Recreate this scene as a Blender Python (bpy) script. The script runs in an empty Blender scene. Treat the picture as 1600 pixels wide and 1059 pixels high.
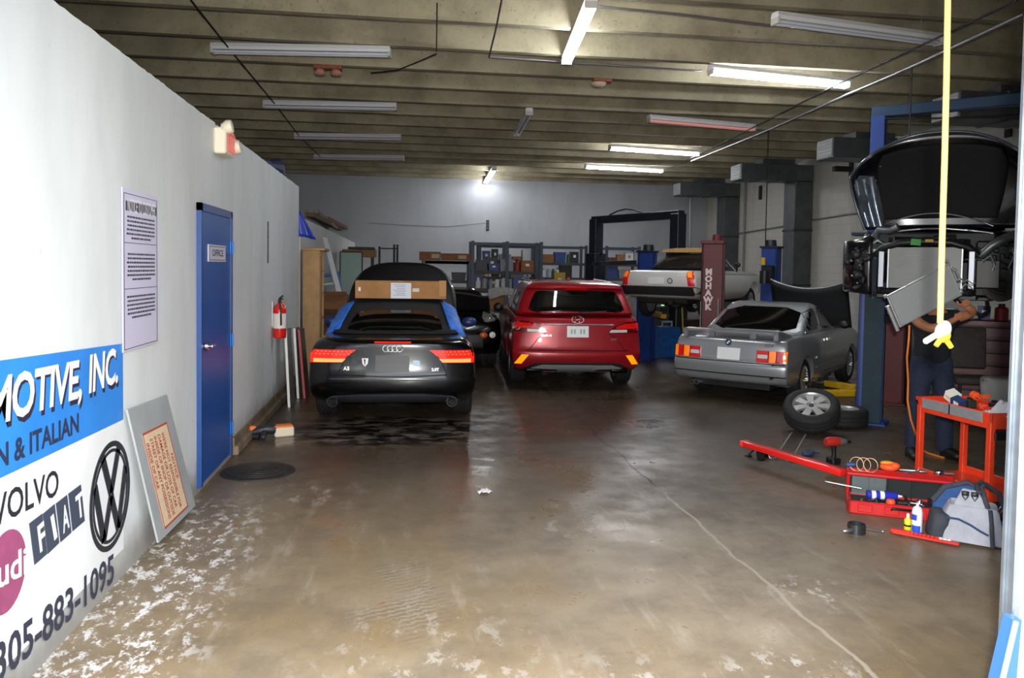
import bpy, bmesh, math, random
from mathutils import Vector, Matrix, Euler
from mathutils.bvhtree import BVHTree
from mathutils.geometry import delaunay_2d_cdt

random.seed(7)
PI = math.pi
sc = bpy.context.scene
C = sc.collection

# ------------------------------------------------------------------ camera
F_PX, CX, CY = 1230.0, 800.0, 470.0
EYE = Vector((0, 0, 1.8))
YAW, PITCH, ROLL = math.radians(7.87), math.radians(2.4), 0.0154
_F = Vector((math.sin(YAW) * math.cos(PITCH), math.cos(YAW) * math.cos(PITCH), -math.sin(PITCH)))
_R0 = Vector((math.cos(YAW), -math.sin(YAW), 0))
_U0 = _R0.cross(_F)
_R = _R0 * math.cos(ROLL) + _U0 * math.sin(ROLL)
_U = _U0 * math.cos(ROLL) - _R0 * math.sin(ROLL)
cd = bpy.data.cameras.new('camera')
cam = bpy.data.objects.new('camera', cd)
C.objects.link(cam)
cd.sensor_width = 36.0
cd.sensor_fit = 'HORIZONTAL'
cd.lens = 36.0 * F_PX / 1600.0
cd.shift_y = (CY - 529.5) / 1600.0
cd.clip_start, cd.clip_end = 0.05, 200
M = Matrix((_R, _U, -_F)).transposed().to_4x4()
M.translation = EYE
cam.matrix_world = M
sc.camera = cam

# ------------------------------------------------------------------ light
sc.view_settings.view_transform = 'Standard'
sc.view_settings.look = 'None'
sc.view_settings.gamma = 1.0
sc.view_settings.use_curve_mapping = False
sc.view_settings.exposure = 0.0
sc.cycles.use_denoising = True
sc.cycles.max_bounces = 8
sc.cycles.sample_clamp_indirect = 6.0
w = bpy.data.worlds.new('sky')
sc.world = w
w.use_nodes = True
wn = w.node_tree.nodes['Background']
wn.inputs[0].default_value = (0.86, 0.93, 1.0, 1)
wn.inputs[1].default_value = 1.0

# overcast sky over a darker street: dim up to the roofline, bright above it
_nt = w.node_tree
_tc = _nt.nodes.new('ShaderNodeTexCoord')
_sp = _nt.nodes.new('ShaderNodeSeparateXYZ')
_mr = _nt.nodes.new('ShaderNodeMapRange')
_mr.interpolation_type = 'SMOOTHSTEP'
_mr.inputs['From Min'].default_value = 0.16
_mr.inputs['From Max'].default_value = 0.42
_mr.inputs['To Min'].default_value = 1.5
_mr.inputs['To Max'].default_value = 6.2
_nt.links.new(_tc.outputs['Generated'], _sp.inputs[0])
_nt.links.new(_sp.outputs[2], _mr.inputs['Value'])
_nt.links.new(_mr.outputs[0], wn.inputs[1])


def lamp(name, kind, loc, energy, color=(1, 1, 1), size=0.1, aim=None, sy=None):
    d = bpy.data.lights.new(name, kind)
    d.energy = energy
    d.color = color
    o = bpy.data.objects.new(name, d)
    C.objects.link(o)
    o.location = loc
    if kind == 'AREA':
        d.size = size
        if sy:
            d.shape = 'RECTANGLE'
            d.size_y = sy
    elif kind in ('POINT', 'SPOT'):
        d.shadow_soft_size = size
    if aim is not None:
        o.rotation_euler = (Vector(aim) - Vector(loc)).to_track_quat('-Z', 'Y').to_euler()
    return o


# the photographer's flash, just above the lens
fl_ = lamp('camera_flash', 'SPOT', EYE + Vector((0.0, -0.12, 0.16)), 1600, (1.0, 0.97, 0.93), 0.05, aim=EYE + _F * 10 + Vector((0, 0, -0.9)))
fl_.data.spot_size = math.radians(88)
fl_.data.spot_blend = 0.7


# ------------------------------------------------------------------ pixel -> place
def ray(px, py):
    return (_R * ((px - CX) / F_PX) + _U * (-(py - CY) / F_PX) + _F).normalized()


def at_z(px, py, z=0.0):
    d = ray(px, py)
    return EYE + d * ((z - EYE.z) / d.z)


def at_x(px, py, x):
    d = ray(px, py)
    return EYE + d * ((x - EYE.x) / d.x)


def at_y(px, py, y):
    d = ray(px, py)
    return EYE + d * ((y - EYE.y) / d.y)


def proj(p):
    v = Vector(p) - EYE
    k = F_PX / v.dot(_F)
    return (CX + v.dot(_R) * k, CY - v.dot(_U) * k)


# ------------------------------------------------------------------ materials
def lin(c):
    c = c.lstrip('#')
    out = []
    for i in (0, 2, 4):
        v = int(c[i:i + 2], 16) / 255
        out.append(v / 12.92 if v <= 0.04045 else ((v + 0.055) / 1.055) ** 2.4)
    return (*out, 1)


MATS = {}


def mat(name, col, rough=0.5, metal=0.0, noise=0.0, scale=20.0, bump=0.0, coat=0.0, emit=None, estr=0.0, trans=0.0, spec=None, alpha=None):
    if name in MATS:
        return MATS[name]
    m = bpy.data.materials.new(name)
    m.use_nodes = True
    nt = m.node_tree
    b = nt.nodes['Principled BSDF']
    c = lin(col) if isinstance(col, str) else col
    b.inputs['Base Color'].default_value = c
    b.inputs['Roughness'].default_value = rough
    b.inputs['Metallic'].default_value = metal
    b.inputs['Coat Weight'].default_value = coat
    b.inputs['Coat Roughness'].default_value = 0.05
    if spec is not None:
        b.inputs['Specular IOR Level'].default_value = spec
    if trans:
        b.inputs['Transmission Weight'].default_value = trans
    if alpha is not None:
        b.inputs['Alpha'].default_value = alpha
    if emit:
        b.inputs['Emission Color'].default_value = lin(emit) if isinstance(emit, str) else emit
        b.inputs['Emission Strength'].default_value = estr
    tc = nt.nodes.new('ShaderNodeTexCoord')
    nz = nt.nodes.new('ShaderNodeTexNoise')
    nz.inputs['Scale'].default_value = scale
    nz.inputs['Detail'].default_value = 5
    nt.links.new(tc.outputs['Object'], nz.inputs['Vector'])
    if noise:
        mx = nt.nodes.new('ShaderNodeMix')
        mx.data_type = 'RGBA'
        mx.inputs[6].default_value = tuple(max(0, v * (1 - noise)) for v in c[:3]) + (1,)
        mx.inputs[7].default_value = tuple(min(1, v * (1 + noise)) for v in c[:3]) + (1,)
        rp = nt.nodes.new('ShaderNodeMapRange')
        rp.inputs['From Min'].default_value = 0.3
        rp.inputs['From Max'].default_value = 0.7
        nt.links.new(nz.outputs['Fac'], rp.inputs['Value'])
        nt.links.new(rp.outputs[0], mx.inputs[0])
        nt.links.new(mx.outputs[2], b.inputs['Base Color'])
    if bump:
        bp = nt.nodes.new('ShaderNodeBump')
        bp.inputs['Strength'].default_value = bump
        bp.inputs['Distance'].default_value = 0.01
        nt.links.new(nz.outputs['Fac'], bp.inputs['Height'])
        nt.links.new(bp.outputs[0], b.inputs['Normal'])
    MATS[name] = m
    return m


class NT:
    """little node-tree writer for the bigger surfaces"""

    def __init__(s, name, rough=0.6):
        s.m = bpy.data.materials.new(name)
        s.m.use_nodes = True
        s.t = s.m.node_tree
        s.b = s.t.nodes['Principled BSDF']
        s.b.inputs['Roughness'].default_value = rough
        MATS[name] = s.m
        s.tc = s.t.nodes.new('ShaderNodeTexCoord').outputs['Object']
        s.sep = s.t.nodes.new('ShaderNodeSeparateXYZ')
        s.t.links.new(s.tc, s.sep.inputs[0])
        s.x, s.y, s.z = s.sep.outputs

    def put(s, sock, v):
        if hasattr(v, 'is_output'):
            s.t.links.new(v, sock)
        elif v is not None:
            sock.default_value = v

    def noise(s, scale, detail=5, rough=0.55, vec=None, stretch=None):
        n = s.t.nodes.new('ShaderNodeTexNoise')
        n.inputs['Scale'].default_value = scale
        n.inputs['Detail'].default_value = detail
        n.inputs['Roughness'].default_value = rough
        v = vec or s.tc
        if stretch:
            mp = s.t.nodes.new('ShaderNodeMapping')
            mp.inputs['Scale'].default_value = stretch[:3]
            if len(stretch) > 3:
                mp.inputs['Rotation'].default_value = (0, 0, stretch[3])
            s.t.links.new(v, mp.inputs[0])
            v = mp.outputs[0]
        s.t.links.new(v, n.inputs['Vector'])
        return n.outputs['Fac']

    def math(s, op, a, b=None, c=None, clamp=False):
        n = s.t.nodes.new('ShaderNodeMath')
        n.operation = op
        n.use_clamp = clamp
        s.put(n.inputs[0], a)
        s.put(n.inputs[1], b)
        if c is not None:
            s.put(n.inputs[2], c)
        return n.outputs[0]

    def ramp(s, v, a, b, lo=0.0, hi=1.0):
        n = s.t.nodes.new('ShaderNodeMapRange')
        n.interpolation_type = 'SMOOTHSTEP'
        s.put(n.inputs['Value'], v)
        n.inputs['From Min'].default_value = a
        n.inputs['From Max'].default_value = b
        n.inputs['To Min'].default_value = lo
        n.inputs['To Max'].default_value = hi
        return n.outputs[0]

    def mix(s, f, a, b):
        n = s.t.nodes.new('ShaderNodeMix')
        n.data_type = 'RGBA'
        s.put(n.inputs[0], f)
        s.put(n.inputs[6], lin(a) if isinstance(a, str) else a)
        s.put(n.inputs[7], lin(b) if isinstance(b, str) else b)
        return n.outputs[2]

    def bump(s, h, strength=0.3, dist=0.01):
        n = s.t.nodes.new('ShaderNodeBump')
        n.inputs['Strength'].default_value = strength
        n.inputs['Distance'].default_value = dist
        s.t.links.new(h, n.inputs['Height'])
        s.t.links.new(n.outputs[0], s.b.inputs['Normal'])

    def out(s, col, rough=None):
        s.put(s.b.inputs['Base Color'], col)
        s.put(s.b.inputs['Roughness'], rough)
        return s.m


# ------------------------------------------------------------------ mesh helpers
def T(x=0, y=0, z=0, rx=0, ry=0, rz=0, s=None):
    m = Matrix.Translation((x, y, z)) @ Euler((rx, ry, rz)).to_matrix().to_4x4()
    if s is not None:
        s = s if hasattr(s, '__len__') else (s, s, s)
        m = m @ Matrix.Diagonal((*s, 1))
    return m


class MB:
    def __init__(s, m=None):
        s.v, s.f, s.mi, s.cur, s.m = [], [], [], 0, m

    def add(s, vs, fs, m=None):
        o = len(s.v)
        mm = m if m is not None else s.m
        s.v += [tuple(mm @ Vector(v)) for v in vs] if mm is not None else [tuple(v) for v in vs]
        s.f += [tuple(i + o for i in f) for f in fs]
        s.mi += [s.cur] * len(fs)
        return s

    def _m(s, m):
        return (s.m @ m) if s.m is not None else m

    def box(s, c, d, rot=(0, 0, 0), bev=0.0, seg=1):
        m = s._m(T(*c, *rot))
        x, y, z = (k / 2 for k in d)
        if bev:
            bm = bmesh.new()
            bmesh.ops.create_cube(bm, size=1, matrix=Matrix.Diagonal((d[0], d[1], d[2], 1)))
            bmesh.ops.bevel(bm, geom=bm.edges[:], offset=min(bev, min(d) * 0.45), segments=seg, affect='EDGES', profile=0.5)
            bm.verts.index_update()
            s.add([v.co for v in bm.verts], [[v.index for v in f.verts] for f in bm.faces], m)
            bm.free()
            return s
        vs = [(a, b, c_) for a in (-x, x) for b in (-y, y) for c_ in (-z, z)]
        return s.add(vs, [(0, 1, 3, 2), (4, 6, 7, 5), (0, 4, 5, 1), (2, 3, 7, 6), (0, 2, 6, 4), (1, 5, 7, 3)], m)

    def bar(s, p, q, wd, ht, bev=0.0, up=(0, 0, 1)):
        """box beam from p to q"""
        p, q = Vector(p), Vector(q)
        d = q - p
        L = d.length
        y = d.normalized()
        x = y.cross(Vector(up))
        if x.length < 1e-4:
            x = Vector((1, 0, 0))
        x.normalize()
        z = x.cross(y)
        m = Matrix((x, y, z)).transposed().to_4x4()
        m.translation = (p + q) / 2
        old = s.m
        s.m = (old @ m) if old is not None else m
        s.box((0, 0, 0), (wd, L, ht), bev=bev)
        s.m = old
        return s

    def cyl(s, p, q, r, r2=None, seg=14, caps=True):
        return s.tube([p, q], [r, r if r2 is None else r2], seg, caps)

    def tube(s, pts, r, seg=8, caps=True, closed=False):
        pts = [Vector(p) for p in pts]
        n = len(pts)
        rs = r if hasattr(r, '__len__') else [r] * n
        vs, fs = [], []
        prev = None
        for i, p in enumerate(pts):
            if closed:
                t = pts[(i + 1) % n] - pts[i - 1]
            else:
                t = pts[min(i + 1, n - 1)] - pts[max(i - 1, 0)]
            t.normalize()
            if prev is None:
                u = t.orthogonal().normalized()
            else:
                u = prev - t * prev.dot(t)
                u = u.normalized() if u.length > 1e-6 else t.orthogonal().normalized()
            prev = u
            w_ = t.cross(u)
            for k in range(seg):
                a = 2 * PI * k / seg
                vs.append(p + (u * math.cos(a) + w_ * math.sin(a)) * rs[i])
        rng = range(n) if closed else range(n - 1)
        for i in rng:
            j = (i + 1) % n
            for k in range(seg):
                k2 = (k + 1) % seg
                fs.append((i * seg + k, i * seg + k2, j * seg + k2, j * seg + k))
        if caps and not closed:
            fs.append(tuple(range(seg - 1, -1, -1)))
            fs.append(tuple((n - 1) * seg + k for k in range(seg)))
        return s.add(vs, fs)

    def lathe(s, prof, seg=24, m=None, closed=False):
        """prof [(r, z)] turned about local z"""
        vs, fs = [], []
        for r, z in prof:
            for k in range(seg):
                a = 2 * PI * k / seg
                vs.append((r * math.cos(a), r * math.sin(a), z))
        n = len(prof)
        for i in range(n if closed else n - 1):
            j = (i + 1) % n
            for k in range(seg):
                k2 = (k + 1) % seg
                fs.append((i * seg + k, i * seg + k2, j * seg + k2, j * seg + k))
        if not closed:
            if prof[0][0] > 1e-4:
                fs.append(tuple(range(seg - 1, -1, -1)))
            if prof[-1][0] > 1e-4:
                fs.append(tuple((n - 1) * seg + k for k in range(seg)))
        return s.add(vs, fs, s._m(m) if m is not None else None)

    def ball(s, c, r, seg=14, rings=9, rot=(0, 0, 0)):
        r = r if hasattr(r, '__len__') else (r, r, r)
        prof = [(max(1e-5, math.sin(PI * i / rings)), -math.cos(PI * i / rings)) for i in range(rings + 1)]
        return s.lathe(prof, seg, T(*c, *rot) @ Matrix.Diagonal((*r, 1)))

    def prism(s, poly, d, m=None, y0=0.0):
        """poly [(x, z)] in the XZ plane, pushed from y0 to y0+d"""
        n = len(poly)
        vs = [(x, y0, z) for x, z in poly] + [(x, y0 + d, z) for x, z in poly]
        fs = [tuple(range(n)), tuple(range(2 * n - 1, n - 1, -1))]
        fs += [(i, i + n, (i + 1) % n + n, (i + 1) % n) for i in range(n)]
        return s.add(vs, fs, s._m(m) if m is not None else None)

    def frame(s, outer, inner, d, m=None):
        """ring between two equal-length polygons in XZ"""
        n = len(outer)
        vs = [(x, y, z) for y in (0, d) for P in (outer, inner) for x, z in P]
        fs = []
        for i in range(n):
            j = (i + 1) % n
            fs += [(i, j, n + j, n + i), (2 * n + j, 2 * n + i, 3 * n + i, 3 * n + j), (i, 2 * n + i, 2 * n + j, j), (n + i, n + j, 3 * n + j, 3 * n + i)]
        return s.add(vs, fs, s._m(m) if m is not None else None)

    def quad(s, a, b, c, d):
        return s.add([a, b, c, d], [(0, 1, 2, 3)])

    def text(s, txt, m, size=0.1, ext=0.001, shear=0.0, off=0.0, align='CENTER', space=1.0, sx=1.0):
        vs, fs = text_geo(txt, size, ext, shear, off, align, space)
        return s.add([(v[0] * sx, v[1], v[2]) for v in vs], fs, s._m(m))

    def build(s, name, mats, parent=None, smooth=None, fix=True):
        me = bpy.data.meshes.new(name)
        me.from_pydata(s.v, [], s.f)
        if fix:
            bm = bmesh.new()
            bm.from_mesh(me)
            bmesh.ops.recalc_face_normals(bm, faces=bm.faces[:])
            bm.to_mesh(me)
            bm.free()
        mats = mats if isinstance(mats, (list, tuple)) else [mats]
        for k in mats:
            me.materials.append(k)
        if len(mats) > 1 and len(me.polygons) == len(s.mi):
            me.polygons.foreach_set('material_index', s.mi)
        if smooth:
            me.shade_smooth()
            me.set_sharp_from_angle(angle=math.radians(smooth))
        me.update()
        o = bpy.data.objects.new(name, me)
        C.objects.link(o)
        o.parent = parent
        return o


_TXT = {}


def text_geo(txt, size, ext, shear, off, align, space):
    k = (txt, size, ext, shear, off, align, space)
    if k not in _TXT:
        cu = bpy.data.curves.new('t', 'FONT')
        cu.body = txt
        cu.size = size
        cu.extrude = ext
        cu.shear = shear
        cu.offset = off
        cu.align_x = align
        cu.align_y = 'CENTER'
        cu.space_character = space
        cu.resolution_u = 3
        o = bpy.data.objects.new('t', cu)
        C.objects.link(o)
        dg = bpy.context.evaluated_depsgraph_get()
        me = bpy.data.meshes.new_from_object(o.evaluated_get(dg))
        _TXT[k] = ([tuple(v.co) for v in me.vertices], [tuple(p.vertices) for p in me.polygons])
        bpy.data.objects.remove(o)
        bpy.data.curves.remove(cu)
        bpy.data.meshes.remove(me)
    return _TXT[k]


def tag(o, label, cat, group=None, kind=None):
    o['label'] = label
    o['category'] = cat
    if group:
        o['group'] = group
    if kind:
        o['kind'] = kind
    return o


def thing(name, label, cat, loc=(0, 0, 0), rz=0.0, group=None, rot=None, s=1.0):
    o = bpy.data.objects.new(name, None)
    C.objects.link(o)
    o.empty_display_size = 0.1
    o.location = loc
    o.rotation_euler = rot or (0, 0, rz)
    o.scale = (s, s, s)
    return tag(o, label, cat, group)


def struct(o):
    o['kind'] = 'structure'
    return o


def dup(root, loc, rz=None, label=None, group=None, rot=None):
    r = root.copy()
    C.objects.link(r)
    r.location = loc
    if rz is not None:
        r.rotation_euler = (0, 0, rz)
    if rot is not None:
        r.rotation_euler = rot
    if label:
        r['label'] = label
    if group:
        r['group'] = group
    for ch in list(root.children):
        c = ch.copy()
        C.objects.link(c)
        c.parent = r
        for g in list(ch.children):
            d = g.copy()
            C.objects.link(d)
            d.parent = c
    return r


def arc(cx, cz, r, a0, a1, n, rz=None):
    rz = r if rz is None else rz
    return [(cx + r * math.cos(math.radians(a0 + (a1 - a0) * i / n)), cz + rz * math.sin(math.radians(a0 + (a1 - a0) * i / n))) for i in range(n + 1)]


def apply_mods(o):
    bpy.context.view_layer.update()
    dg = bpy.context.evaluated_depsgraph_get()
    me = bpy.data.meshes.new_from_object(o.evaluated_get(dg))
    old = o.data
    o.modifiers.clear()
    o.data = me
    me.name = o.name
    bpy.data.meshes.remove(old)
    return o


# common materials
WHITE = mat('white_paint', '#e9e8e4', 0.5)
BLACK = mat('black_plastic', '#121214', 0.45)
RUBBER = mat('rubber', '#1b1b1d', 0.75, noise=0.3, scale=40)
STEEL = mat('steel', '#a9abad', 0.35, 0.9)
ALLOY = mat('alloy', '#b9bbbd', 0.3, 0.85)
CHROME = mat('chrome', '#e4e6e8', 0.12, 1.0)
CARD = mat('cardboard', '#a9794a', 0.8, noise=0.12, scale=8)
GLASSD = mat('tinted_glass', '#070809', 0.04, 0.0, spec=0.6)
DARKM = mat('dark_metal', '#26282b', 0.5, 0.6)
GREYP = mat('grey_plastic', '#55585c', 0.5)

# ================================================================== THE PLACE
XL, XR, YB, ZC = -1.58, 10.75, 27.0, 4.8
WALL_H, Y_END, Y_FRONT = 2.98, 12.3, 2.45

# ---- floor
n = NT('floor_concrete', 0.4)
big = n.noise(0.55, 4, 0.6)
mid = n.noise(2.3, 6, 0.65)
fine = n.noise(22, 6, 0.7)
streak = n.noise(3.0, 6, 0.7, stretch=(2.6, 0.5, 1, 0.45))
col = n.mix(n.ramp(big, 0.35, 0.65), '#7d6a4e', '#8f806a')
col = n.mix(n.ramp(mid, 0.35, 0.7, 0, 0.6), col, '#5d5347')
col = n.mix(n.ramp(streak, 0.52, 0.75, 0, 0.55), col, '#a39a8a')
col = n.mix(n.ramp(fine, 0.5, 0.8, 0, 0.35), col, '#4b4137')
# slab turns darker brown with depth into the shop
dk = n.ramp(n.math('ADD', n.y, n.math('MULTIPLY', n.ramp(big, 0.3, 0.7), 2.4)), 4.9, 9.6, 0, 0.8)
col = n.mix(dk, col, '#3a2f25')


def blob(cx, cy, rx, ry, soft=0.5):
    a = n.math('DIVIDE', n.math('SUBTRACT', n.x, cx), rx)
    b = n.math('DIVIDE', n.math('SUBTRACT', n.y, cy), ry)
    r2 = n.math('ADD', n.math('MULTIPLY', a, a), n.math('MULTIPLY', b, b))
    return n.ramp(n.math('SQRT', r2), 1.0, 1.0 - soft, 0, 1)


# oil under the rear of the black car, with dry cracked islands
oil = blob(-0.15, 8.7, 1.35, 1.0, 0.35)
isl = n.ramp(n.noise(4.2, 9, 0.72, stretch=(0.8, 1.5, 1)), 0.49, 0.56)
col = n.mix(oil, col, n.mix(isl, '#0c0a08', '#6a6054'))
# dark wet trail along the middle of the shop
for cx, cy, rx, ry, f in ((2.6, 9.6, 1.6, 2.2, 0.5), (0.2, 7.4, 2.2, 0.7, 0.35), (3.9, 8.6, 2.2, 1.6, 0.45), (1.4, 5.9, 1.2, 0.9, 0.2)):
    col = n.mix(n.math('MULTIPLY', blob(cx, cy, rx, ry, 0.9), f), col, '#241d17')
# flaked white paint beside the left wall and by the door post
flake = n.ramp(n.noise(8.5, 10, 0.78, stretch=(1.3, 0.8, 1, 0.5)), 0.515, 0.575)
near = n.math('MULTIPLY', n.ramp(n.x, -0.75, -1.25), n.ramp(n.y, 6.6, 5.2))
col = n.mix(n.math('MULTIPLY', n.math('MULTIPLY', flake, near), 0.9), col, '#d6d3d0')
flake2 = n.ramp(n.noise(6.5, 9, 0.75, stretch=(1.2, 0.7, 1, -0.5)), 0.535, 0.59)
for cx, cy, rx, ry, f in ((1.75, 3.2, 0.5, 0.4, 1.0), (2.3, 4.1, 0.35, 0.35, 0.9), (1.05, 3.1, 0.5, 0.6, 0.6), (0.15, 3.4, 0.9, 1.1, 0.45), (1.2, 5.4, 0.35, 0.6, 0.55), (-0.7, 6.3, 0.6, 0.5, 0.5)):
    col = n.mix(n.math('MULTIPLY', n.math('MULTIPLY', blob(cx, cy, rx, ry, 0.8), flake2), f * 0.6), col, '#cfccc6')
# tyre prints
wv = n.t.nodes.new('ShaderNodeTexWave')
wv.inputs['Scale'].default_value = 7.0
wv.inputs['Distortion'].default_value = 5
wv.inputs['Detail'].default_value = 3
wv.inputs['Detail Scale'].default_value = 3
mp = n.t.nodes.new('ShaderNodeMapping')
mp.inputs['Rotation'].default_value = (0, 0, 1.15)
n.t.links.new(n.tc, mp.inputs[0])
n.t.links.new(mp.outputs[0], wv.inputs[0])
for cx, cy, rx, ry in ((0.35, 6.6, 0.22, 0.9), (-0.35, 5.3, 0.25, 0.8), (0.0, 4.2, 0.35, 0.9), (1.35, 5.6, 0.18, 0.6)):
    col = n.mix(n.math('MULTIPLY', n.math('MULTIPLY', blob(cx, cy, rx, ry, 0.7), n.ramp(wv.outputs['Fac'], 0.5, 0.8)), n.math('MULTIPLY', n.ramp(mid, 0.4, 0.6), 0.22)), col, '#b9b1a2')
# long crack running into the shop
cd_ = n.math('ABSOLUTE', n.math('ADD', n.math('SUBTRACT', n.x, 2.1), n.math('MULTIPLY', n.math('SUBTRACT', n.noise(1.6, 6), 0.5), 0.16)))
crk = n.ramp(cd_, 0.018, 0.006)
col = n.mix(crk, col, n.mix(n.ramp(n.y, 6.6, 5.4), '#15100c', '#9d9282'))
# rust specks
col = n.mix(n.ramp(n.noise(7.5, 3, 0.5), 0.72, 0.76, 0, 0.7), col, '#8a4c2a')
n.out(col, n.ramp(n.math('ADD', n.math('MULTIPLY', big, 0.6), n.math('MULTIPLY', mid, 0.6)), 0.35, 0.85, 0.16, 0.62))
n.bump(n.math('ADD', fine, n.math('MULTIPLY', mid, 2.0)), 0.25, 0.004)
FLOOR_M = n.m
mb = MB()
mb.box(((XR - 6.2) / 2, (Y_FRONT + YB) / 2, -0.06), (XR + 6.6, YB - Y_FRONT + 0.3, 0.12))
struct(mb.build('floor', FLOOR_M))

# ground outside the door
n = NT('driveway_concrete', 0.8)
n.out(n.mix(n.ramp(n.noise(1.2, 6), 0.3, 0.7), '#8f8a82', '#b1aca3'))
mb = MB()
mb.box((1, -8.8, -0.07), (40, 22.2, 0.12))
struct(mb.build('ground', n.m))

# ---- painted block walls
def wall_mat(name, base, dirt, amt=0.5, rust=False, blocks=True, foot=0.25):
    n = NT(name, 0.55)
    st = n.noise(1.1, 6, 0.6, stretch=(1, 1, 0.35))
    col = n.mix(n.ramp(st, 0.4, 0.75, 0, amt), base, dirt)
    spots = n.ramp(n.noise(9, 3, 0.5), 0.72, 0.77, 0, 0.6)
    col = n.mix(spots, col, dirt)
    # grime at the foot
    g = n.math('MULTIPLY', n.ramp(n.math('ADD', n.z, n.math('MULTIPLY', n.noise(6, 6), -0.25)), foot, -0.1), 0.75)
    col = n.mix(g, col, '#6d665d')
    if rust:
        r = n.ramp(n.noise(1.4, 5, 0.6, stretch=(1, 1, 0.05)), 0.6, 0.72, 0, 0.3)
        col = n.mix(r, col, '#8a6a45')
    if blocks:
        bk = n.t.nodes.new('ShaderNodeTexBrick')
        mp = n.t.nodes.new('ShaderNodeMapping')
        mp.inputs['Rotation'].default_value = (PI / 2, 0, 0) if blocks == 'x' else (PI / 2, 0, PI / 2)
        n.t.links.new(n.tc, mp.inputs[0])
        cb = n.t.nodes.new('ShaderNodeCombineXYZ')
        n.put(cb.inputs[0], n.x if blocks == 'x' else n.y)
        n.put(cb.inputs[1], n.z)
        n.t.links.new(cb.outputs[0], bk.inputs['Vector'])
        bk.inputs['Scale'].default_value = 1.0
        bk.inputs['Brick Width'].default_value = 0.4
        bk.inputs['Row Height'].default_value = 0.2
        bk.inputs['Mortar Size'].default_value = 0.006
        bk.inputs['Color1'].default_value = bk.inputs['Color2'].default_value = (1, 1, 1, 1)
        bk.inputs['Mortar'].default_value = (0, 0, 0, 1)
        col = n.mix(n.math('MULTIPLY', n.math('SUBTRACT', 1.0, bk.outputs['Color']), 0.22), col, '#5b5852')
        n.bump(bk.outputs['Color'], 0.35, 0.006)
    else:
        n.bump(n.noise(5, 6), 0.08, 0.01)
    return n.out(col)


W_LEFT = wall_mat('wall_left_paint', '#dfe3e4', '#b4b9b9', 0.45, blocks=False)
W_BACK = wall_mat('wall_back_paint', '#a9abae', '#84878a', 0.4, blocks=False)
W_RIGHT = wall_mat('wall_block_paint', '#c9c6bd', '#a59e8c', 0.6, rust=True, blocks='y')
W_OUT = wall_mat('wall_front_paint', '#e8e8e6', '#cfcfcb', 0.3, blocks=False)

mb = MB()
# partition with a chipped top edge
ys = [Y_FRONT + (Y_END - Y_FRONT) * i / 180 for i in range(181)]
vs, fs = [], []
for y in ys:
    ch = -random.random() * 0.008 - (0.035 if 6.9 < y < 7.6 and random.random() < 0.5 else 0)
    vs += [(XL, y, 0), (XL, y, WALL_H + ch), (XL - 0.14, y, WALL_H + ch * 0.3), (XL - 0.14, y, 0)]
for i in range(180):
    a, b = i * 4, i * 4 + 4
    fs += [(a + k, b + k, b + (k + 1) % 4, a + (k + 1) % 4) for k in range(4)]
fs += [(0, 1, 2, 3), (720, 723, 722, 721)]
mb.add(vs, fs)
struct(mb.build('wall_left', W_LEFT))
# the lower office wall that carries on behind the cabinet
mb = MB()
mb.box((XL - 0.12, (12.9 + YB) / 2, 1.28), (0.14, YB - 12.9, 2.56))
struct(mb.build('wall_office', wall_mat('wall_office_paint', '#d2d2d0', '#a9a9a6', 0.4, blocks=False)))
mb = MB()
mb.box(((XR - 6.2) / 2, YB + 0.1, 2.65), (XR + 6.6, 0.2, 5.3))
struct(mb.build('wall_back', W_BACK))
mb = MB()
mb.box((XR + 0.1, (YB + Y_FRONT) / 2, 2.65), (0.2, YB - Y_FRONT, 5.3))
struct(mb.build('wall_right', W_RIGHT))
mb = MB()
mb.box((-6.3, (YB + Y_FRONT) / 2, 2.65), (0.2, YB - Y_FRONT, 5.3))
struct(mb.build('wall_far_left', W_BACK))
# front wall with the roller-door opening
XJ = 2.115
mb = MB()
mb.box(((XJ + XR + 0.2) / 2 + 0.06, Y_FRONT - 0.1, 2.65), (XR + 0.2 - XJ - 0.12, 0.2, 5.3))
mb.box(((-6.4 + XL) / 2 - 0.07, Y_FRONT - 0.1, 2.65), (6.4 + XL - 0.14, 0.2, 5.3))
mb.box(((XL + XJ) / 2, Y_FRONT - 0.1, 4.7), (XJ - XL + 0.3, 0.2, 1.2))
struct(mb.build('wall_front', W_OUT))

# ---- ceiling: slab with tapered concrete ribs every 1.22 m
n = NT('ceiling_concrete', 0.85)
col = n.mix(n.ramp(n.noise(1.3, 6, 0.65), 0.35, 0.7), '#a89f84', '#857c66')
col = n.mix(n.ramp(n.noise(0.5, 5, 0.6, stretch=(0.4, 1, 1)), 0.5, 0.75, 0, 0.5), col, '#6c6452')
col = n.mix(n.ramp(n.noise(26, 3, 0.5), 0.62, 0.72, 0, 0.5), col, '#4f493c')
CEIL_M = n.out(col)
n.bump(n.noise(30, 4), 0.3, 0.005)
mb = MB()
mb.box(((XR - 6.2) / 2, (YB + Y_FRONT) / 2, 5.4), (XR + 6.6, YB - Y_FRONT + 0.4, 0.2))
k = 0
RIBS = [9.76 + 1.22 * i for i in range(-5, 15)]
for y in RIBS:
    mb.prism([(-0.11, ZC + 0.53), (-0.06, ZC), (0.06, ZC), (0.11, ZC + 0.53)], XR + 6.2, T(-6.2, y + 0.06, 0, rz=-PI / 2))
struct(mb.build('ceiling', CEIL_M))

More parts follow.
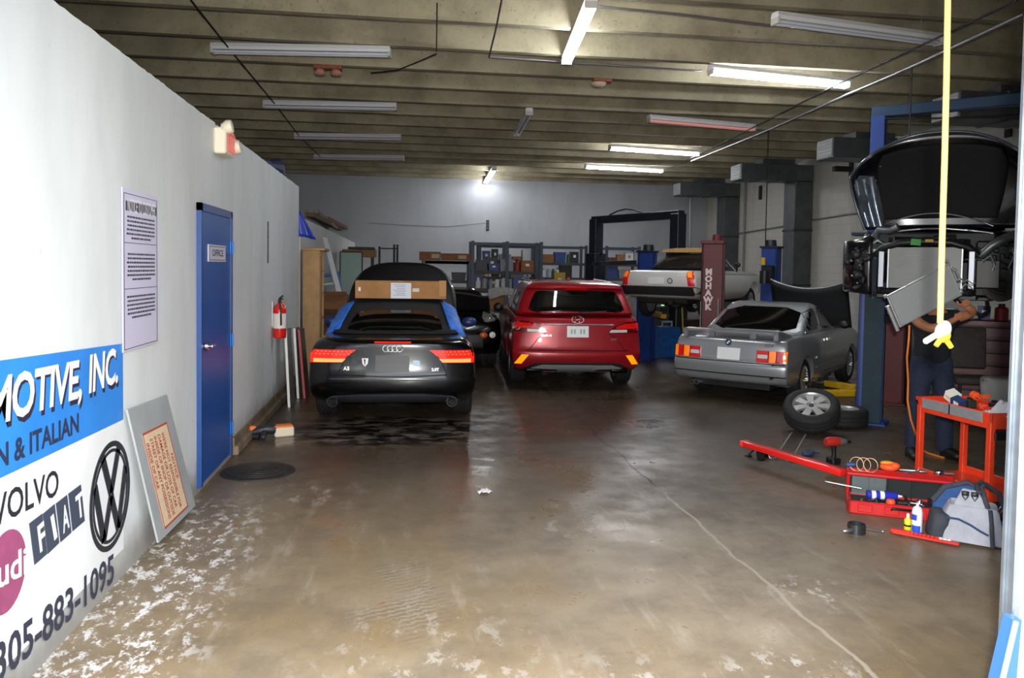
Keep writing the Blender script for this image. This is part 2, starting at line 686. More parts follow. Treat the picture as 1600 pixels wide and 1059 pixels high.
# ---- baseboard timber along the office wall beyond the door
WOODB = mat('old_timber', '#7b6a55', 0.8, noise=0.35, scale=6)
mb = MB()
d0 = at_x(362, 704, XL).y
mb.box((XL + 0.03, (d0 + Y_END) / 2, 0.045), (0.06, Y_END - d0, 0.09), bev=0.01)
mb.box((XL + 0.013, (d0 + Y_END) / 2, 0.13), (0.022, Y_END - d0, 0.08))
struct(mb.build('baseboard_left', WOODB))

# ---- door post, roller track, blue guard
mb = MB()
mb.box((XJ + 0.19, Y_FRONT - 0.12, 2.1), (0.3, 0.26, 4.2), bev=0.01)
struct(mb.build('trim_1', mat('jamb_white', '#efefec', 0.5)))
GALV = mat('galvanised', '#9ba3ab', 0.35, 0.75, noise=0.15, scale=12)
trk = thing('roller_door_track', 'galvanised steel roller door track on the white post at the right edge', 'door track', (XJ + 0.02, Y_FRONT + 0.02, 0))
mb = MB()
mb.box((0.008, 0, 2.15), (0.03, 0.05, 3.9), bev=0.004)
mb.build('channel', GALV, trk)
mb = MB()
mb.box((-0.013, 0.02, 2.15), (0.010, 0.012, 3.9))
mb.build('lip', GALV, trk)
gd = thing('post_guard', 'blue painted steel guard plate leaning at the foot of the white door post', 'guard plate', (XJ - 0.03, Y_FRONT - .04, 0))
mb = MB()
mb.prism([(-0.13, 0), (0.0, 0), (0.03, 0.62), (0.0, 0.62)], 0.05, T(0, -0.02, 0))
mb.build('plate', mat('guard_blue', '#3f6fb4', 0.4), gd)
mb = MB()
mb.bar((-0.13, -0.03, 0.004), (0.0, -0.03, 0.62), 0.012, 0.012)
mb.build('edge', mat('guard_edge', '#9fb6d6', 0.35), gd)

# ================================================================== CARS
def shell_geo(slices, Mn=10, S=12):
    """stack of plan outlines; local +y is the nose, y = 0 the tail.
    slice: (z, yr, yf, w, wf, cr, cf, bow_r, bow_f, n)"""
    vs, fs = [], []
    for z, yr, yf, w_, wf, cr, cf, br, bf, n in slices:
        def edge(hw, y0, cor, bow, sgn):
            out = []
            for i in range(-Mn, Mn + 1):
                th = (i / Mn) * PI / 2
                sx = math.copysign(abs(math.sin(th)) ** (2 / n), math.sin(th))
                cy_ = 1 - abs(math.cos(th)) ** (2 / n) if abs(i) < Mn else 1.0
                out.append((hw * sx, y0 + sgn * (cor * cy_ + bow * sx * sx)))
            return out
        re = edge(w_, yr, cr, br, 1)
        fe = edge(wf, yf, cf, bf, -1)[::-1]
        ra, fa = re[-1], fe[0]
        side = []
        for k in range(1, S + 1):
            t = k / (S + 1)
            side.append((ra[0] + (fa[0] - ra[0]) * t + 0.018 * math.sin(PI * t), ra[1] + (fa[1] - ra[1]) * t))
        loop = re + side + fe + [(-x, y) for x, y in side[::-1]]
        vs += [(x, y, z) for x, y in loop]
    N = len(loop)
    for i in range(len(slices) - 1):
        for k in range(N):
            k2 = (k + 1) % N
            fs.append((i * N + k, i * N + k2, (i + 1) * N + k2, (i + 1) * N + k))

    def cap(o, flip):
        E = 2 * Mn + 1
        r = lambda i: o + i
        f = lambda i: o + E + S + (E - 1 - i)      # front point above rear point i
        out = [(r(i), r(i + 1), f(i + 1), f(i)) for i in range(1, E - 2)]
        out.append((r(E - 2), r(E - 1), *[o + E + k for k in range(S)], f(E - 1), f(E - 2)))
        out.append((r(1), f(1), f(0), *[o + 2 * E + S + k for k in range(S)], r(0)))
        return [tuple(q[::-1]) for q in out] if flip else out
    fs += cap(0, False) + cap((len(slices) - 1) * N, True)
    return vs, fs


def make_shell(name, slices, mats, root, arches=(), sub=1, smooth=40):
    mb = MB()
    mb.add(*shell_geo(slices))
    o = mb.build(name, mats, root)
    if sub:
        md = o.modifiers.new('s', 'SUBSURF')
        md.levels = md.render_levels = sub
    cut = None
    if arches:
        cb = MB()
        for y, z, r, x0, x1 in arches:
            for s_ in (-1, 1):
                cb.cyl((s_ * x0, y, z), (s_ * x1, y, z), r, seg=32)
        cut = cb.build('cut', mats, root)
        b = o.modifiers.new('b', 'BOOLEAN')
        b.operation = 'DIFFERENCE'
        b.object = cut
        b.solver = 'EXACT'
    loc, rot, scl = root.location.copy(), root.rotation_euler.copy(), root.scale.copy()
    root.location, root.rotation_euler, root.scale = (0, 0, 0), (0, 0, 0), (1, 1, 1)
    apply_mods(o)
    root.location, root.rotation_euler, root.scale = loc, rot, scl
    if cut:
        me = cut.data
        bpy.data.objects.remove(cut)
        bpy.data.meshes.remove(me)
    o.data.shade_smooth()
    o.data.set_sharp_from_angle(angle=math.radians(smooth))
    return o


class Skin:
    """casts flat outlines onto a car's shells so that glass, lamps and badges follow the bodywork"""
    VIEW = {'rear': ((0, 1, 0), lambda u, v: (u, -3, v)), 'front': ((0, -1, 0), lambda u, v: (u, 9, v)),
            'right': ((-1, 0, 0), lambda u, v: (4, u, v)), 'left': ((1, 0, 0), lambda u, v: (-4, u, v)),
            'top': ((0, 0, -1), lambda u, v: (u, v, 5))}

    def __init__(s, *objs):
        vs, fs = [], []
        for o in objs:
            k = len(vs)
            vs += [v.co.copy() for v in o.data.vertices]
            fs += [tuple(i + k for i in p.vertices) for p in o.data.polygons]
        s.t = BVHTree.FromPolygons(vs, fs)

    def hit(s, view, u, v):
        d, org = s.VIEW[view]
        d = Vector(d)
        o = Vector(org(u, v))
        loc, nr, _i, _d = s.t.ray_cast(o, d)
        if loc is None:
            for r in (0.03, 0.06, 0.1, 0.16):
                for du, dv in ((0, -r), (r, 0), (-r, 0), (0, r)):
                    loc, nr, _i, _d = s.t.ray_cast(Vector(org(u + du, v + dv)), d)
                    if loc is not None:
                        q = Vector(org(u, v))
                        for ax in range(3):
                            if d[ax] == 0:
                                loc[ax] = q[ax]
                        break
                if loc is not None:
                    break
        if loc is None:
            loc, nr = o + d * 3, -d
        if nr.dot(d) > 0:
            nr = -nr
        return loc, nr, d

    def patch(s, mb, poly, view, off=0.004, thick=0.012, res=0.06, smooth=0):
        for _ in range(smooth):
            q = []
            for i in range(len(poly)):
                a, b = poly[i], poly[(i + 1) % len(poly)]
                q += [(a[0] * .8 + b[0] * .2, a[1] * .8 + b[1] * .2), (a[0] * .2 + b[0] * .8, a[1] * .2 + b[1] * .8)]
            poly = q
        pts = []
        for i in range(len(poly)):
            a, b = Vector(poly[i]), Vector(poly[(i + 1) % len(poly)])
            k = max(1, int((b - a).length / res))
            pts += [a.lerp(b, j / k) for j in range(k)]
        nb = len(pts)

        def inside(p):
            c = False
            for i in range(len(poly)):
                (x1, y1), (x2, y2) = poly[i], poly[i - 1]
                if (y1 > p[1]) != (y2 > p[1]) and p[0] < (x2 - x1) * (p[1] - y1) / (y2 - y1) + x1:
                    c = not c
            return c
        us, vv = [p[0] for p in poly], [p[1] for p in poly]
        x = min(us) + res * .5
        while x < max(us):
            y = min(vv) + res * .5
            while y < max(vv):
                if inside((x, y)) and all((Vector((x, y)) - p).length > res * .45 for p in pts[:nb]):
                    pts.append(Vector((x, y)))
                y += res
            x += res
        ed = [(i, (i + 1) % nb) for i in range(nb)]
        v2, _e, f2, *_ = delaunay_2d_cdt(pts, ed, [], 1, 1e-5)
        n = len(v2)
        fr, bk = [], []
        for p in v2:
            loc, nr, d = s.hit(view, p[0], p[1])
            fr.append(loc + nr * off)
            bk.append(loc - nr * (thick - off))
        fs = [tuple(f) for f in f2] + [tuple(i + n for i in reversed(f)) for f in f2]
        cnt = {}
        for f in f2:
            for i in range(len(f)):
                a, b = f[i], f[(i + 1) % len(f)]
                cnt[(a, b)] = 1
        for a, b in list(cnt):
            if (b, a) not in cnt:
                fs.append((b, a, a + n, b + n))
        mb.add(fr + bk, fs)
        return mb

    def text(s, mb, txt, u, v, view, size, off=0.004, **kw):
        vs, fs = text_geo(txt, size, 0.0005, kw.get('shear', 0), kw.get('bold', 0), 'CENTER', kw.get('space', 1.0))
        sgn = -1 if view in ('front', 'right') and view == 'front' else 1
        out = []
        for x, y, z in vs:
            loc, nr, d = s.hit(view, u + sgn * x, v + y)
            out.append(loc + nr * (off + z))
        mb.add(out, fs)
        return mb

    def tube(s, mb, pts, view, r, off=0.0, seg=6, closed=False):
        P = []
        for u, v in pts:
            loc, nr, d = s.hit(view, u, v)
            P.append(loc + nr * off)
        mb.tube(P, r, seg, closed=closed)
        return mb


def wheel(root, loc, side, r=0.32, wd=0.22, style='spoke', n=10, rimr=None, label=None, mt=None):
    """tyre (part 'wheel') with its rim as a sub-part; axis is local x, outer face on +x * side"""
    rimr = rimr or r * 0.68
    mb = MB()
    h = wd / 2
    rot = T(ry=PI / 2)
    mb.lathe([(rimr, -h * .9), (rimr + .02, -h), (r - .035, -h), (r - .008, -h * .82), (r, -h * .6), (r, -h * .33), (r - .007, -h * .3), (r - .007, -h * .24), (r, -h * .2),
              (r, -.006), (r - .007, -.004), (r - .007, .004), (r, .006), (r, h * .2), (r - .007, h * .24), (r - .007, h * .3), (r, h * .33), (r, h * .6), (r - .008, h * .82), (r - .035, h), (rimr + .02, h), (rimr, h * .9)], 32, rot, closed=True)
    t = mb.build('wheel', RUBBER, root, 40)
    t.location = loc
    mb = MB()
    rb = T(ry=PI / 2 * side)
    mb.lathe([(rimr + .008, h * .86), (rimr - .012, h * .9), (rimr - .03, h * .5), (rimr - .035, -h * .8), (rimr, -h * .9), (rimr + .004, -h * .8)], 32, rb, closed=True)
    mb.lathe([(0.0001, h * .62), (.055, h * .6), (.07, h * .42), (.0001, h * .3)], 16, rb)
    mb.lathe([(rimr * .55, -h * .1), (rimr * .55, -h * .2), (0.0001, -h * .2), (0.0001, -h * .1)], 20, rb)
    old = mb.m
    for k in range(n):
        a = 2 * PI * k / n
        mb.m = rb @ T(rz=a)
        if style == 'weave':
            for q in (-.16, .16):
                mb.bar((.05, 0, h * .5), ((rimr - .015) * math.cos(q), (rimr - .015) * math.sin(q), h * .72), .016, .03)
        else:
            mb.bar((.05, 0, h * .5), (rimr - .012, 0, h * .72), .03 if style == 'spoke' else .06, .035, bev=.006)
    mb.m = old
    mb.build('rim', mt or ALLOY, t, 40)
    return t


AMBER = mat('amber_lens', '#ff8c1a', 0.15, coat=0.6, emit='#ff7a08', estr=0.35)  # faint emission stands in for flash thrown back by the lens
LAMP_RED = mat('flash_red_lens', '#c8140f', 0.15, coat=0.6, emit='#ff2010', estr=0.9)  # emission imitates the camera flash reflected by the tail lamps
LAMP_BAR = mat('flash_lamp_bar', '#ff7040', 0.2, emit='#ff6a35', estr=3.0)  # reflected flash along the bar, put in as emission
REDL = mat('red_lens', '#c01212', 0.12, coat=0.7, emit='#ff1a10', estr=0.12)  # slight emission for flash returned by the red lenses
CLEARL = mat('clear_lens', '#d9d9d6', 0.1, coat=0.8)
PLATE = mat('plate_white', '#f1f3f4', 0.25)
BLK_GLOSS = mat('black_car_paint', '#050506', 0.2, coat=0.45, spec=0.35)
SEAM = mat('panel_gap', '#030303', 0.8)


def S_(z, yr, yf, w_, wf=None, cr=0.12, cf=0.25, br=0.04, bf=0.1, n=3.2):
    return (z, yr, yf, w_, w_ if wf is None else wf, cr, cf, br, bf, n)


# ------------------------------------------------------------------ black convertible
def black_convertible():
    R_ = thing('convertible_car', 'glossy black soft-top convertible with flash-lit red tail lamps, box on its roof', 'car', (-0.112, 8.72, 0), -math.radians(1.8))
    low = [S_(.235, .3, 4.4, .80), S_(.285, .14, 4.5, .86), S_(.36, .05, 4.6, .905), S_(.45, .015, 4.63, .925), S_(.56, .0, 4.63, .927, br=.05), S_(.585, .02, 4.63, .927, br=.05),
           S_(.66, .035, 4.61, .925, br=.05), S_(.78, .045, 4.56, .92, br=.05), S_(.87, .05, 4.48, .905, cr=.16), S_(.93, .05, 4.35, .875, .80, cr=.2), S_(.965, .06, 4.15, .84, .78, cr=.22),
           S_(.985, .1, 3.85, .80, .76, cr=.22), S_(.99, .22, 3.4, .78, .75, cr=.2), S_(1.0, .5, 3.2, .75, .73, cr=.2)]
    body = make_shell('body', low, BLK_GLOSS, R_, [(.95, .33, .385, .62, 1.2), (3.70, .33, .385, .62, 1.2)])
    up = [S_(.97, .5, 3.25, .76, .73, cr=.25), S_(1.03, .58, 3.12, .75, .72, cr=.28), S_(1.12, .80, 2.95, .725, .70, cr=.3), S_(1.22, 1.08, 2.76, .685, .67, cr=.32), S_(1.31, 1.36, 2.56, .635, .62, cr=.34),
          S_(1.365, 1.62, 2.4, .575, .56, cr=.34), S_(1.385, 1.85, 2.25, .42, .42, cr=.2)]
    FAB = mat('softtop_fabric', '#0d0d10', 0.85, noise=0.3, scale=60, bump=0.2)
    top = make_shell('soft_top', up, FAB, R_)
    k = Skin(body, top)
    mb = MB()
    k.patch(mb, [(-.56, 1.03), (.56, 1.03), (.54, 1.13), (.45, 1.25), (-.45, 1.25), (-.54, 1.13)], 'rear', smooth=1)
    mb.build('rear_window', GLASSD, R_, 50)
    for sd, sg in (('right', 1), ('left', -1)):
        mb = MB()
        k.patch(mb, [(1.3, 1.04), (2.9, 1.03), (2.62, 1.18), (2.35, 1.30), (1.75, 1.30), (1.45, 1.19)], sd, smooth=1)
        mb.build('side_window', GLASSD, R_, 50)
        # blue masking film over the window edge
        mb = MB()
        zz = [1.0, 1.08, 1.16, 1.24, 1.31]
        P = []
        for i, z in enumerate(zz):
            loc, nr, d = k.hit('rear', sg * (0.71 - .36 * (z - 1.0)), z)
            P.append(loc)
        rng = random.Random(3 + sg)
        vs, fs = [], []
        for i in range(25):
            t = i / 24 * (len(P) - 1)
            a = P[min(int(t), len(P) - 2)].lerp(P[min(int(t), len(P) - 2) + 1], t - min(int(t), len(P) - 2))
            for j in range(7):
                u = j / 6
                vs.append((a.x + sg * (-.05 + .20 * u), a.y + .12 * u - .03, a.z + .04 - .11 * u * u + rng.uniform(-.009, .009)))
        for i in range(24):
            for j in range(6):
                q = i * 7 + j
                fs.append((q, q + 1, q + 8, q + 7))
        mb.add(vs, fs)
        o = mb.build('masking_film', mat('blue_film', '#2a74dc', 0.5, noise=0.35, scale=14, bump=0.4), R_, 80)
        md = o.modifiers.new('t', 'SOLIDIFY')
        md.thickness = .004
    # door mirrors wrapped blue
    for sg in (-1, 1):
        mb = MB()
        mb.ball((sg * .98, 2.75, 1.0), (.11, .06, .075), rot=(0, 0, 0))
        mb.bar((sg * .86, 2.78, .96), (sg * .95, 2.75, .98), .04, .03)
        mb.build('door_mirror', mat('mirror_blue', '#1b2f66', 0.4), R_, 60)
    # tail lamps
    for sg in (-1, 1):
        f = lambda pts: [(sg * x, z) for x, z in pts]
        mb = MB()
        k.patch(mb, f([(.91, .865), (.40, .872), (.50, .80), (.56, .735), (.90, .725)]), 'rear', off=.006, thick=.02, res=.045)
        L = mb.build('tail_lamp', LAMP_RED, R_, 50)
        mb = MB()
        k.patch(mb, f([(.865, .772), (.515, .772), (.55, .735), (.865, .73)]), 'rear', off=.012, thick=.012, res=.04)
        mb.build('light_bar', LAMP_BAR, L, 50)
        mb = MB()
        for i in range(9):
            for j in range(2):
                x = .46 + i * .045 + j * .02
                loc, nr, d = k.hit('rear', sg * x, .85 - j * .028)
                mb.ball(loc + nr * .009, (.014, .006, .008), 8, 5)
        mb.build('led_bead', mat('led_bead', '#ff5040', 0.2, emit='#ff4030', estr=2.0), L)  # bead glow added as emission for the reflected flash
    mb = MB()
    k.patch(mb, [(-.2, .948), (.2, .948), (.2, .962), (-.2, .962)], 'rear', off=.006)
    mb.build('brake_lamp', LAMP_RED, R_)
    # four rings
    mb = MB()
    for i in range(4):
        k.tube(mb, [(-.075 + .05 * i + .034 * math.cos(2 * PI * j / 20), .888 + .034 * math.sin(2 * PI * j / 20)) for j in range(20)], 'rear', .0045, .005, closed=True)
    mb.build('ring_emblem', CHROME, R_, 60)
    mb = MB()
    k.patch(mb, [(-.185, .63), (.185, .63), (.185, .815), (-.185, .815)], 'rear', off=.008, thick=.02)
    mb.build('blank_plate', mat('plate_charcoal', '#3a3c3d', 0.45), R_)
    mb = MB()
    k.text(mb, 'A5', -.5, .665, 'rear', .055, off=.006, bold=.002)
    k.text(mb, '2.0T', .47, .655, 'rear', .045, off=.006, bold=.002)
    mb.build('chrome_badge', CHROME, R_)
    mb = MB()
    k.patch(mb, [(-.335, .78), (-.265, .78), (-.272, .72), (-.30, .69), (-.328, .72)], 'rear', off=.006)
    mb.build('shield_sticker', PLATE, R_)
    mb = MB()
    k.patch(mb, [(-.318, .77), (-.292, .77), (-.296, .715), (-.305, .705)], 'rear', off=.008)
    mb.build('sticker_stripe', mat('stick_red', '#7a2a30', .5), R_)
    mb = MB()
    k.patch(mb, [(.225, .70), (.30, .695), (.30, .755), (.225, .76)], 'rear', off=.006)
    mb.build('blue_sticker', mat('stick_blue', '#9fc6dd', .4), R_)
    # chrome-like boot lid crease and gaps
    mb = MB()
    k.tube(mb, [(-.60 + 1.2 * i / 24, .598 - .02 * math.cos((i / 12 - 1) * PI / 2)) for i in range(25)], 'rear', .006, .0)
    for sg in (-1, 1):
        k.tube(mb, [(sg * .60, .60), (sg * .575, .66), (sg * .545, .72)], 'rear', .005, .0)
    mb.build('boot_gap', SEAM, R_)
    # lower diffuser and tailpipes
    mb = MB()
    k.patch(mb, [(-.80, .275), (-.62, .375), (.62, .375), (.80, .275), (.70, .25), (-.70, .25)], 'rear', off=.02, thick=.05, smooth=1)
    mb.build('diffuser', mat('diffuser_grey', '#33363b', 0.4), R_, 50)
    for sg in (-1, 1):
        mb = MB()
        mb.lathe([(.05, 0), (.062, 0), (.062, .18), (.05, .18)], 20, T(sg * .66, .10, .29, rx=-PI / 2), closed=True)
        mb.lathe([(.05, .06), (.0001, .06)], 20, T(sg * .66, .10, .29, rx=-PI / 2))
        mb.build('tailpipe', mat('pipe_black', '#0c0c0c', .35, .6), R_, 50)
    # raised bonnet seen over the roof
    mb = MB()
    nx, ny = 20, 12
    vs, fs = [], []
    for j in range(ny + 1):
        t = j / ny
        for i in range(nx + 1):
            u = i / nx * 2 - 1
            wdt = .80 - .16 * t ** 3
            drop = abs(u) ** 3.4
            vs.append((wdt * u, 3.05 + .62 * t + .03 * u * u, 1.12 + .76 * t - .12 * drop * (.4 + t) - .04 * t * t))
    for j in range(ny):
        for i in range(nx):
            q = j * (nx + 1) + i
            fs.append((q, q + 1, q + nx + 2, q + nx + 1))
    mb.add(vs, fs)
    o = mb.build('raised_bonnet', mat('bonnet_black', '#0b0b0d', 0.5, coat=0.2), R_, 60)
    md = o.modifiers.new('t', 'SOLIDIFY')
    md.thickness = .03
    for sg in (-1, 1):
        for y in (.95, 3.70):
            wheel(R_, (sg * .80, y, .33), sg, .33, .24, 'spoke', 10)
    mb = MB()
    mb.box((0, 2.3, .33), (1.2, 4.0, .16))
    mb.build('underbody', BLACK, R_)
    return R_, k


aud, aud_k = black_convertible()


# ------------------------------------------------------------------ red suv
def red_suv():
    R_ = thing('suv_car', 'dark red sport utility vehicle parked with its tail to the camera, silver skid plate below', 'car', (2.527, 11.18, 0), -math.radians(4.1), s=1.02)
    RED = mat('red_car_paint', '#9a121e', 0.3, 0.2, coat=0.5)
    low = [S_(.24, .25, 4.5, .82), S_(.30, .12, 4.6, .88), S_(.40, .03, 4.68, .925), S_(.52, .0, 4.7, .94, br=.05), S_(.575, .005, 4.7, .94), S_(.60, .035, 4.7, .935),
           S_(.75, .05, 4.68, .93), S_(.9, .055, 4.6, .925, cr=.2), S_(1.0, .06, 4.45, .91, cr=.24), S_(1.05, .09, 4.1, .895, .85, cr=.26), S_(1.09, .11, 3.8, .88, .84, cr=.26)]
    body = make_shell('body', low, RED, R_, [(.95, .35, .42, .6, 1.2), (3.65, .35, .42, .6, 1.2)])
    up = [S_(1.05, .10, 3.75, .885, .84, cr=.26), S_(1.12, .13, 3.6, .87, .83, cr=.26), S_(1.25, .2, 3.3, .825, .79, cr=.24), S_(1.38, .28, 2.95, .77, .74, cr=.22), S_(1.46, .33, 2.75, .735, .71, cr=.2),
          S_(1.475, .25, 2.7, .73, .70, cr=.2), S_(1.52, .26, 2.6, .70, .68, cr=.2), S_(1.55, .36, 2.5, .66, .65, cr=.22), S_(1.585, .7, 2.3, .52, .5, cr=.25)]
    cab = make_shell('cabin', up, RED, R_)
    k = Skin(body, cab)
    mb = MB()
    k.patch(mb, [(-.70, 1.155), (-.45, 1.115), (.45, 1.115), (.70, 1.155), (.68, 1.25), (.60, 1.42), (.52, 1.445), (-.52, 1.445), (-.60, 1.42), (-.68, 1.25)], 'rear', smooth=1, res=.07)
    mb.build('rear_window', GLASSD, R_, 50)
    mb = MB()
    loc, nr, d = k.hit('rear', .1, 1.13)
    mb.bar(loc + Vector((-.05, -.02, .0)), loc + Vector((.32, -.012, .03)), .014, .014)
    mb.ball(loc + Vector((-.05, -.01, 0)), .022, 10, 6)
    mb.build('wiper', BLACK, R_)
    mb = MB()
    k.patch(mb, [(-.16, 1.468), (.16, 1.468), (.16, 1.492), (-.16, 1.492)], 'rear', off=.006)
    mb.build('brake_lamp', REDL, R_)
    mb = MB()
    mb.prism([(0, 0), (.12, 0), (.02, .06), (0, .06)], .03, T(-.015, .9, 1.575, rz=PI / 2))
    mb.build('roof_fin', RED, R_)
    for sd in ('right', 'left'):
        mb = MB()
        k.patch(mb, [(.55, 1.16), (1.45, 1.13), (1.5, 1.40), (.85, 1.40)], sd, smooth=1)
        k.patch(mb, [(1.55, 1.13), (2.4, 1.11), (2.4, 1.42), (1.58, 1.41)], sd, smooth=1)
        k.patch(mb, [(2.48, 1.11), (3.3, 1.11), (2.85, 1.34), (2.5, 1.42)], sd, smooth=1)
        mb.build('side_window', GLASSD, R_, 50)
    for sg, sd in ((-1, 'left'), (1, 'right')):
        f = lambda pts: [(sg * x, z) for x, z in pts]
        mb = MB()
        k.patch(mb, f([(.93, 1.02), (.70, 1.0), (.56, .96), (.48, .905), (.44, .85), (.92, .85)]), 'rear', off=.008, thick=.02, res=.05)
        L = mb.build('tail_lamp', mat('dark_red_lens', '#5a0a0c', 0.12, coat=.8), R_, 50)
        mb = MB()
        k.patch(mb, f([(.90, .985), (.70, .98), (.57, .94), (.56, .905), (.90, .91)]), 'rear', off=.014, thick=.012, res=.05)
        mb.build('red_lens', REDL, L, 50)
        mb = MB()
        k.patch(mb, f([(.72, .895), (.485, .895), (.455, .855), (.72, .858)]), 'rear', off=.014, thick=.012, res=.05)
        mb.build('white_lens', CLEARL, L, 50)
        mb = MB()
        k.patch(mb, [(.12, .98), (.42, .96), (.40, .90), (.16, .88)], sd, off=.01, thick=.015, res=.06)
        mb.build('lamp_wrap', CLEARL if sg < 0 else REDL, L, 50)  # left wrap pale: a reflection put into its lens material
        mb = MB()
        k.patch(mb, f([(.90, .40), (.80, .40), (.70, .53), (.80, .535)]), 'rear', off=.008, thick=.02, res=.05)
        mb.build('reflector', mat('amber_reflector', '#ffa318', 0.15, coat=.6, emit='#ff9000', estr=.9), R_, 50)  # no lamp: emission imitates flash sent back by the reflector
        mb = MB()
        mb.ball((sg * 1.0, 3.0, 1.06), (.09, .06, .08))
        mb.bar((sg * .9, 3.02, 1.02), (sg * .98, 3.0, 1.04), .05, .04)
        mb.build('door_mirror', BLACK, R_, 60)
        mb = MB()
        mb.bar((sg * .62, .8, 1.56), (sg * .62, 2.4, 1.585), .03, .03, bev=.008)
        mb.build('roof_rail', STEEL, R_)
        mb = MB()
        mb.box((sg * .62, .2, .305), (.26, .2, .075), bev=.03, seg=2)
        mb.build('tailpipe', mat('pipe_black', '#0c0c0c', .35, .6), R_, 50)
    mb = MB()
    k.patch(mb, [(-.155, .785), (.155, .785), (.155, .945), (-.155, .945)], 'rear', off=.012, thick=.02)
    P = mb.build('license_plate', PLATE, R_)
    for x in (-.09, -.045, .045, .09):
        mb = MB()
        k.patch(mb, [(x - .012, .835), (x + .012, .835), (x + .012, .9), (x - .012, .9)], 'rear', off=.014, thick=.003)
        mb.build('plate_mark', mat('plate_grey', '#9db3a4', .5), P)
    mb = MB()
    k.tube(mb, [(-.52 + 1.04 * i / 20, .965) for i in range(21)], 'rear', .009, .004)
    mb.build('chrome_strip', STEEL, R_)
    mb = MB()
    k.tube(mb, [(.085 * math.cos(2 * PI * j / 24), 1.03 + .046 * math.sin(2 * PI * j / 24)) for j in range(24)], 'rear', .006, .008, closed=True)
    k.tube(mb, [(-.036 - .01, .995), (-.02, 1.065)], 'rear', .007, .008)
    k.tube(mb, [(.02, .995), (.036 + .01, 1.065)], 'rear', .007, .008)
    k.tube(mb, [(-.033, 1.024), (.0, 1.034), (.033, 1.036)], 'rear', .006, .008)
    mb.build('emblem', mat('bright_badge', '#dfe0e2', .3, .3), R_, 60)
    mb = MB()
    k.text(mb, 'SANTA FE', -.45, .805, 'rear', .034, off=.005, bold=.001)
    k.text(mb, 'AWD', .53, .755, 'rear', .04, off=.005, bold=.001)
    mb.build('chrome_badge', CHROME, R_)
    # bumper: black lower cladding and silver skid plate
    mb = MB()
    k.patch(mb, [(-.88, .27), (-.62, .405), (-.5, .42), (.5, .42), (.62, .405), (.88, .27), (.80, .25), (-.80, .25)], 'rear', off=.012, thick=.05)
    mb.build('bumper_cladding', mat('cladding', '#1f2022', .6), R_, 50)
    mb = MB()
    k.patch(mb, [(-.66, .345), (-.5, .39), (.5, .39), (.66, .345), (.30, .335), (.20, .262), (-.20, .262), (-.30, .335)], 'rear', off=.022, thick=.04)
    mb.build('skid_plate', mat('skid_silver', '#b4b7ba', .35, .5), R_, 50)
    mb = MB()
    k.tube(mb, [(-.74 + 1.48 * i / 24, .598) for i in range(25)], 'rear', .008, -.002)
    k.tube(mb, [(-.70, .60), (-.56, .77), (-.46, .84)], 'rear', .005)
    k.tube(mb, [(.70, .60), (.56, .77), (.46, .84)], 'rear', .005)
    mb.build('tailgate_gap', SEAM, R_)
    for sg in (-1, 1):
        for y in (.95, 3.65):
            wheel(R_, (sg * .81, y, .35), sg, .35, .235, 'spoke', 5)
    mb = MB()
    mb.box((0, 2.35, .36), (1.2, 4.2, .2))
    mb.build('underbody', BLACK, R_)
    return R_


suv = red_suv()


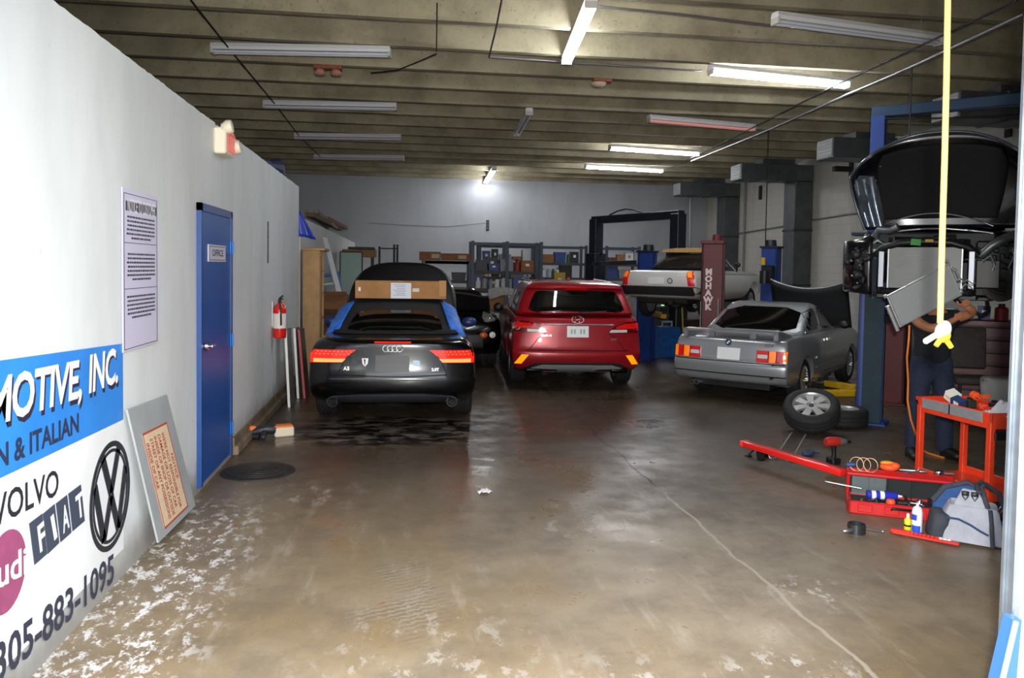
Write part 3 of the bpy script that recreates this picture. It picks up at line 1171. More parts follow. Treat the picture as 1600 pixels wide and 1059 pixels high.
# ------------------------------------------------------------------ silver coupe
def silver_coupe():
    R_ = thing('coupe_car', 'silver grey boxy two-door coupe with a rear wing spoiler, bonnet raised, parked at an angle', 'car', (4.38, 10.22, 0), -math.radians(44.4), s=.986)
    SIL = mat('silver_car_paint', '#a9adb0', 0.3, 0.55, coat=0.7)
    SIL2 = mat('silver_trim_paint', '#9a9ea2', 0.35, 0.5, coat=0.4)
    low = [S_(.24, .16, 4.15, .76, cr=.06), S_(.30, .07, 4.25, .80, cr=.06, n=4), S_(.38, .03, 4.3, .815, cr=.06, n=4.5), S_(.50, .01, 4.32, .82, cr=.06, n=4.5), S_(.565, .01, 4.32, .822, cr=.06, n=4.5),
           S_(.58, .05, 4.3, .815, cr=.06, n=4.5), S_(.70, .055, 4.28, .812, cr=.06, n=4.5), S_(.80, .07, 4.22, .80, cr=.07, n=4.5), S_(.87, .085, 4.15, .785, .76, cr=.08, n=4), S_(.895, .11, 4.0, .77, .75, cr=.1, n=4),
           S_(.91, .3, 3.5, .76, .74, cr=.1, n=4), S_(.93, .85, 3.1, .745, .73, cr=.1, n=4)]
    body = make_shell('body', low, SIL, R_, [(.95, .30, .345, .58, 1.2), (3.52, .30, .345, .58, 1.2)])
    up = [S_(.90, .85, 3.1, .745, .73, cr=.1, n=4), S_(.95, .93, 3.0, .735, .72, cr=.11, n=4), S_(1.05, 1.1, 2.8, .70, .69, cr=.12, n=4), S_(1.18, 1.34, 2.62, .665, .65, cr=.12, n=4), S_(1.28, 1.53, 2.44, .635, .62, cr=.12, n=3.8),
          S_(1.335, 1.63, 2.32, .61, .59, cr=.13, n=3.6), S_(1.36, 1.75, 2.2, .54, .52, cr=.12)]
    cab = make_shell('cabin', up, SIL, R_)
    k = Skin(body, cab)
    mb = MB()
    k.patch(mb, [(-.63, .945), (.63, .945), (.55, 1.29), (-.55, 1.29)], 'rear', smooth=1, res=.08)
    mb.build('rear_window', GLASSD, R_, 50)
    for sd in ('right', 'left'):
        mb = MB()
        k.patch(mb, [(1.20, .975), (1.82, .975), (1.82, 1.285), (1.64, 1.28), (1.42, 1.2)], sd, smooth=1, res=.07)
        k.patch(mb, [(1.90, .975), (2.88, .965), (2.55, 1.2), (2.40, 1.28), (1.90, 1.285)], sd, smooth=1, res=.07)
        mb.build('side_window', GLASSD, R_, 50)
        mb = MB()
        k.tube(mb, [(1.12, .958), (2.95, .95)], sd, .008, .004)
        mb.build('window_trim', CHROME, R_, 50)
        mb = MB()
        k.patch(mb, [(.98 + .4, .575), (3.1, .575), (3.1, .60), (.98 + .4, .60)], sd, off=.014, thick=.02)
        k.patch(mb, [(.98 + .4, .44), (3.1, .44), (3.1, .452), (.98 + .4, .452)], sd, off=.012, thick=.02)
        mb.build('rub_strip', SIL2, R_, 50)
        mb = MB()
        k.tube(mb, [(1.86, .95), (1.86, .35)], sd, .005, .0)
        k.tube(mb, [(1.86, .35), (3.0, .34), (3.02, .9)], sd, .005, .0)
        mb.build('door_gap', SEAM, R_)
        mb = MB()
        k.patch(mb, [(1.93, .80), (2.1, .80), (2.1, .83), (1.93, .83)], sd, off=.03, thick=.02)
        mb.build('door_handle', CHROME, R_)
    for sg in (-1, 1):
        f = lambda pts: [(sg * x, z) for x, z in pts]
        mb = MB()
        k.patch(mb, f([(.80, .595), (.40, .595), (.40, .755), (.80, .755)]), 'rear', off=.012, thick=.03, res=.05)
        L = mb.build('tail_lamp', REDL, R_, 50)
        mb = MB()
        k.patch(mb, f([(.655, .60), (.575, .60), (.575, .75), (.655, .75)]), 'rear', off=.018, thick=.01, res=.04)
        k.patch(mb, f([(.795, .60), (.755, .60), (.755, .75), (.795, .75)]), 'rear', off=.018, thick=.01, res=.04)
        mb.build('amber_lens', AMBER, L)
        mb = MB()
        k.patch(mb, f([(.55, .65), (.42, .65), (.42, .70), (.55, .70)]), 'rear', off=.018, thick=.01, res=.04)
        mb.build('clear_lens', CLEARL, L)
        mb = MB()
        for z in (.648, .702):
            k.tube(mb, f([(.795, z), (.405, z)]), 'rear', .004, .014)
        for x in (.56, .67):
            k.tube(mb, f([(x, .597), (x, .753)]), 'rear', .004, .014)
        mb.build('lens_divider', SEAM, L)
        mb = MB()
        mb.ball((sg * .87, 2.78, 1.0), (.085, .05, .065))
        mb.bar((sg * .74, 2.8, .96), (sg * .82, 2.78, .98), .05, .04)
        mb.build('door_mirror', BLACK, R_, 60)
    mb = MB()
    k.patch(mb, [(-.15, .60), (.17, .60), (.17, .765), (-.15, .765)], 'rear', off=.012, thick=.02)
    mb.build('license_plate', PLATE, R_)
    mb = MB()
    loc, nr, d = k.hit('rear', 0, .84)
    mm = T(loc.x, loc.y - .012, loc.z, rx=PI / 2)
    mb.lathe([(.0001, .004), (.045, .002), (.048, -.008), (.0001, -.008)], 24, mm)
    em = mb.build('roundel_emblem', BLACK, R_, 50)
    mb = MB()
    mb.lathe([(.041, .006), (.048, .006), (.048, .001), (.041, .001)], 24, mm, closed=True)
    mb.build('emblem_ring', CHROME, em, 50)
    for q, mq in ((0, 'q_white'), (1, 'q_blue'), (2, 'q_white'), (3, 'q_blue')):
        mb = MB()
        pts = [(0, 0)] + [(.027 * math.cos(q * PI / 2 + j * PI / 12), .027 * math.sin(q * PI / 2 + j * PI / 12)) for j in range(7)]
        mb.add([(x, y, .007) for x, y in pts], [tuple(range(8))], mm)
        mb.build('emblem_quarter', mat(mq, '#f2f2f2' if 'w' in mq else '#2a66b8', .4), em)
    mb = MB()
    k.text(mb, '325iS', .56, .825, 'rear', .055, off=.005, bold=.001)
    mb.build('chrome_badge', CHROME, R_)
    # bumper break lines
    mb = MB()
    k.tube(mb, [(-.78 + 1.56 * i / 24, .575) for i in range(25)], 'rear', .009, -.002)
    k.tube(mb, [(-.80 + 1.6 * i / 24, .405) for i in range(25)], 'rear', .010, -.001)
    k.tube(mb, [(.0, .39), (.6, .40)], 'right', .010, -.001)
    k.tube(mb, [(.0, .575), (.55, .575)], 'right', .009, -.002)
    mb.build('bumper_gap', SEAM, R_)
    mb = MB()
    k.patch(mb, [(-.76, .245), (.78, .245), (.78, .262), (-.76, .262)], 'rear', off=.03, thick=.04)
    mb.build('bumper_lip', SIL2, R_, 50)
    # wing
    mb = MB()
    prof = [(0, 0), (.2, .012), (.2, .03), (.1, .04), (0, .028)]
    mb.prism(prof, 1.30, T(.65, .09, .975, rz=PI / 2))
    w_ = mb.build('rear_wing', SIL2, R_)
    for sg in (-1, 1):
        mb = MB()
        mb.prism([(.0, -.08), (.62, -.06), (.62, -.045), (.2, .03), (0, .03)], .06, T(sg * .65 + .03, .09, .975, rz=PI / 2))
        mb.build('wing_end', SIL2, w_)
    for x in (-.3, .3):
        mb = MB()
        mb.box((x, .22, .94), (.08, .05, .09))
        mb.build('wing_foot', SIL2, w_)
    # tailpipes under the left corner
    mb = MB()
    for x in (-.52, -.45):
        mb.lathe([(.026, 0), (.032, 0), (.032, .2), (.026, .2)], 16, T(x, .06, .235, rx=-PI / 2), closed=True)
    mb.build('tailpipe', STEEL, R_, 50)
    # bonnet, hinged at the nose, black underside towards us
    mb = MB()
    nx, ny = 18, 8
    vs, fs = [], []
    for j in range(ny + 1):
        t = j / ny
        for i in range(nx + 1):
            u = i / nx * 2 - 1
            vs.append((.66 * u + .02, 4.1 - .42 * t, .84 + .80 * t - .10 * (1 - u * u) * t + .05 * u * u * t))
    for j in range(ny):
        for i in range(nx):
            q = j * (nx + 1) + i
            fs.append((q, q + 1, q + nx + 2, q + nx + 1))
    mb.add(vs, fs)
    o = mb.build('raised_bonnet', mat('bonnet_underside', '#101113', 0.6), R_, 60)
    md = o.modifiers.new('t', 'SOLIDIFY')
    md.thickness = .02
    mb = MB()
    mb.tube([(.66 * u + .02, 4.1 - .42 + .012, 1.64 - .10 * (1 - u * u) + .05 * u * u) for u in [i / 12 - 1 for i in range(25)]], .02, 8)
    mb.build('bonnet_edge', SIL, R_, 60)
    for sg in (-1, 1):
        for y in (.95, 3.52):
            wheel(R_, (sg * .70, y, .30), sg, .30, .205, 'weave', 12)
    mb = MB()
    mb.box((0, 2.1, .3), (1.1, 3.8, .2))
    mb.build('underbody', BLACK, R_)
    return R_


bmw = silver_coupe()

# ================================================================== CEILING AND WALLS
HOUSE = mat('fixture_white', '#dfe0e2', 0.4)
HOUSE_END = mat('fixture_end', '#c9c4b8', 0.5)
TUBE_ON = mat('tube_lit', '#ffffff', 0.3, emit='#f4f8ff', estr=80.0)
TUBE_OFF = mat('tube_off', '#d3d6df', 0.25)
TUBE_PINK = mat('tube_pink', '#d9b9bb', 0.25, emit='#ff8f80', estr=0.25)


def fixture(a, b, label, lit, zf=4.70, tube=None):
    A, B = at_z(*a, zf), at_z(*b, zf)
    L = (B - A).length
    mid = (A + B) / 2
    L = 2.44 if abs(L - 2.44) < .5 else L
    ang = math.atan2(B.y - A.y, B.x - A.x)
    t = thing('fluorescent_fixture', label, 'ceiling light', (mid.x, mid.y, zf), ang, 'strip lights under the concrete ribs')
    mb = MB()
    mb.prism([(-.055, 0), (.055, 0), (.075, .035), (.055, .085), (-.055, .085), (-.075, .035)], L, T(-L / 2, 0, 0.02, rz=-PI / 2))
    mb.build('housing', HOUSE, t)
    for s_ in (-1, 1):
        mb = MB()
        mb.box((s_ * (L / 2 - .012), 0, 0.0), (.03, .15, .075), bev=.006)
        mb.build('lamp_holder', HOUSE_END, t)
        mb = MB()
        mb.cyl((-L / 2 + .03, s_ * .045, -.012), (L / 2 - .03, s_ * .045, -.012), .019, seg=10)
        mb.build('tube', tube or (TUBE_ON if lit else TUBE_OFF), t, 40)
        mb = MB()
        wy = mid.y + math.sin(ang) * s_ * L * .38
        top = ZC - zf if min(abs(wy - r_ - .06) for r_ in RIBS) < .08 else ZC + .5 - zf
        mb.cyl((s_ * L * .38, 0, .1), (s_ * L * .38, 0, top), .006, seg=6)
        mb.build('hanger', STEEL, t)
    return t


fixture((338, 80), (603, 85), 'unlit strip light nearest the door in the row over the black convertible', 0)
fixture((415, 166), (617, 170), 'second unlit strip light from the door in the row over the black convertible', 0)
fixture((460, 215), (627, 217), 'third unlit strip light from the door in the row over the black convertible', 0)
fixture((490, 247), (632, 249), 'farthest unlit strip light in the row over the black convertible', 0)
fixture((925, 5), (885, 98), 'bright lit strip light hung lengthwise, nearest the door of the middle row', 1)
fixture((828, 175), (807, 212), 'unlit strip light hung lengthwise in the middle row', 0)
fixture((772, 265), (759, 285), 'lit strip light hung lengthwise close to the back wall', 1)
fixture((1202, 32), (1475, 68), 'unlit crosswise strip light beside the yellow rope, nearest in the right row', 0)
fixture((1103, 112), (1330, 135), 'largest lit crosswise strip light in the right row', 1)
fixture((1004, 187), (1186, 203), 'dim pinkish crosswise strip light in the right row', 0, tube=TUBE_PINK)
fixture((946, 232), (1097, 242), 'second lit crosswise strip light from the back in the right row', 1)
fixture((909, 261), (1040, 268), 'lit crosswise strip light farthest back in the right row', 1)

WIRE = mat('black_cable', '#0e0e0f', 0.6)
CONDUIT = mat('conduit', '#8f9090', 0.4, 0.7)


def cable(name, pts, r, m, label, cat, group=None):
    mb = MB()
    mb.tube(pts, r, 6)
    return tag(mb.build(name, m, None, 60), label, cat, group)


cable('ceiling_cable', [at_z(x, y, 4.74) for x, y in ((298, 0), (358, 76), (430, 163), (468, 213), (502, 246))], .012, WIRE, 'black cable running along the unlit strip lights over the black convertible', 'cable')
cable('ceiling_cable', [at_z(784, 0, 4.76), at_z(775, 45, 4.76), at_z(764, 89, 4.78)], .012, WIRE, 'short black cable running down the concrete ribs left of the bright strip light', 'cable')
cable('conduit_pipe', [at_z(764, 89, 4.78), at_z(900, 98, 4.78), at_z(1096, 111, 4.78)], .014, CONDUIT, 'thin grey conduit from black cable to the largest lit strip light', 'conduit')
cable('conduit_pipe', [at_z(915, 8, 4.78), at_z(1060, 22, 4.78), at_z(1205, 40, 4.78)], .014, CONDUIT, 'thin grey conduit between the bright lengthwise light and the nearest right-row light', 'conduit')
cable('conduit_pipe', [at_z(683, 5, 4.79), at_z(682, 80, 4.79)], .008, WIRE, 'thin dark vertical conduit line crossing two ribs above the black convertible', 'conduit')
cable('ceiling_cable', [at_z(682, 84, 4.79), at_z(650, 98, 4.74), at_z(620, 110, 4.75), at_z(580, 114, 4.79)], .01, WIRE, 'sagging dark cable running from ribs to the orange twin lamp', 'cable')
cable('wire_rod', [at_z(1590, 0, 4.6), at_z(1462, 60, 4.6), at_z(1322, 125, 4.6), at_z(1175, 200, 4.6), at_z(1095, 240, 4.6), at_z(1040, 266, 4.6)], .012, WIRE, 'dark cable linking the right row of strip lights', 'cable')
cable('air_pipe', [at_z(1600, 22, 4.5), at_z(1425, 104, 4.5), at_z(1246, 182, 4.5), at_z(1200, 203, 4.5), at_z(1080, 252, 4.5)], .02, CONDUIT, 'pale air pipe hung slantwise below the ceiling on the right', 'pipe')
p = at_z(1425, 104, 4.5)
cable('drop_cable', [p, (p.x, p.y, 2.9)], .009, WIRE, 'black cable dropping from the air pipe behind the raised black bonnet', 'cable')
p = at_z(1201, 203, 4.5)
cable('drop_cable', [p, (p.x, p.y, 2.35)], .010, WIRE, 'black cable dropping from the air pipe to the dented blue lift post', 'cable')

# orange twin emergency lamp, smoke detector
p = at_z(515, 112, 4.78)
p.y = min(RIBS, key=lambda r_: abs(r_ - p.y)) + .06
p.z = ZC - .03
t = thing('twin_lamp', 'rusty orange twin-head lamp mounted under a ceiling rib', 'lamp', p)
mb = MB()
mb.box((0, 0, 0), (.42, .14, .06), bev=.01)
mb.build('bracket', mat('rust_orange', '#8e4f34', .7, noise=.3), t)
for s_ in (-1, 1):
    mb = MB()
    mb.lathe([(.03, .03), (.08, -.02), (.085, -.06), (.06, -.08), (.0001, -.085)], 16, T(s_ * .12, 0, -.04))
    mb.build('lamp_head', mat('lamp_head', '#b78a74', .4), t, 50)
p = at_z(937, 128, 4.74)
p.y = min(RIBS, key=lambda r_: abs(r_ - p.y)) + .06
p.z = ZC - .065
t = thing('smoke_detector', 'round smoke detector with reddish mount under a ceiling rib', 'smoke detector', p)
mb = MB()
mb.lathe([(.0001, -.06), (.07, -.06), (.11, -.03), (.12, 0), (.0001, .01)], 20)
mb.build('housing', mat('detector_cream', '#cdb9a0', .5), t, 50)
mb = MB()
mb.box((.05, 0, .04), (.3, .14, .05), bev=.01)
mb.build('mount_plate', mat('rust_orange'  , '#8e4f34', .7), t)

# ---- sheet-metal ducts along the right wall
DUCT = mat('duct_grey', '#565a5c', 0.45, 0.4, noise=0.2, scale=5)
GRILLE = mat('duct_grille', '#b9bcba', 0.5)


def duct(px_arm, py_arm, px_end, zt, label, w_=.62):
    """riser on the right wall at the pixel column px_arm, arm reaching to px_end"""
    y = at_x(px_arm, py_arm, XR - .3).y
    xe = at_y(px_end, py_arm, y - .3).x
    t = thing('air_duct', label, 'duct', (XR, y, 0), 0, 'grey ducts up the block wall')
    mb = MB()
    mb.box((-.27, 0, (zt - .2) / 2), (.5, w_, zt - .25), bev=.01)
    mb.build('riser', DUCT, t)
    L = XR - xe
    mb = MB()
    mb.box((-L / 2 - .01, 0, zt), (L - .02, w_ * 1.05, .42), bev=.01)
    for k in range(1, int(L / .5)):
        mb.box((-k * .5, 0, zt), (.025, w_ * 1.05 + .04, .46))
    mb.build('arm', DUCT, t)
    mb = MB()
    mb.box((-L - .012, 0, zt), (.024, w_ * .95, .36))
    for k in range(5):
        mb.box((-L - .03, 0, zt - .14 + k * .07), (.02, w_ * .9, .012))
    mb.build('grille', GRILLE, t)
    mb = MB()
    mb.box((-L * .45, .1, zt + .29), (.9, .5, .16))
    mb.build('plenum', DUCT, t)
    for zz in (zt * .33, zt * .66):
        mb = MB()
        mb.box((-.275, 0, zz), (.53, w_ + .03, .05))
        mb.build('strap', mat('duct_strap', '#2c2e30', .5), t)
    return t


duct(1137, 292, 1063, 4.42, 'grey wall duct with outlet arm farthest back, by the back corner')
duct(1247, 262, 1158, 4.42, 'grey wall duct with outlet arm, second from the back corner')
duct(1400, 205, 1302, 4.42, 'grey wall duct with outlet arm behind the blue lift post')
duct(1660, 120, 1500, 4.42, 'grey wall duct with outlet arm nearest the door, above black car')

# ---- black cross and slot brackets, pipes on the block wall
IRON = mat('black_iron', '#131314', .6)


def cross(px, py, h, arm, label):
    p = at_x(px, py, XR - .03)
    t = thing('wall_bracket', label, 'bracket', p, 0, 'black brackets on the walls')
    mb = MB()
    mb.box((0, 0, 0), (.05, .14, h), bev=.005)
    mb.build('bar', IRON, t)
    if arm:
        mb = MB()
        mb.box((-.22, .02, -.02), (.44, .14, .12), bev=.005)
        mb.build('arm', IRON, t)
    return t


cross(1330, 263, .5, 1, 'black cross-shaped iron bracket high on the block wall left of the raised black bonnet')
cross(1576, 190, .55, 1, 'black cross-shaped iron bracket on block wall above the raised black bonnet')
cross(1188, 301, .42, 0, 'black upright slot bracket on block wall between the two rear ducts')
cross(1095, 328, .42, 0, 'black upright slot bracket on block wall by the back corner')
p = at_y(762, 352, YB - .03)
t = thing('wall_socket_strip', 'small black upright box on the grey back wall', 'box', p)
mb = MB()
mb.box((0, 0, 0), (.1, .05, .36), bev=.01)
mb.build('box', IRON, t)
for k in range(3):
    mb = MB()
    mb.box((0, -.03, -.1 + .1 * k), (.06, .01, .05))
    mb.build('socket', GREYP, t)
cable('wall_wire', [at_y(x, y, YB - .02) for x, y in ((575, 348), (640, 352), (700, 354), (758, 348))], .006, CONDUIT, 'thin sagging wire on the back wall leading to the small black box', 'wire')
p1 = at_x(1165, 268, XR - .05)
cable('wall_pipe', [p1, (XR - .05, p1.y, 1.2)], .03, CONDUIT, 'thin vertical pipe on the block wall left of the second duct', 'pipe')
cable('wall_pipe', [at_x(1150, 365, XR - .06), at_x(1232, 352, XR - .06)], .02, CONDUIT, 'thin horizontal pipe on block wall between the two rear ducts', 'pipe')
cable('wall_pipe', [at_x(1264, 344, XR - .06), at_x(1362, 328, XR - .06)], .02, CONDUIT, 'thin horizontal pipe on block wall right of the second duct', 'pipe')
p1 = at_x(1079, 292, XR - .05)
cable('wall_pipe', [at_y(1079, 296, YB - .06), at_y(1077, 400, YB - .06)], .035, CONDUIT, 'thin vertical pipe at the back corner of the shop', 'pipe')

# ================================================================== LEFT WALL
LW = XL


def onwall(px, py, out=0.0):
    p = at_x(px, py, LW)
    return Vector((LW + out, p.y, p.z))


def wall_text(mb, txt, a, b, h, ext=.002, out=.01, shear=0.0, bold=0.0, space=1.0):
    """lettering on the left wall running from pixel a to b along its middle line, h metres tall"""
    A, B = onwall(*a), onwall(*b)
    L = (B - A).length
    vs, fs = text_geo(txt, 1.0, .0, shear, bold, 'LEFT', space)
    x0, x1 = min(v[0] for v in vs), max(v[0] for v in vs)
    y0, y1 = min(v[1] for v in vs), max(v[1] for v in vs)
    ux = (B - A).normalized()
    uy = Vector((0, 0, 1))
    n_ = len(vs)
    top = []
    for x, y, z in vs:
        q = A + ux * ((x - x0) / (x1 - x0) * L) + uy * ((y - (y0 + y1) / 2) / (y1 - y0) * h)
        top.append((LW + out, q.y, q.z))
    mb.add(top, fs)
    return mb


# shop sign painted on boards
sg_ = thing('shop_sign', 'painted shop sign board, blue panel with white lettering over car-maker logos and a telephone number', 'sign', (0, 0, 0))
BLUE = mat('sign_blue', '#2f86dd', 0.45, noise=0.12, scale=3)
SWH = mat('sign_white', '#e6e8ea', 0.5, noise=0.06, scale=4)
INK = mat('sign_ink', '#23262f', 0.5)
yr = onwall(190, 600).y
zt = onwall(185, 538).z
zt0 = onwall(0, 563).z
yl = onwall(-60, 600).y
zb1, zb0 = onwall(190, 655).z, onwall(0, 745).z
sl = (zb1 - zb0) / (yr - onwall(0, 745).y)


def wquad(mb, y0, y1, za0, za1, zb0_, zb1_, o0, o1):
    vs = [(LW + o, y, z) for o in (o0, o1) for y, z in ((y0, za0), (y1, za1), (y1, zb1_), (y0, zb0_))]
    mb.add(vs, [(0, 1, 2, 3), (7, 6, 5, 4), (0, 4, 5, 1), (1, 5, 6, 2), (2, 6, 7, 3), (3, 7, 4, 0)])


mb = MB()
st = (zt - zt0) / (yr - onwall(0, 563).y)
wquad(mb, yl, yr, zb1 + sl * (yl - yr), zb1, zt + st * (yl - yr), zt, 0.001, .008)
mb.build('blue_panel', BLUE, sg_)
mb = MB()
wquad(mb, yl, yr, .16, .16, zb1 + sl * (yl - yr) - .003, zb1 - .003, 0.001, .006)
mb.build('white_panel', SWH, sg_)
mb = MB()
wall_text(mb, 'MOTIVE,', (-24, 637), (124, 596), .238, out=.0095, shear=.12, bold=.02, space=.95)
wall_text(mb, 'INC.', (135, 585), (181, 570), .212, out=.0095, shear=.12, bold=.02, space=.95)
for i, v in enumerate(mb.v):
    mb.v[i] = (v[0], v[1] + .018, v[2] - .02)
mb.build('lettering_shade', mat('sign_navy', '#2a2740', .5), sg_)
mb = MB()
wall_text(mb, 'MOTIVE,', (-24, 637), (124, 596), .225, out=.011, shear=.12, bold=.026, space=.95)
wall_text(mb, 'INC.', (135, 585), (181, 570), .20, out=.011, shear=.12, bold=.026, space=.95)
mb.build('white_lettering', mat('sign_letter_white', '#f4f3f1', .45), sg_)
mb = MB()
wall_text(mb, 'N & ITALIAN', (-10, 716), (120, 660), .098, out=.0095, bold=.03)
mb.build('dark_lettering', mat('sign_slate', '#27324f', .5), sg_)
mb = MB()
wall_text(mb, 'VOLVO', (-15, 801), (89, 752), .125, out=.0075, bold=.015)
mb.build('wordmark', INK, sg_)
# white-and-maroon oval badge
c = onwall(7, 893)
mb = MB()
mb.lathe([(.0001, .003), (1, .003), (1, 0), (.0001, 0)], 36, Matrix(((0, 0, 1, LW + .006), (1, 0, 0, c.y), (0, 1, 0, c.z), (0, 0, 0, 1))) @ Matrix.Diagonal((.165, .165, 1, 1)))
ov = mb.build('oval_badge', mat('sign_maroon', '#9a4a72', .5, noise=.1), sg_)
mb = MB()
wall_text(mb, 'Audi', (-42, 915), (38, 874), .12, out=.0105, bold=.02)
mb.build('badge_lettering', SWH, ov)
# four slanted tiles
pts = [((50, 848), (71, 831)), ((71, 832), (90, 815)), ((91, 815), (109, 800)), ((110, 799), (130, 783))]
for (a, b), ch in zip(pts, 'FIAT'):
    A, B = onwall(*a), onwall(*b)
    mb = MB()
    h = .098
    g = .02
    vs = []
    for o in (.006, .009):
        for p_, dz, dy in ((A, -h, .0), (B, -h, .0), (B, h, -.045), (A, h, -.045)):
            vs.append((LW + o, p_.y + dy + (.004 if p_ is A else -.004), p_.z + dz))
    mb.add(vs, [(0, 1, 2, 3), (7, 6, 5, 4), (0, 4, 5, 1), (1, 5, 6, 2), (2, 6, 7, 3), (3, 7, 4, 0)])
    tl = mb.build('letter_tile', mat('sign_tile', '#3d4658', .5), sg_)
    mb = MB()
    wall_text(mb, ch, (a[0] + 4, a[1] - 2), (b[0] - 4, b[1] + 2), .13, out=.0105, shear=-.25, bold=.03)
    mb.build('tile_letter', SWH, tl)
# round V over W badge
c = onwall(171, 774)
rr = (onwall(171, 690).z - onwall(171, 858).z) / 2
MW = Matrix(((0, 0, 1, LW + .006), (1, 0, 0, c.y), (0, 1, 0, c.z), (0, 0, 0, 1))) @ Matrix.Diagonal((rr, rr, 1, 1))
mb = MB()
mb.lathe([(.90, 0), (1, 0), (1, .004), (.90, .004)], 48, MW, closed=True)


def stroke(mb, p, q, t, m):
    p, q = Vector((*p, 0)), Vector((*q, 0))
    d = (q - p).normalized()
    s_ = Vector((-d.y, d.x, 0)) * t / 2
    vs = [(*(v.xy), z) for z in (0, .004) for v in (p + s_, p - s_, q - s_, q + s_)]
    mb.add(vs, [(3, 2, 1, 0), (4, 5, 6, 7), (0, 1, 5, 4), (1, 2, 6, 5), (2, 3, 7, 6), (3, 0, 4, 7)], m)


VWM = mb
for a, b in (((-.40, .80), (0, .04)), ((.40, .80), (0, .04)), ((-.76, .36), (-.36, -.72)), ((.76, .36), (.36, -.72)), ((-.36, -.72), (0, .0)), ((.36, -.72), (0, .0))):
    stroke(mb, a, b, .21, MW)
mb.lathe([(.80, 0), (.86, 0), (.86, .004), (.80, .004)], 48, MW, closed=True)
mb.build('round_badge', INK, sg_)
mb = MB()
wall_text(mb, '305-883-1095', (-12, 1042), (176, 886), .165, out=.0075, bold=.022)
mb.build('phone_number', mat('sign_number', '#2d3246', .5), sg_)

# notice poster
ns = thing('notice_poster', 'tall lilac-white notice poster with dark header and small print on the white wall', 'poster', (0, 0, 0))
A, B, Cc, D = onwall(185, 545), onwall(241, 541), onwall(245, 311), onwall(190, 290)
y0, y1 = (A.y + D.y) / 2, (B.y + Cc.y) / 2
z0, z1 = (A.z + B.z) / 2, (Cc.z + D.z) / 2
mb = MB()
wquad(mb, y0, y1, z0, z0, z1, z1, .0095, .0145)
mb.build('sheet', mat('poster_lilac', '#cfcbe3', .4), ns)
INK2 = mat('poster_ink', '#2b2a38', .5)
PW, PH = y1 - y0, z1 - z0


def pr(mb, u0, v0, u1, v1, o=.0158):
    wquad(mb, y0 + u0 * PW, y0 + u1 * PW, z0 + v0 * PH, z0 + v0 * PH, z0 + v1 * PH, z0 + v1 * PH, .0145, o)


mb = MB()
pr(mb, .08, .865, .95, .925)
hd = mb.build('header', INK2, ns)
mb = MB()
vs, fs = text_geo('NOTICE TO CUSTOMER', 1, 0, 0, .01, 'CENTER', 1)
xa = max(v[0] for v in vs)
mb.add([(LW + .0168, y0 + PW * (.515 + .4 * x / xa), z0 + PH * .895 + y * .11) for x, y, z in vs], fs)
mb.build('header_lettering', mat('poster_white', '#f2f0fa', .4), hd)
mb = MB()
for v in (.667, .383):
    pr(mb, .05, v, .95, v + .004)
for u0, v0, u1, v1 in ((.03, .012, .97, .016), (.03, .968, .97, .972), (.03, .012, .04, .97), (.96, .012, .97, .97)):
    pr(mb, u0, v0, u1, v1)
mb.build('ruled_line', INK2, ns)
rng = random.Random(5)
for v0, nrow in ((.83, 6), (.60, 7), (.335, 6)):
    mb = MB()
    for r in range(nrow):
        v = v0 - r * .0262
        ins = .1 if r < nrow - 1 else .22
        u = ins + rng.random() * .03
        while u < 1 - ins:
            q = .02 + rng.random() * .05
            pr(mb, u, v - .006, min(u + q, 1 - ins), v + .006, .0155)
            u += q + .012
    mb.build('small_print', INK2, ns)

# ---- office door
yd0, yd1 = onwall(307, 530).y, onwall(357, 530).y
zdt = (onwall(306, 316).z + onwall(357, 331).z) / 2
zdb = .05
DB = mat('door_blue', '#1b4f9c', 0.4, noise=0.05, scale=3)
door = thing('door_1', 'blue steel office door in a blue frame on the white wall', 'door', (LW, yd0, 0))
door['kind'] = 'structure'
dw = yd1 - yd0
mb = MB()
for y in (.025, dw - .025):
    mb.box((.012, y, (zdt + zdb) / 2), (.05, .05, zdt - zdb))
mb.box((.012, dw / 2, zdt - .03), (.05, dw, .06))
mb.build('door_frame', mat('frame_blue', '#17427f', .4), door)
mb = MB()
mb.box((.006, dw / 2, (zdt + zdb) / 2 - .02), (.04, dw - .11, zdt - zdb - .07), bev=.003)
lf = mb.build('door_leaf', DB, door)
for px, py in ((356, 387), (356, 530), (356, 667)):
    z = onwall(px, py).z
    mb = MB()
    mb.box((.035, dw - .045, z), (.012, .085, .115), bev=.003)
    mb.cyl((.045, dw - .045, z - .057), (.045, dw - .045, z + .057), .009, seg=8)
    mb.build('hinge', mat('hinge_blue', '#2f78c8', .3, .3), door)
z = onwall(313, 541).z
mb = MB()
mb.lathe([(.0001, .03), (.035, .03), (.038, 0), (.0001, 0)], 18, T(.03, .13, z, ry=PI / 2))
mb.cyl((.03, .13, z), (.085, .13, z), .011)
mb.tube([(.085, .13, z), (.09, .17, z), (.085, .26, z - .004)], .011, 8)
mb.build('door_handle', CHROME, door, 50)
a, b = onwall(319, 379), onwall(347, 411)
mb = MB()
mb.box((.03, (a.y + b.y) / 2 - yd0, (a.z + b.z) / 2), (.008, b.y - a.y, .14), bev=.003)
op = mb.build('office_plate', mat('plate_lilac', '#d5d3e4', .4), door)
mb = MB()
vs, fs = text_geo('OFFICE', 1, 0, 0, .02, 'CENTER', 1)
xa = max(v[0] for v in vs)
ym = (a.y + b.y) / 2 - yd0
mb.add([(.0355, ym + .20 * x / xa, (a.z + b.z) / 2 + y * .075) for x, y, z in vs], fs)
mb.build('plate_lettering', INK2, op)
mb = MB()
zc_ = (a.z + b.z) / 2
hw = (b.y - a.y) / 2 - .02
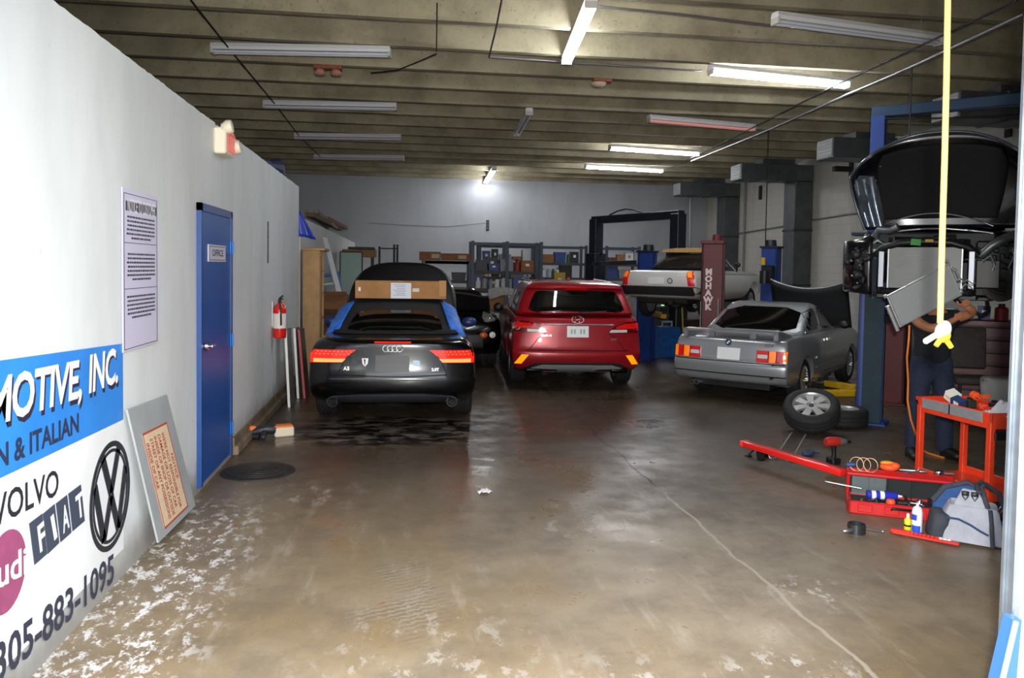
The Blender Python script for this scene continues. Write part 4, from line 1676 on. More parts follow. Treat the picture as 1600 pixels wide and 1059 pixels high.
for s_ in (-1, 1):
    mb.box((.035, ym, zc_ + s_ * .055), (.002, hw * 2, .005))
    mb.box((.035, ym + s_ * hw, zc_), (.002, .008, .11))
mb.build('plate_border', INK2, op)

# ---- exit light
p = onwall(341, 221)
ex = thing('exit_light', 'cream exit light with red panel and twin lamp heads high on white wall', 'exit sign', (LW, p.y, p.z))
CREAM = mat('exit_cream', '#e5dcc6', .45)
mb = MB()
mb.box((.05, .0, -.01), (.1, .34, .22), bev=.012)
mb.build('housing', CREAM, ex)
mb = MB()
mb.box((.104, .03, -.01), (.008, .26, .16))
pn = mb.build('red_panel', mat('exit_red', '#e2573f', .3, emit='#ff4a30', estr=.25), ex)
mb = MB()
vs, fs = text_geo('EXIT', 1, 0, 0, .02, 'CENTER', 1)
xa = max(v[0] for v in vs)
mb.add([(.1095, .03 + .10 * x / xa, -.01 + y * .12) for x, y, z in vs], fs)
mb.build('panel_lettering', mat('exit_pale', '#f6d9cf', .4), pn)
for y, z in ((-.14, .10), (.19, -.02)):
    mb = MB()
    mb.lathe([(.0001, .06), (.055, .055), (.06, .02), (.035, -.03), (.0001, -.04)], 18, T(.09, y, z, ry=PI / 2 - .2))
    mb.build('lamp_head', CREAM, ex, 50)

# ---- fire extinguisher
p = onwall(425, 497)
fe = thing('fire_extinguisher', 'red fire extinguisher with yellow tag hanging on the white wall beyond the blue door', 'fire extinguisher', (LW + .09, p.y, p.z))
FR = mat('extinguisher_red', '#d21f17', .25, coat=.5)
mb = MB()
mb.lathe([(.0001, -.24), (.07, -.24), (.078, -.22), (.078, .10), (.065, .15), (.03, .18), (.025, .2), (.0001, .2)], 22)
cy_ = mb.build('cylinder', FR, fe, 50)
mb = MB()
mb.lathe([(.0795, -.12), (.0795, .06)], 22, T(rz=0))
mb.build('label_band', mat('extinguisher_label', '#ded9d2', .5), cy_, 50)
mb = MB()
mb.box((0, 0, .215), (.035, .05, .04), bev=.005)
mb.bar((0, -.02, .24), (.02, .11, .27), .02, .012)
mb.bar((0, -.02, .225), (.02, .10, .235), .02, .012)
mb.build('valve_handle', BLACK, fe)
mb = MB()
mb.tube([(0, -.03, .215), (.02, -.10, .19), (.03, -.11, .08), (.03, -.09, -.02), (.03, -.085, -.08)], .012, 8)
mb.build('hose', BLACK, fe, 50)
mb = MB()
mb.box((.05, .07, .13), (.004, .085, .16), rot=(.25, 0, 0))
mb.build('paper_tag', mat('tag_yellow', '#e8c21f', .5), fe)
mb = MB()
mb.box((-.082, 0, .05), (.012, .05, .3))
mb.build('wall_hook', STEEL, fe)

# thin dark slot strip
a, b = onwall(418, 346), onwall(418, 411)
mb = MB()
mb.box((LW + .006, a.y, (a.z + b.z) / 2), (.012, .05, a.z - b.z), bev=.003)
tag(mb.build('wall_strip', mat('strip_grey', '#55565a', .5, noise=.5, scale=30)), 'thin dark metal strip fixed upright on the white wall above the fire extinguisher', 'strip')

# ================================================================== LIFTS AND RAISED CARS
LB = mat('lift_blue', '#173a80', 0.45, noise=0.15, scale=6)
LTEAL = mat('lift_teal', '#0f2b38', 0.7, noise=0.2, scale=6)
LRED = mat('lift_dark_red', '#55131a', 0.5, noise=0.18, scale=5)
LNAVY = mat('lift_navy', '#1d222d', 0.45, noise=0.2, scale=6)
LYEL = mat('lift_yellow', '#c39a18', 0.5, noise=0.2, scale=8)
A44 = math.radians(44.4)


def lift_post(label, x, y, h, m, rz, w_=.30, d=.27, carr=None, cap=True, m2=None, group=None):
    """C-section column on a base plate with a sliding carriage; open side along local +x"""
    t = thing('lift_post', label, 'car lift post', (x, y, 0), rz, group)
    mb = MB()
    mb.box((-w_ / 2 + .02, 0, h / 2 + .01), (.04, d, h - .02), bev=.004)
    mb.box((0, d / 2 - .02, h / 2 + .01), (w_, .04, h - .02), bev=.004)
    mb.box((0, -d / 2 + .02, h / 2 + .01), (w_, .04, h - .02), bev=.004)
    mb.box((w_ / 2 - .01, d / 2 - .05, h / 2 + .01), (.025, .08, h - .02))
    mb.box((w_ / 2 - .01, -d / 2 + .05, h / 2 + .01), (.025, .08, h - .02))
    mb.build('column', m, t)
    mb = MB()
    mb.box((.02, 0, .012), (w_ + .1, d + .14, .024), bev=.004)
    for sx in (-.14, .17):
        for sy in (-d / 2 - .04, d / 2 + .04):
            mb.cyl((sx, sy, .02), (sx, sy, .05), .014, seg=6)
    mb.build('base_plate', m, t)
    if carr:
        mb = MB()
        mb.box((.02, 0, carr), (w_ * .75, d - .11, .7), bev=.01)
        mb.build('carriage', m2 or LTEAL, t)
    if cap:
        mb = MB()
        mb.box((0, 0, h + .02), (w_ + .06, d + .05, .04), bev=.006)
        mb.lathe([(.0001, .13), (.1, .13), (.11, .05), (.11, 0), (.0001, 0)], 16, T(0.02, 0, h + .03))
        mb.build('pulley_cover', LNAVY, t, 40)
    return t


def arm(t, p, q, name='swing_arm', m=None, pad=True):
    mb = MB()
    mb.bar(p, q, .11, .09, bev=.008)
    o = mb.build(name, m or LYEL, t)
    if pad:
        mb = MB()
        mb.lathe([(.0001, .12), (.06, .12), (.07, .08), (.03, .07), (.03, 0), (.0001, 0)], 14, T(q[0], q[1], q[2] + .04))
        mb.build('lift_pad', RUBBER, o, 40)
    return o


# lift under the white roadster
p = at_z(1008, 560, 0)
lp = lift_post('blue lift post under the tail of the raised white roadster', p.x, p.y, 2.15, LB, -A44, carr=1.0)
arm(lp, (.16, -.05, .93), (.75, -.75, .93))
p2 = at_z(1200, 585, 0)
p2 = EYE + (p2 - EYE) * (14.3 / p2.y)
p2.z = 0
lp = lift_post('dented bright blue lift post right of the raised white roadster', p2.x, p2.y, 2.25, LB, PI - A44, carr=1.0)
arm(lp, (.16, .05, .93), (.85, .9, .93))
arm(lp, (.16, -.05, .93), (.8, -.8, .93))
# control box and hoses hung on it
mb = MB()
mb.box((-.02, .22, 1.75), (.2, .16, .34), bev=.015)
mb.build('motor_box', DARKM, lp)
mb = MB()
mb.lathe([(.0001, .12), (.09, .12), (.09, -.12), (.0001, -.12)], 16, T(0, .36, 1.7))
mb.build('oil_tank', BLACK, lp, 40)
mb = MB()
mb.box((.05, .3, 2.0), (.07, .05, .14))
mb.build('yellow_tag', LYEL, lp)

# dark red pair
p = at_z(1110, 592, 0)
mo = lift_post('dark red lift post with white lettering left of the silver coupe roof', p.x, p.y, 2.24, LRED, -A44 + .25, w_=.34, d=.36, cap=False)
mb = MB()
mb.box((0, 0, 2.27), (.38, .38, .06), bev=.01)
mb.lathe([(.0001, .1), (.07, .1), (.08, 0), (.0001, 0)], 14, T(0.05, 0, 2.3))
mb.build('top_cap', LRED, mo)
mb = MB()
for i, ch in enumerate('MOHAWK'):
    mb.text(ch, T(-.045, -.183, 1.78 - i * .115, rx=PI / 2), size=.135, ext=.001, off=.008)
mb.build('white_lettering', mat('lift_letter', '#d9c9c4', .5), mo)
mb = MB()
mb.cyl((.12, -.2, .6), (.12, -.2, 1.35), .014)
mb.cyl((-.16, -.2, .6), (-.16, -.2, 1.3), .010)
mb.build('guide_rod', STEEL, mo)
p = at_z(1392, 628, 0)
mo2 = lift_post('dark red steel column behind the person and the front blue post', p.x, p.y, 1.5, LRED, PI - A44, w_=.4, d=.42, cap=False)
arm(mo, (.2, 0, .12), (1.0, .75, .12))
arm(mo2, (.22, .1, .12), (.9, .75, .12))
arm(mo2, (.22, -.1, .12), (1.0, -.45, .12))

# short blue post under the wing of the stripped car
p = at_z(1357, 660, 0)
ang = math.radians(40)
fp = lift_post('front blue lift post with bright star knob, beside the leaning alloy wheel', p.x, p.y, 2.0, LB, -ang, w_=.27, d=.24, cap=False, carr=1.15)
mb = MB()
mb.box((.135, 0, .9), (.03, .12, 1.7))
mb.build('inner_channel', LTEAL, fp)
mb = MB()
mb.box((.03, -.124, 1.0), (.2, .008, 1.96))
mb.build('face_plate', LTEAL, fp)
arm(fp, (.15, -.02, 1.27), (.72, -.35, 1.27), m=LNAVY)
mb = MB()
for a in range(5):
    q = a * 2 * PI / 5
    mb.cyl((.02, -.17, 1.55), (.02 + .05 * math.cos(q), -.19, 1.55 + .05 * math.sin(q)), .014, .006, seg=8)
mb.build('star_knob', CHROME, fp)

# tall blue frame behind the open bonnet
YT = 11.2
p = at_y(1374, 182, YT)
HT = p.z
ang2 = math.radians(43)
tf = thing('tall_lift', 'tall blue lift frame with dark overhead beam behind the open black bonnet', 'car lift', (p.x, p.y, 0), -ang2)
mb = MB()
mb.box((0, 0, HT / 2), (.2, .2, HT), bev=.008)
mb.build('post', LB, tf)
mb = MB()
mb.box((0, 0, 1.2), (.26, .26, 2.35), bev=.01)
mb.box((-.05, -.05, 2.4), (.5, .34, .05), bev=.01)
mb.build('carriage', LTEAL, tf)
mb = MB()
mb.box((1.75, 0, HT + .06), (3.7, .16, .16), bev=.01)
mb.build('overhead_beam', mat('beam_blue', '#1f3d5c', .45), tf)
mb = MB()
mb.box((3.5, 0, HT / 2), (.2, .2, HT), bev=.008)
mb.build('post', LB, tf)
mb = MB()
mb.tube([(.1 + 3.3 * i / 12, -.12, HT - .06 - .1 * math.sin(PI * i / 12)) for i in range(0, 13)], .014, 6)
mb.build('hydraulic_hose', WIRE, tf, 60)

# dark two-post lift near the back wall
a, b = at_y(932, 345, 19.5), at_y(1060, 331, 16.9)
fl = thing('frame_lift', 'dark two-post lift frame with overhead beam near the back wall', 'car lift', (a.x, a.y, 0), math.atan2(b.y - a.y, b.x - a.x))
L = (Vector((b.x, b.y)) - Vector((a.x, a.y))).length
H1 = (a.z + b.z) / 2
for x in (0, L):
    mb = MB()
    mb.box((x, 0, H1 / 2), (.26, .26, H1), bev=.01)
    po = mb.build('post', LNAVY, fl)
    mb = MB()
    mb.box((x, 0, 1.1), (.38, .36, 2.2), bev=.015)
    mb.bar((x - .26, 0, 2.18), (x + .26, 0, 2.18), .05, .06)
    mb.build('carriage', LNAVY, po)
mb = MB()
mb.box((L / 2, 0, H1 - .02), (L + .2, .2, .18), bev=.01)
mb.build('beam', LNAVY, fl)
mb = MB()
mb.tube([(.5 + .3 * i, 0, H1 + .08 + .12 * math.sin(PI * i / 4)) for i in range(5)], .02, 6)
mb.build('cable_loop', WIRE, fl, 60)


# ------------------------------------------------------------------ white roadster on the lift
def white_roadster():
    R_ = thing('roadster_car', 'white vintage roadster with black rubber bumper raised on the blue lift', 'car', (4.40, 13.44, .99), -math.radians(44.8), s=.95)
    WP = mat('white_car_paint', '#d9d8d2', 0.3, coat=0.7)
    low = [S_(.28, .35, 3.6, .60), S_(.36, .16, 3.75, .70), S_(.46, .08, 3.82, .755, cr=.1), S_(.60, .05, 3.85, .765, cr=.1, n=4), S_(.74, .05, 3.82, .755, cr=.1, n=4), S_(.81, .06, 3.7, .72, .66, cr=.12, n=4),
           S_(.845, .13, 3.5, .66, .6, cr=.14), S_(.86, .5, 2.9, .62, .58, cr=.14)]
    body = make_shell('body', low, WP, R_, [(.95, .30, .34, .54, 1.2), (3.1, .30, .34, .54, 1.2)])
    k = Skin(body)
    up = [S_(.84, .75, 2.45, .60, .6, cr=.18, n=3), S_(.95, .90, 2.36, .575, .57, cr=.2), S_(1.08, 1.1, 2.22, .53, .53, cr=.2), S_(1.17, 1.3, 2.1, .47, .47, cr=.2), S_(1.2, 1.5, 2.0, .36, .36, cr=.14)]
    top = make_shell('soft_top', up, mat('roadster_hood', '#19191b', .6, noise=.3, scale=20), R_)
    k2 = Skin(top)
    mb = MB()
    k2.patch(mb, [(-.40, .93), (.40, .93), (.34, 1.10), (-.34, 1.10)], 'rear', smooth=1)
    mb.build('rear_window', mat('vinyl_window', '#2a2622', .08, spec=.8), R_, 50)
    for sg, sd in ((1, 'right'), (-1, 'left')):
        mb = MB()
        k2.patch(mb, [(1.3, .92), (2.25, .91), (2.05, 1.10), (1.5, 1.10)], sd, smooth=1)
        mb.build('side_window', GLASSD, R_, 50)
        mb = MB()
        mb.tube([(sg * .57, 2.55, .86), (sg * .53, 2.3, 1.0), (sg * .45, 2.05, 1.18)], .016, 8)
        mb.build('windscreen_pillar', CHROME, R_, 60)
        mb = MB()
        mb.ball((sg * .70, 2.3, .98), (.06, .04, .05))
        mb.cyl((sg * .66, 2.32, .84), (sg * .69, 2.3, .95), .012)
        mb.build('door_mirror', BLACK, R_, 60)
        f = lambda pts: [(sg * x, z) for x, z in pts]
        mb = MB()
        k.patch(mb, f([(.73, .57), (.62, .57), (.61, .66), (.58, .81), (.67, .83), (.72, .74)]), 'rear', off=.02, thick=.05, res=.04)
        L_ = mb.build('tail_lamp', REDL, R_, 50)
        mb = MB()
        k.patch(mb, f([(.70, .72), (.62, .72), (.595, .80), (.66, .815)]), 'rear', off=.028, thick=.02, res=.04)
        mb.build('amber_lens', AMBER, L_, 50)
    mb = MB()
    k.patch(mb, [(-.62, .565), (.62, .565), (.60, .79), (-.60, .79)], 'rear', off=.004, thick=.01)
    mb.build('tail_panel', WP, R_, 50)
    mb = MB()
    k.patch(mb, [(-.16, .60), (.16, .60), (.16, .72), (-.16, .72)], 'rear', off=.02, thick=.02)
    mb.build('license_plate', PLATE, R_)
    mb = MB()
    k.tube(mb, [(.28 + .045 * math.cos(2 * PI * j / 18), .66 + .045 * math.sin(2 * PI * j / 18)) for j in range(18)], 'rear', .008, .01, closed=True)
    mb.build('round_badge', BLACK, R_, 60)
    mb = MB()
    k.patch(mb, [(.16, .79), (.20, .79), (.20, .82), (.16, .82)], 'right', off=.004)
    mb.build('red_marker', REDL, R_)
    # black rubber bumper wrapping the tail
    mb = MB()
    k.patch(mb, [(-.74, .42), (.74, .42), (.76, .50), (.74, .555), (-.74, .555), (-.76, .50)], 'rear', off=.06, thick=.09, res=.07)
    mb.build('rubber_bumper', RUBBER, R_, 50)
    mb = MB()
    k.tube(mb, [(.15, .77), (1.0, .78), (2.0, .785), (3.4, .77)], 'right', .007, .003)
    mb.build('body_moulding', STEEL, R_, 60)
    mb = MB()
    mb.box((0, 1.9, .29), (1.0, 3.2, .14), bev=.03)
    mb.cyl((.25, .15, .25), (.25, 2.2, .25), .04)
    mb.lathe([(.0001, -.12), (.09, -.12), (.09, .12), (.0001, .12)], 14, T(.25, .5, .24, rx=PI / 2))
    mb.build('underbody', mat('grimy_metal', '#1c1a18', .7), R_)
    for sg in (-1, 1):
        for y in (.95, 3.1):
            wheel(R_, (sg * .62, y, .22), sg, .29, .16, 'spoke', 8)
    return R_


mgb = white_roadster()
# folded cardboard lying on its hood
mw = mgb.matrix_world if False else Matrix.Translation(mgb.location) @ mgb.rotation_euler.to_matrix().to_4x4() @ Matrix.Diagonal((.95, .95, .95, 1))
q = mw @ Vector((0, 1.65, 1.215))
mb = MB()
mb.prism([(-.52, 0), (.52, 0), (.5, .05), (.2, .085), (-.25, .08), (-.5, .05)], .62, T(q.x, q.y, q.z, rz=-A44 + .2) @ T(0, -.31, 0))
tag(mb.build('cardboard_sheet', mat('tan_card', '#b98f57', .6, noise=.15)), 'folded tan cardboard lying on the soft top of the raised white roadster', 'cardboard')


# ------------------------------------------------------------------ stripped black car on the front lift
def stripped_car():
    ax = math.radians(40)
    R_ = thing('stripped_car', 'black car raised on the front lift, bumper removed, radiator exposed, bonnet open', 'car', (5.60, 7.88, 1.39), -ax)
    NAVY = mat('dark_car_paint', '#0b0c10', .22, coat=1.0)
    GRIME = mat('engine_bay', '#17181a', .5, .3, noise=.5, scale=9)
    GRM2 = mat('engine_alloy', '#6f7577', .4, .7, noise=.4, scale=10)
    # rear body
    low = [S_(.18, 1.35, 4.3, .78, cr=.02), S_(.3, 1.3, 4.4, .84, cr=.02, n=5), S_(.6, 1.28, 4.45, .86, cr=.02, n=5), S_(.8, 1.28, 4.4, .85, cr=.03, n=5), S_(.93, 1.25, 4.2, .80, cr=.05, n=5), S_(.97, 1.4, 4.0, .74, cr=.1)]
    body = make_shell('body', low, NAVY, R_)
    up = [S_(.95, 1.3, 3.7, .74, cr=.12), S_(1.1, 1.6, 3.4, .68, cr=.14), S_(1.28, 2.0, 3.1, .58, cr=.16), S_(1.36, 2.3, 2.9, .45, cr=.14)]
    cab = make_shell('cabin', up, GLASSD, R_)
    # engine bay walls between the wings
    mb = MB()
    mb.box((0, .95, .35), (.84, .7, .45), bev=.03)
    mb.box((-.47, .9, .5), (.08, .8, .4), bev=.02)
    mb.box((.47, .9, .5), (.08, .8, .4), bev=.02)
    mb.box((0, 1.22, .72), (1.3, .08, .4), bev=.02)
    mb.build('engine_bay', GRIME, R_)
    mb = MB()
    rng = random.Random(11)
    for i in range(26):
        x, y, z = rng.uniform(-.42, .42), rng.uniform(.5, 1.1), rng.uniform(.60, .82)
        mb.box((x, y, z), (rng.uniform(.05, .2), rng.uniform(.05, .2), rng.uniform(.04, .12)), rot=(0, 0, rng.uniform(0, 3)), bev=.01)
    mb.build('engine', GRIME, R_)
    mb = MB()
    mb.tube([(-.58, .42, .62), (-.5, .38, .70), (-.42, .40, .72), (-.2, .42, .78), (.0, .44, .79), (.2, .45, .79)], .035, 10)
    mb.build('intake_pipe', mat('silver_pipe', '#c8ccd2', .25, .8), R_, 50)
    mb = MB()
    mb.ball((-.56, .4, .68), (.16, .1, .08))
    mb.tube([(-.62, .44, .72), (-.52, .42, .80), (-.44, .46, .74)], .03, 8)
    mb.build('intake_hose', GRM2, R_, 60)
    # crossmember with stickers
    mb = MB()
    mb.tube([(-.5, .16, .62), (-.42, .12, .70), (-.25, .09, .755), (0, .08, .77), (.25, .09, .755), (.42, .12, .70), (.5, .16, .62)], .04, 8)
    mb.box((0, .16, .215), (.95, .09, .07), bev=.01)
    mb.box((-.45, .14, .45), (.05, .1, .5), bev=.01)
    mb.box((.45, .14, .45), (.05, .1, .5), bev=.01)
    cm = mb.build('radiator_support', BLACK, R_, 50)
    mb = MB()
    mb.box((-.085, .037, .76), (.1, .006, .07), rot=(.2, .1, 0))
    mb.build('green_sticker', mat('sticker_green', '#2f8a35', .5), cm)
    mb = MB()
    mb.box((.045, .037, .775), (.08, .006, .03), rot=(.2, 0, 0))
    mb.build('yellow_sticker', mat('sticker_yellow', '#c8a12a', .5), cm)
    # radiator with fins
    n = NT('radiator_fins', .45)
    wv = n.t.nodes.new('ShaderNodeTexWave')
    wv.inputs['Scale'].default_value = 26
    wv.bands_direction = 'Z'
    n.t.links.new(n.tc, wv.inputs[0])
    col = n.mix(wv.outputs['Fac'], '#4a4b4b', '#727373')
    col = n.mix(n.ramp(n.noise(3, 5), .4, .7, 0, .4), col, '#4c4b48')
    n.out(col)
    n.b.inputs['Metallic'].default_value = .5
    mb = MB()
    mb.box((0, .12, .48), (.70, .04, .45))
    rd = mb.build('radiator', n.m, R_)
    for sx in (-.36, .36):
        mb = MB()
        mb.box((sx, .12, .48), (.02, .06, .46), bev=.004)
        mb.build('end_tank', mat('tank_alu', '#b5b8ba', .4, .6), rd)
    for sx in (-.43, .45):
        mb = MB()
        mb.box((sx, .085, .46), (.055, .02, .40), bev=.004)
        mb.build('side_bracket', mat('pale_strip', '#a9adb6', .4, .4), R_)
    # left wing cap, lamp bay, right side hardware
    mb = MB()
    nx, ny = 12, 14
    vs, fs = [], []
    for j in range(ny + 1):
        a = -.35 * PI + j / ny * .95 * PI
        for i in range(nx + 1):
            t = i / nx
            vs.append((-.52 - .36 * math.sin(t * PI / 2) * (1 if True else 0), .06 + .40 * (1 - math.cos(t * PI / 2)) + .05 * (1 - math.sin((j / ny) * PI)), .47 + .33 * math.sin(a) * (1 - .12 * t)))
    for j in range(ny):
        for i in range(nx):
            q = j * (nx + 1) + i
            fs.append((q, q + 1, q + nx + 2, q + nx + 1))
    mb.add(vs, fs)
    wg = mb.build('front_wing', NAVY, R_, 60)
    md = wg.modifiers.new('t', 'SOLIDIFY')
    md.thickness = .012
    mb = MB()
    for i in range(16):
        x, z = rng.uniform(-.80, -.52), rng.uniform(.24, .72)
        mb.box((x, .02 + abs(x + .5) * .35, z), (rng.uniform(.03, .12), .06, rng.uniform(.03, .10)), rot=(0, rng.uniform(-.7, .7), .3), bev=.012)
    mb.build('lamp_bay', GRIME, R_, 60)
    mb = MB()
    for x, z in ((-.74, .55), (-.64, .5), (-.72, .38), (-.56, .64), (-.66, .3)):
        mb.ball((x, -.02 + abs(x + .5) * .3, z), .016, 8, 5)
    mb.build('clip', CHROME, R_)
    # open right side: liner, hoses and brackets where the wing cap is missing
    mb = MB()
    mb.box((.68, .52, .48), (.42, .06, .62), bev=.02)
    for i in range(18):
        mb.box((rng.uniform(.52, .88), rng.uniform(.34, .48), rng.uniform(.22, .78)), (rng.uniform(.04, .14), .08, rng.uniform(.03, .12)), rot=(0, rng.uniform(-.6, .6), 0), bev=.01)
    mb.build('inner_wing', GRIME, R_)
    for i, P in enumerate((((.50, .3, .70), (.58, .2, .62), (.60, .18, .5), (.54, .2, .36)), ((.80, .36, .74), (.84, .26, .62), (.78, .24, .5), (.82, .3, .4)), ((.56, .22, .30), (.66, .16, .24), (.80, .2, .2)))):
        mb = MB()
        mb.tube(P, .014, 8)
        mb.build('brake_hose', WIRE if i != 1 else GRM2, R_, 60)
    mb = MB()
    mb.tube([(.52, .2, .62), (.62, .16, .72), (.74, .2, .80), (.86, .3, .86)], .05, 8)
    mb.tube([(.55, .1, .55), (.62, .08, .62), (.66, .1, .52), (.64, .1, .46)], .022, 8)
    mb.build('wing_bracket', GRM2, R_, 60)
    mb = MB()
    mb.lathe([(.05, 0), (.17, .0), (.17, .03), (.08, .04), (.05, .06)], 26, T(.72, .22, .30, rx=PI / 2), closed=True)
    mb.lathe([(.0001, .08), (.05, .06), (.05, 0), (.0001, 0)], 18, T(.72, .22, .30, rx=PI / 2))
    mb.build('brake_hub', mat('brake_dark', '#2a2828', .5, .5), R_, 50)
    mb = MB()
    mb.box((.60, .1, .42), (.22, .03, .3), bev=.01)
    for x in (.53, .67):
        for z in (.32, .5):
            mb.cyl((x, .08, z), (x, .06, z), .018, seg=8)
    mb.build('mount_plate', BLACK, R_)
    # under-tray and exhaust bits
    mb = MB()
    mb.box((0, .75, .16), (1.0, .9, .06), bev=.01)
    mb.box((0, 2.6, .14), (1.3, 2.4, .08), bev=.01)
    mb.build('under_tray', BLACK, R_)
    mb = MB()
    mb.tube([(.3, .2, .14), (.42, .12, .06), (.55, .1, -.02), (.62, .18, .02), (.60, .3, .12)], .022, 8)
    mb.build('hanging_hose', WIRE, R_, 60)
    # open bonnet: painted skin, black liner, bright corner
    def hood(u, t, off=0.0):
        wdt = .80 + .17 * math.sin(min(1, t * 1.25) * PI / 2) - .22 * max(0, t - .72) ** 1.5 / .15
        z = .95 + 1.12 * t - .26 * abs(u) ** 2.4 * t
        y = 1.16 - .30 * t + .16 * abs(u) ** 3 * (1 - t * .3) * -1 + off + .08 * math.sin(t * PI)
        return (wdt * u + .06, y, z)
    nx, ny = 24, 16
    mb = MB()
    vs = [hood(i / nx * 2 - 1, j / ny) for j in range(ny + 1) for i in range(nx + 1)]
    fs = [(j * (nx + 1) + i, j * (nx + 1) + i + 1, (j + 1) * (nx + 1) + i + 1, (j + 1) * (nx + 1) + i) for j in range(ny) for i in range(nx)]
    mb.add(vs, fs)
    hd = mb.build('open_bonnet', NAVY, R_, 60)
    md = hd.modifiers.new('t', 'SOLIDIFY')
    md.thickness = .02
    mb = MB()
    vs = [hood((i / nx * 2 - 1) * .70, .12 + .76 * j / ny, -.03) for j in range(ny + 1) for i in range(nx + 1)]
    mb.add(vs, fs)
    ln = mb.build('bonnet_liner', mat('liner_black', '#0c0c0e', .9, noise=.4, scale=30, bump=.3), hd, 60)
    md = ln.modifiers.new('t', 'SOLIDIFY')
    md.thickness = .02
    mb = MB()
    EDG = [hood(-1, j / 20, -.02) for j in range(21)] + [hood(-1 + i / 12, 1.0, -.02) for i in range(1, 25)] + [hood(1, 1 - j / 20, -.02) for j in range(1, 21)]
    mb.tube(EDG, .016, 8)
    mb.build('bonnet_rim', mat('rim_grey', '#565d68', .25, .5, coat=.6), hd, 60)
    CORN = mat('corner_metal', '#8f9aa8', .3, .7, noise=.5, scale=14)
    mb = MB()
    for q in (-.93, -.85, -.77):
        mb.tube([hood(q, .04 + .62 * j / 12, -.045) for j in range(13)], .026, 8)
    mb.build('inner_rib', CORN, hd, 60)
    mb = MB()
    P_ = [(-.97, .05), (-.97, .62), (-.90, .72), (-.74, .66), (-.70, .40), (-.72, .05)]
    vs = [hood(q, t_, o_) for o_ in (-.024, -.034) for q, t_ in P_]
    mb.add(vs, [(0, 1, 2, 3, 4, 5), (11, 10, 9, 8, 7, 6)] + [(i, i + 6, (i + 1) % 6 + 6, (i + 1) % 6) for i in range(6)])
    mb.build('corner_plate', mat('corner_plate', '#4a535f', .3, .5, noise=.4, scale=10), hd, 30)
    mb = MB()
    mb.tube([hood(-.73, .0 + .5 * j / 10, -.05) for j in range(11)], .010, 6)
    mb.build('washer_hose', WIRE, hd, 60)
    for q, t_ in ((-.9, .62), (-.80, .58), (-.72, .60), (-.66, .74)):
        mb = MB()
        c = hood(q, t_, -.07)
        mb.ball(c, .014, 8, 5)
        mb.build('bolt_head', CHROME, hd)
    mb = MB()
    mb.tube([(-.62, 1.0, .86), (-.58, .98, .95), (-.45, .95, .93), (-.36, .93, .98)], .05, 10)
    mb.build('hinge_cover', GRM2, R_, 60)
    # scuttle arcs
    mb = MB()
    mb.tube([(.62 * (i / 10 - 1) + .0, 1.10 - .03 * math.cos((i / 10 - 1) * PI / 2), .90 + .06 * math.cos((i / 10 - 1) * PI / 2)) for i in range(21)], .012, 6)
    mb.tube([(.62 * (i / 10 - 1) + .0, 1.06 - .03 * math.cos((i / 10 - 1) * PI / 2), .98 + .16 * math.cos((i / 10 - 1) * PI / 2)) for i in range(21)], .008, 6)
    mb.build('scuttle_edge', STEEL, R_, 60)
    return R_


strip = stripped_car()


# ------------------------------------------------------------------ person
def skin_mesh(name, joints, edges, m, parent, sub=2, root=0):
    """joints: {key: (x, y, z, r)} grown into one surface"""
    keys = list(joints)
    me = bpy.data.meshes.new(name)
    me.from_pydata([joints[k][:3] for k in keys], [(keys.index(a), keys.index(b)) for a, b in edges], [])
    o = bpy.data.objects.new(name, me)
    C.objects.link(o)
    md = o.modifiers.new('s', 'SKIN')
    md.use_smooth_shade = True
    for i, k in enumerate(keys):
        r = joints[k][3]
        me.skin_vertices[0].data[i].radius = r if hasattr(r, '__len__') else (r, r)
        me.skin_vertices[0].data[i].use_root = (i == root)
    sb = o.modifiers.new('sub', 'SUBSURF')
    sb.levels = sb.render_levels = sub
    apply_mods(o)
    o.data.materials.clear()
    o.data.materials.append(m)
    o.data.shade_smooth()
    o.parent = parent
    return o


SKINM = mat('skin', '#a9714f', .5, noise=.06, scale=12)
p = at_z(1450, 714, 0)
pe = thing('person', 'person in dark T-shirt and navy jeans holding up the silver condenser', 'person', (p.x, p.y, 0), math.radians(-8))
J = {
    'pelvis': (.0, .0, .93, (.15, .11)), 'waist': (.0, .0, 1.06, (.145, .105)), 'chest': (.0, -.01, 1.26, (.165, .115)), 'collar': (.0, -.0, 1.40, (.11, .085)), 'neck': (.0, -.02, 1.47, .055), 'jaw': (.0, -.04, 1.545, (.068, .075)), 'skull': (.0, -.03, 1.63, (.078, .092)), 'crown': (.0, -.02, 1.70, (.055, .065)),
    'hipL': (-.10, .0, .88, .095), 'kneeL': (-.14, -.03, .50, .066), 'calfL': (-.145, .0, .36, .06), 'ankL': (-.15, .02, .10, .045), 'toeL': (-.20, -.12, .045, .04),
    'hipR': (.10, .0, .88, .095), 'kneeR': (.14, -.03, .50, .066), 'calfR': (.15, .0, .36, .06), 'ankR': (.16, .02, .10, .045), 'toeR': (.23, -.11, .045, .04),
    'shL': (-.19, -.01, 1.385, .065), 'uaL': (-.20, -.12, 1.33, .052), 'elL': (-.16, -.25, 1.285, .045), 'faL': (-.07, -.28, 1.31, .042), 'wrL': (.03, -.265, 1.36, .029), 'plL': (.07, -.255, 1.385, (.03, .04)),
    'shR': (.19, -.01, 1.385, .065), 'uaR': (.235, -.10, 1.40, .052), 'elR': (.27, -.20, 1.45, .046), 'faR': (.23, -.245, 1.475, .042), 'wrR': (.165, -.262, 1.50, .03), 'plR': (.14, -.255, 1.515, (.03, .04)),
}
E = [('pelvis', 'waist'), ('waist', 'chest'), ('chest', 'collar'), ('collar', 'neck'), ('neck', 'jaw'), ('jaw', 'skull'), ('skull', 'crown')]
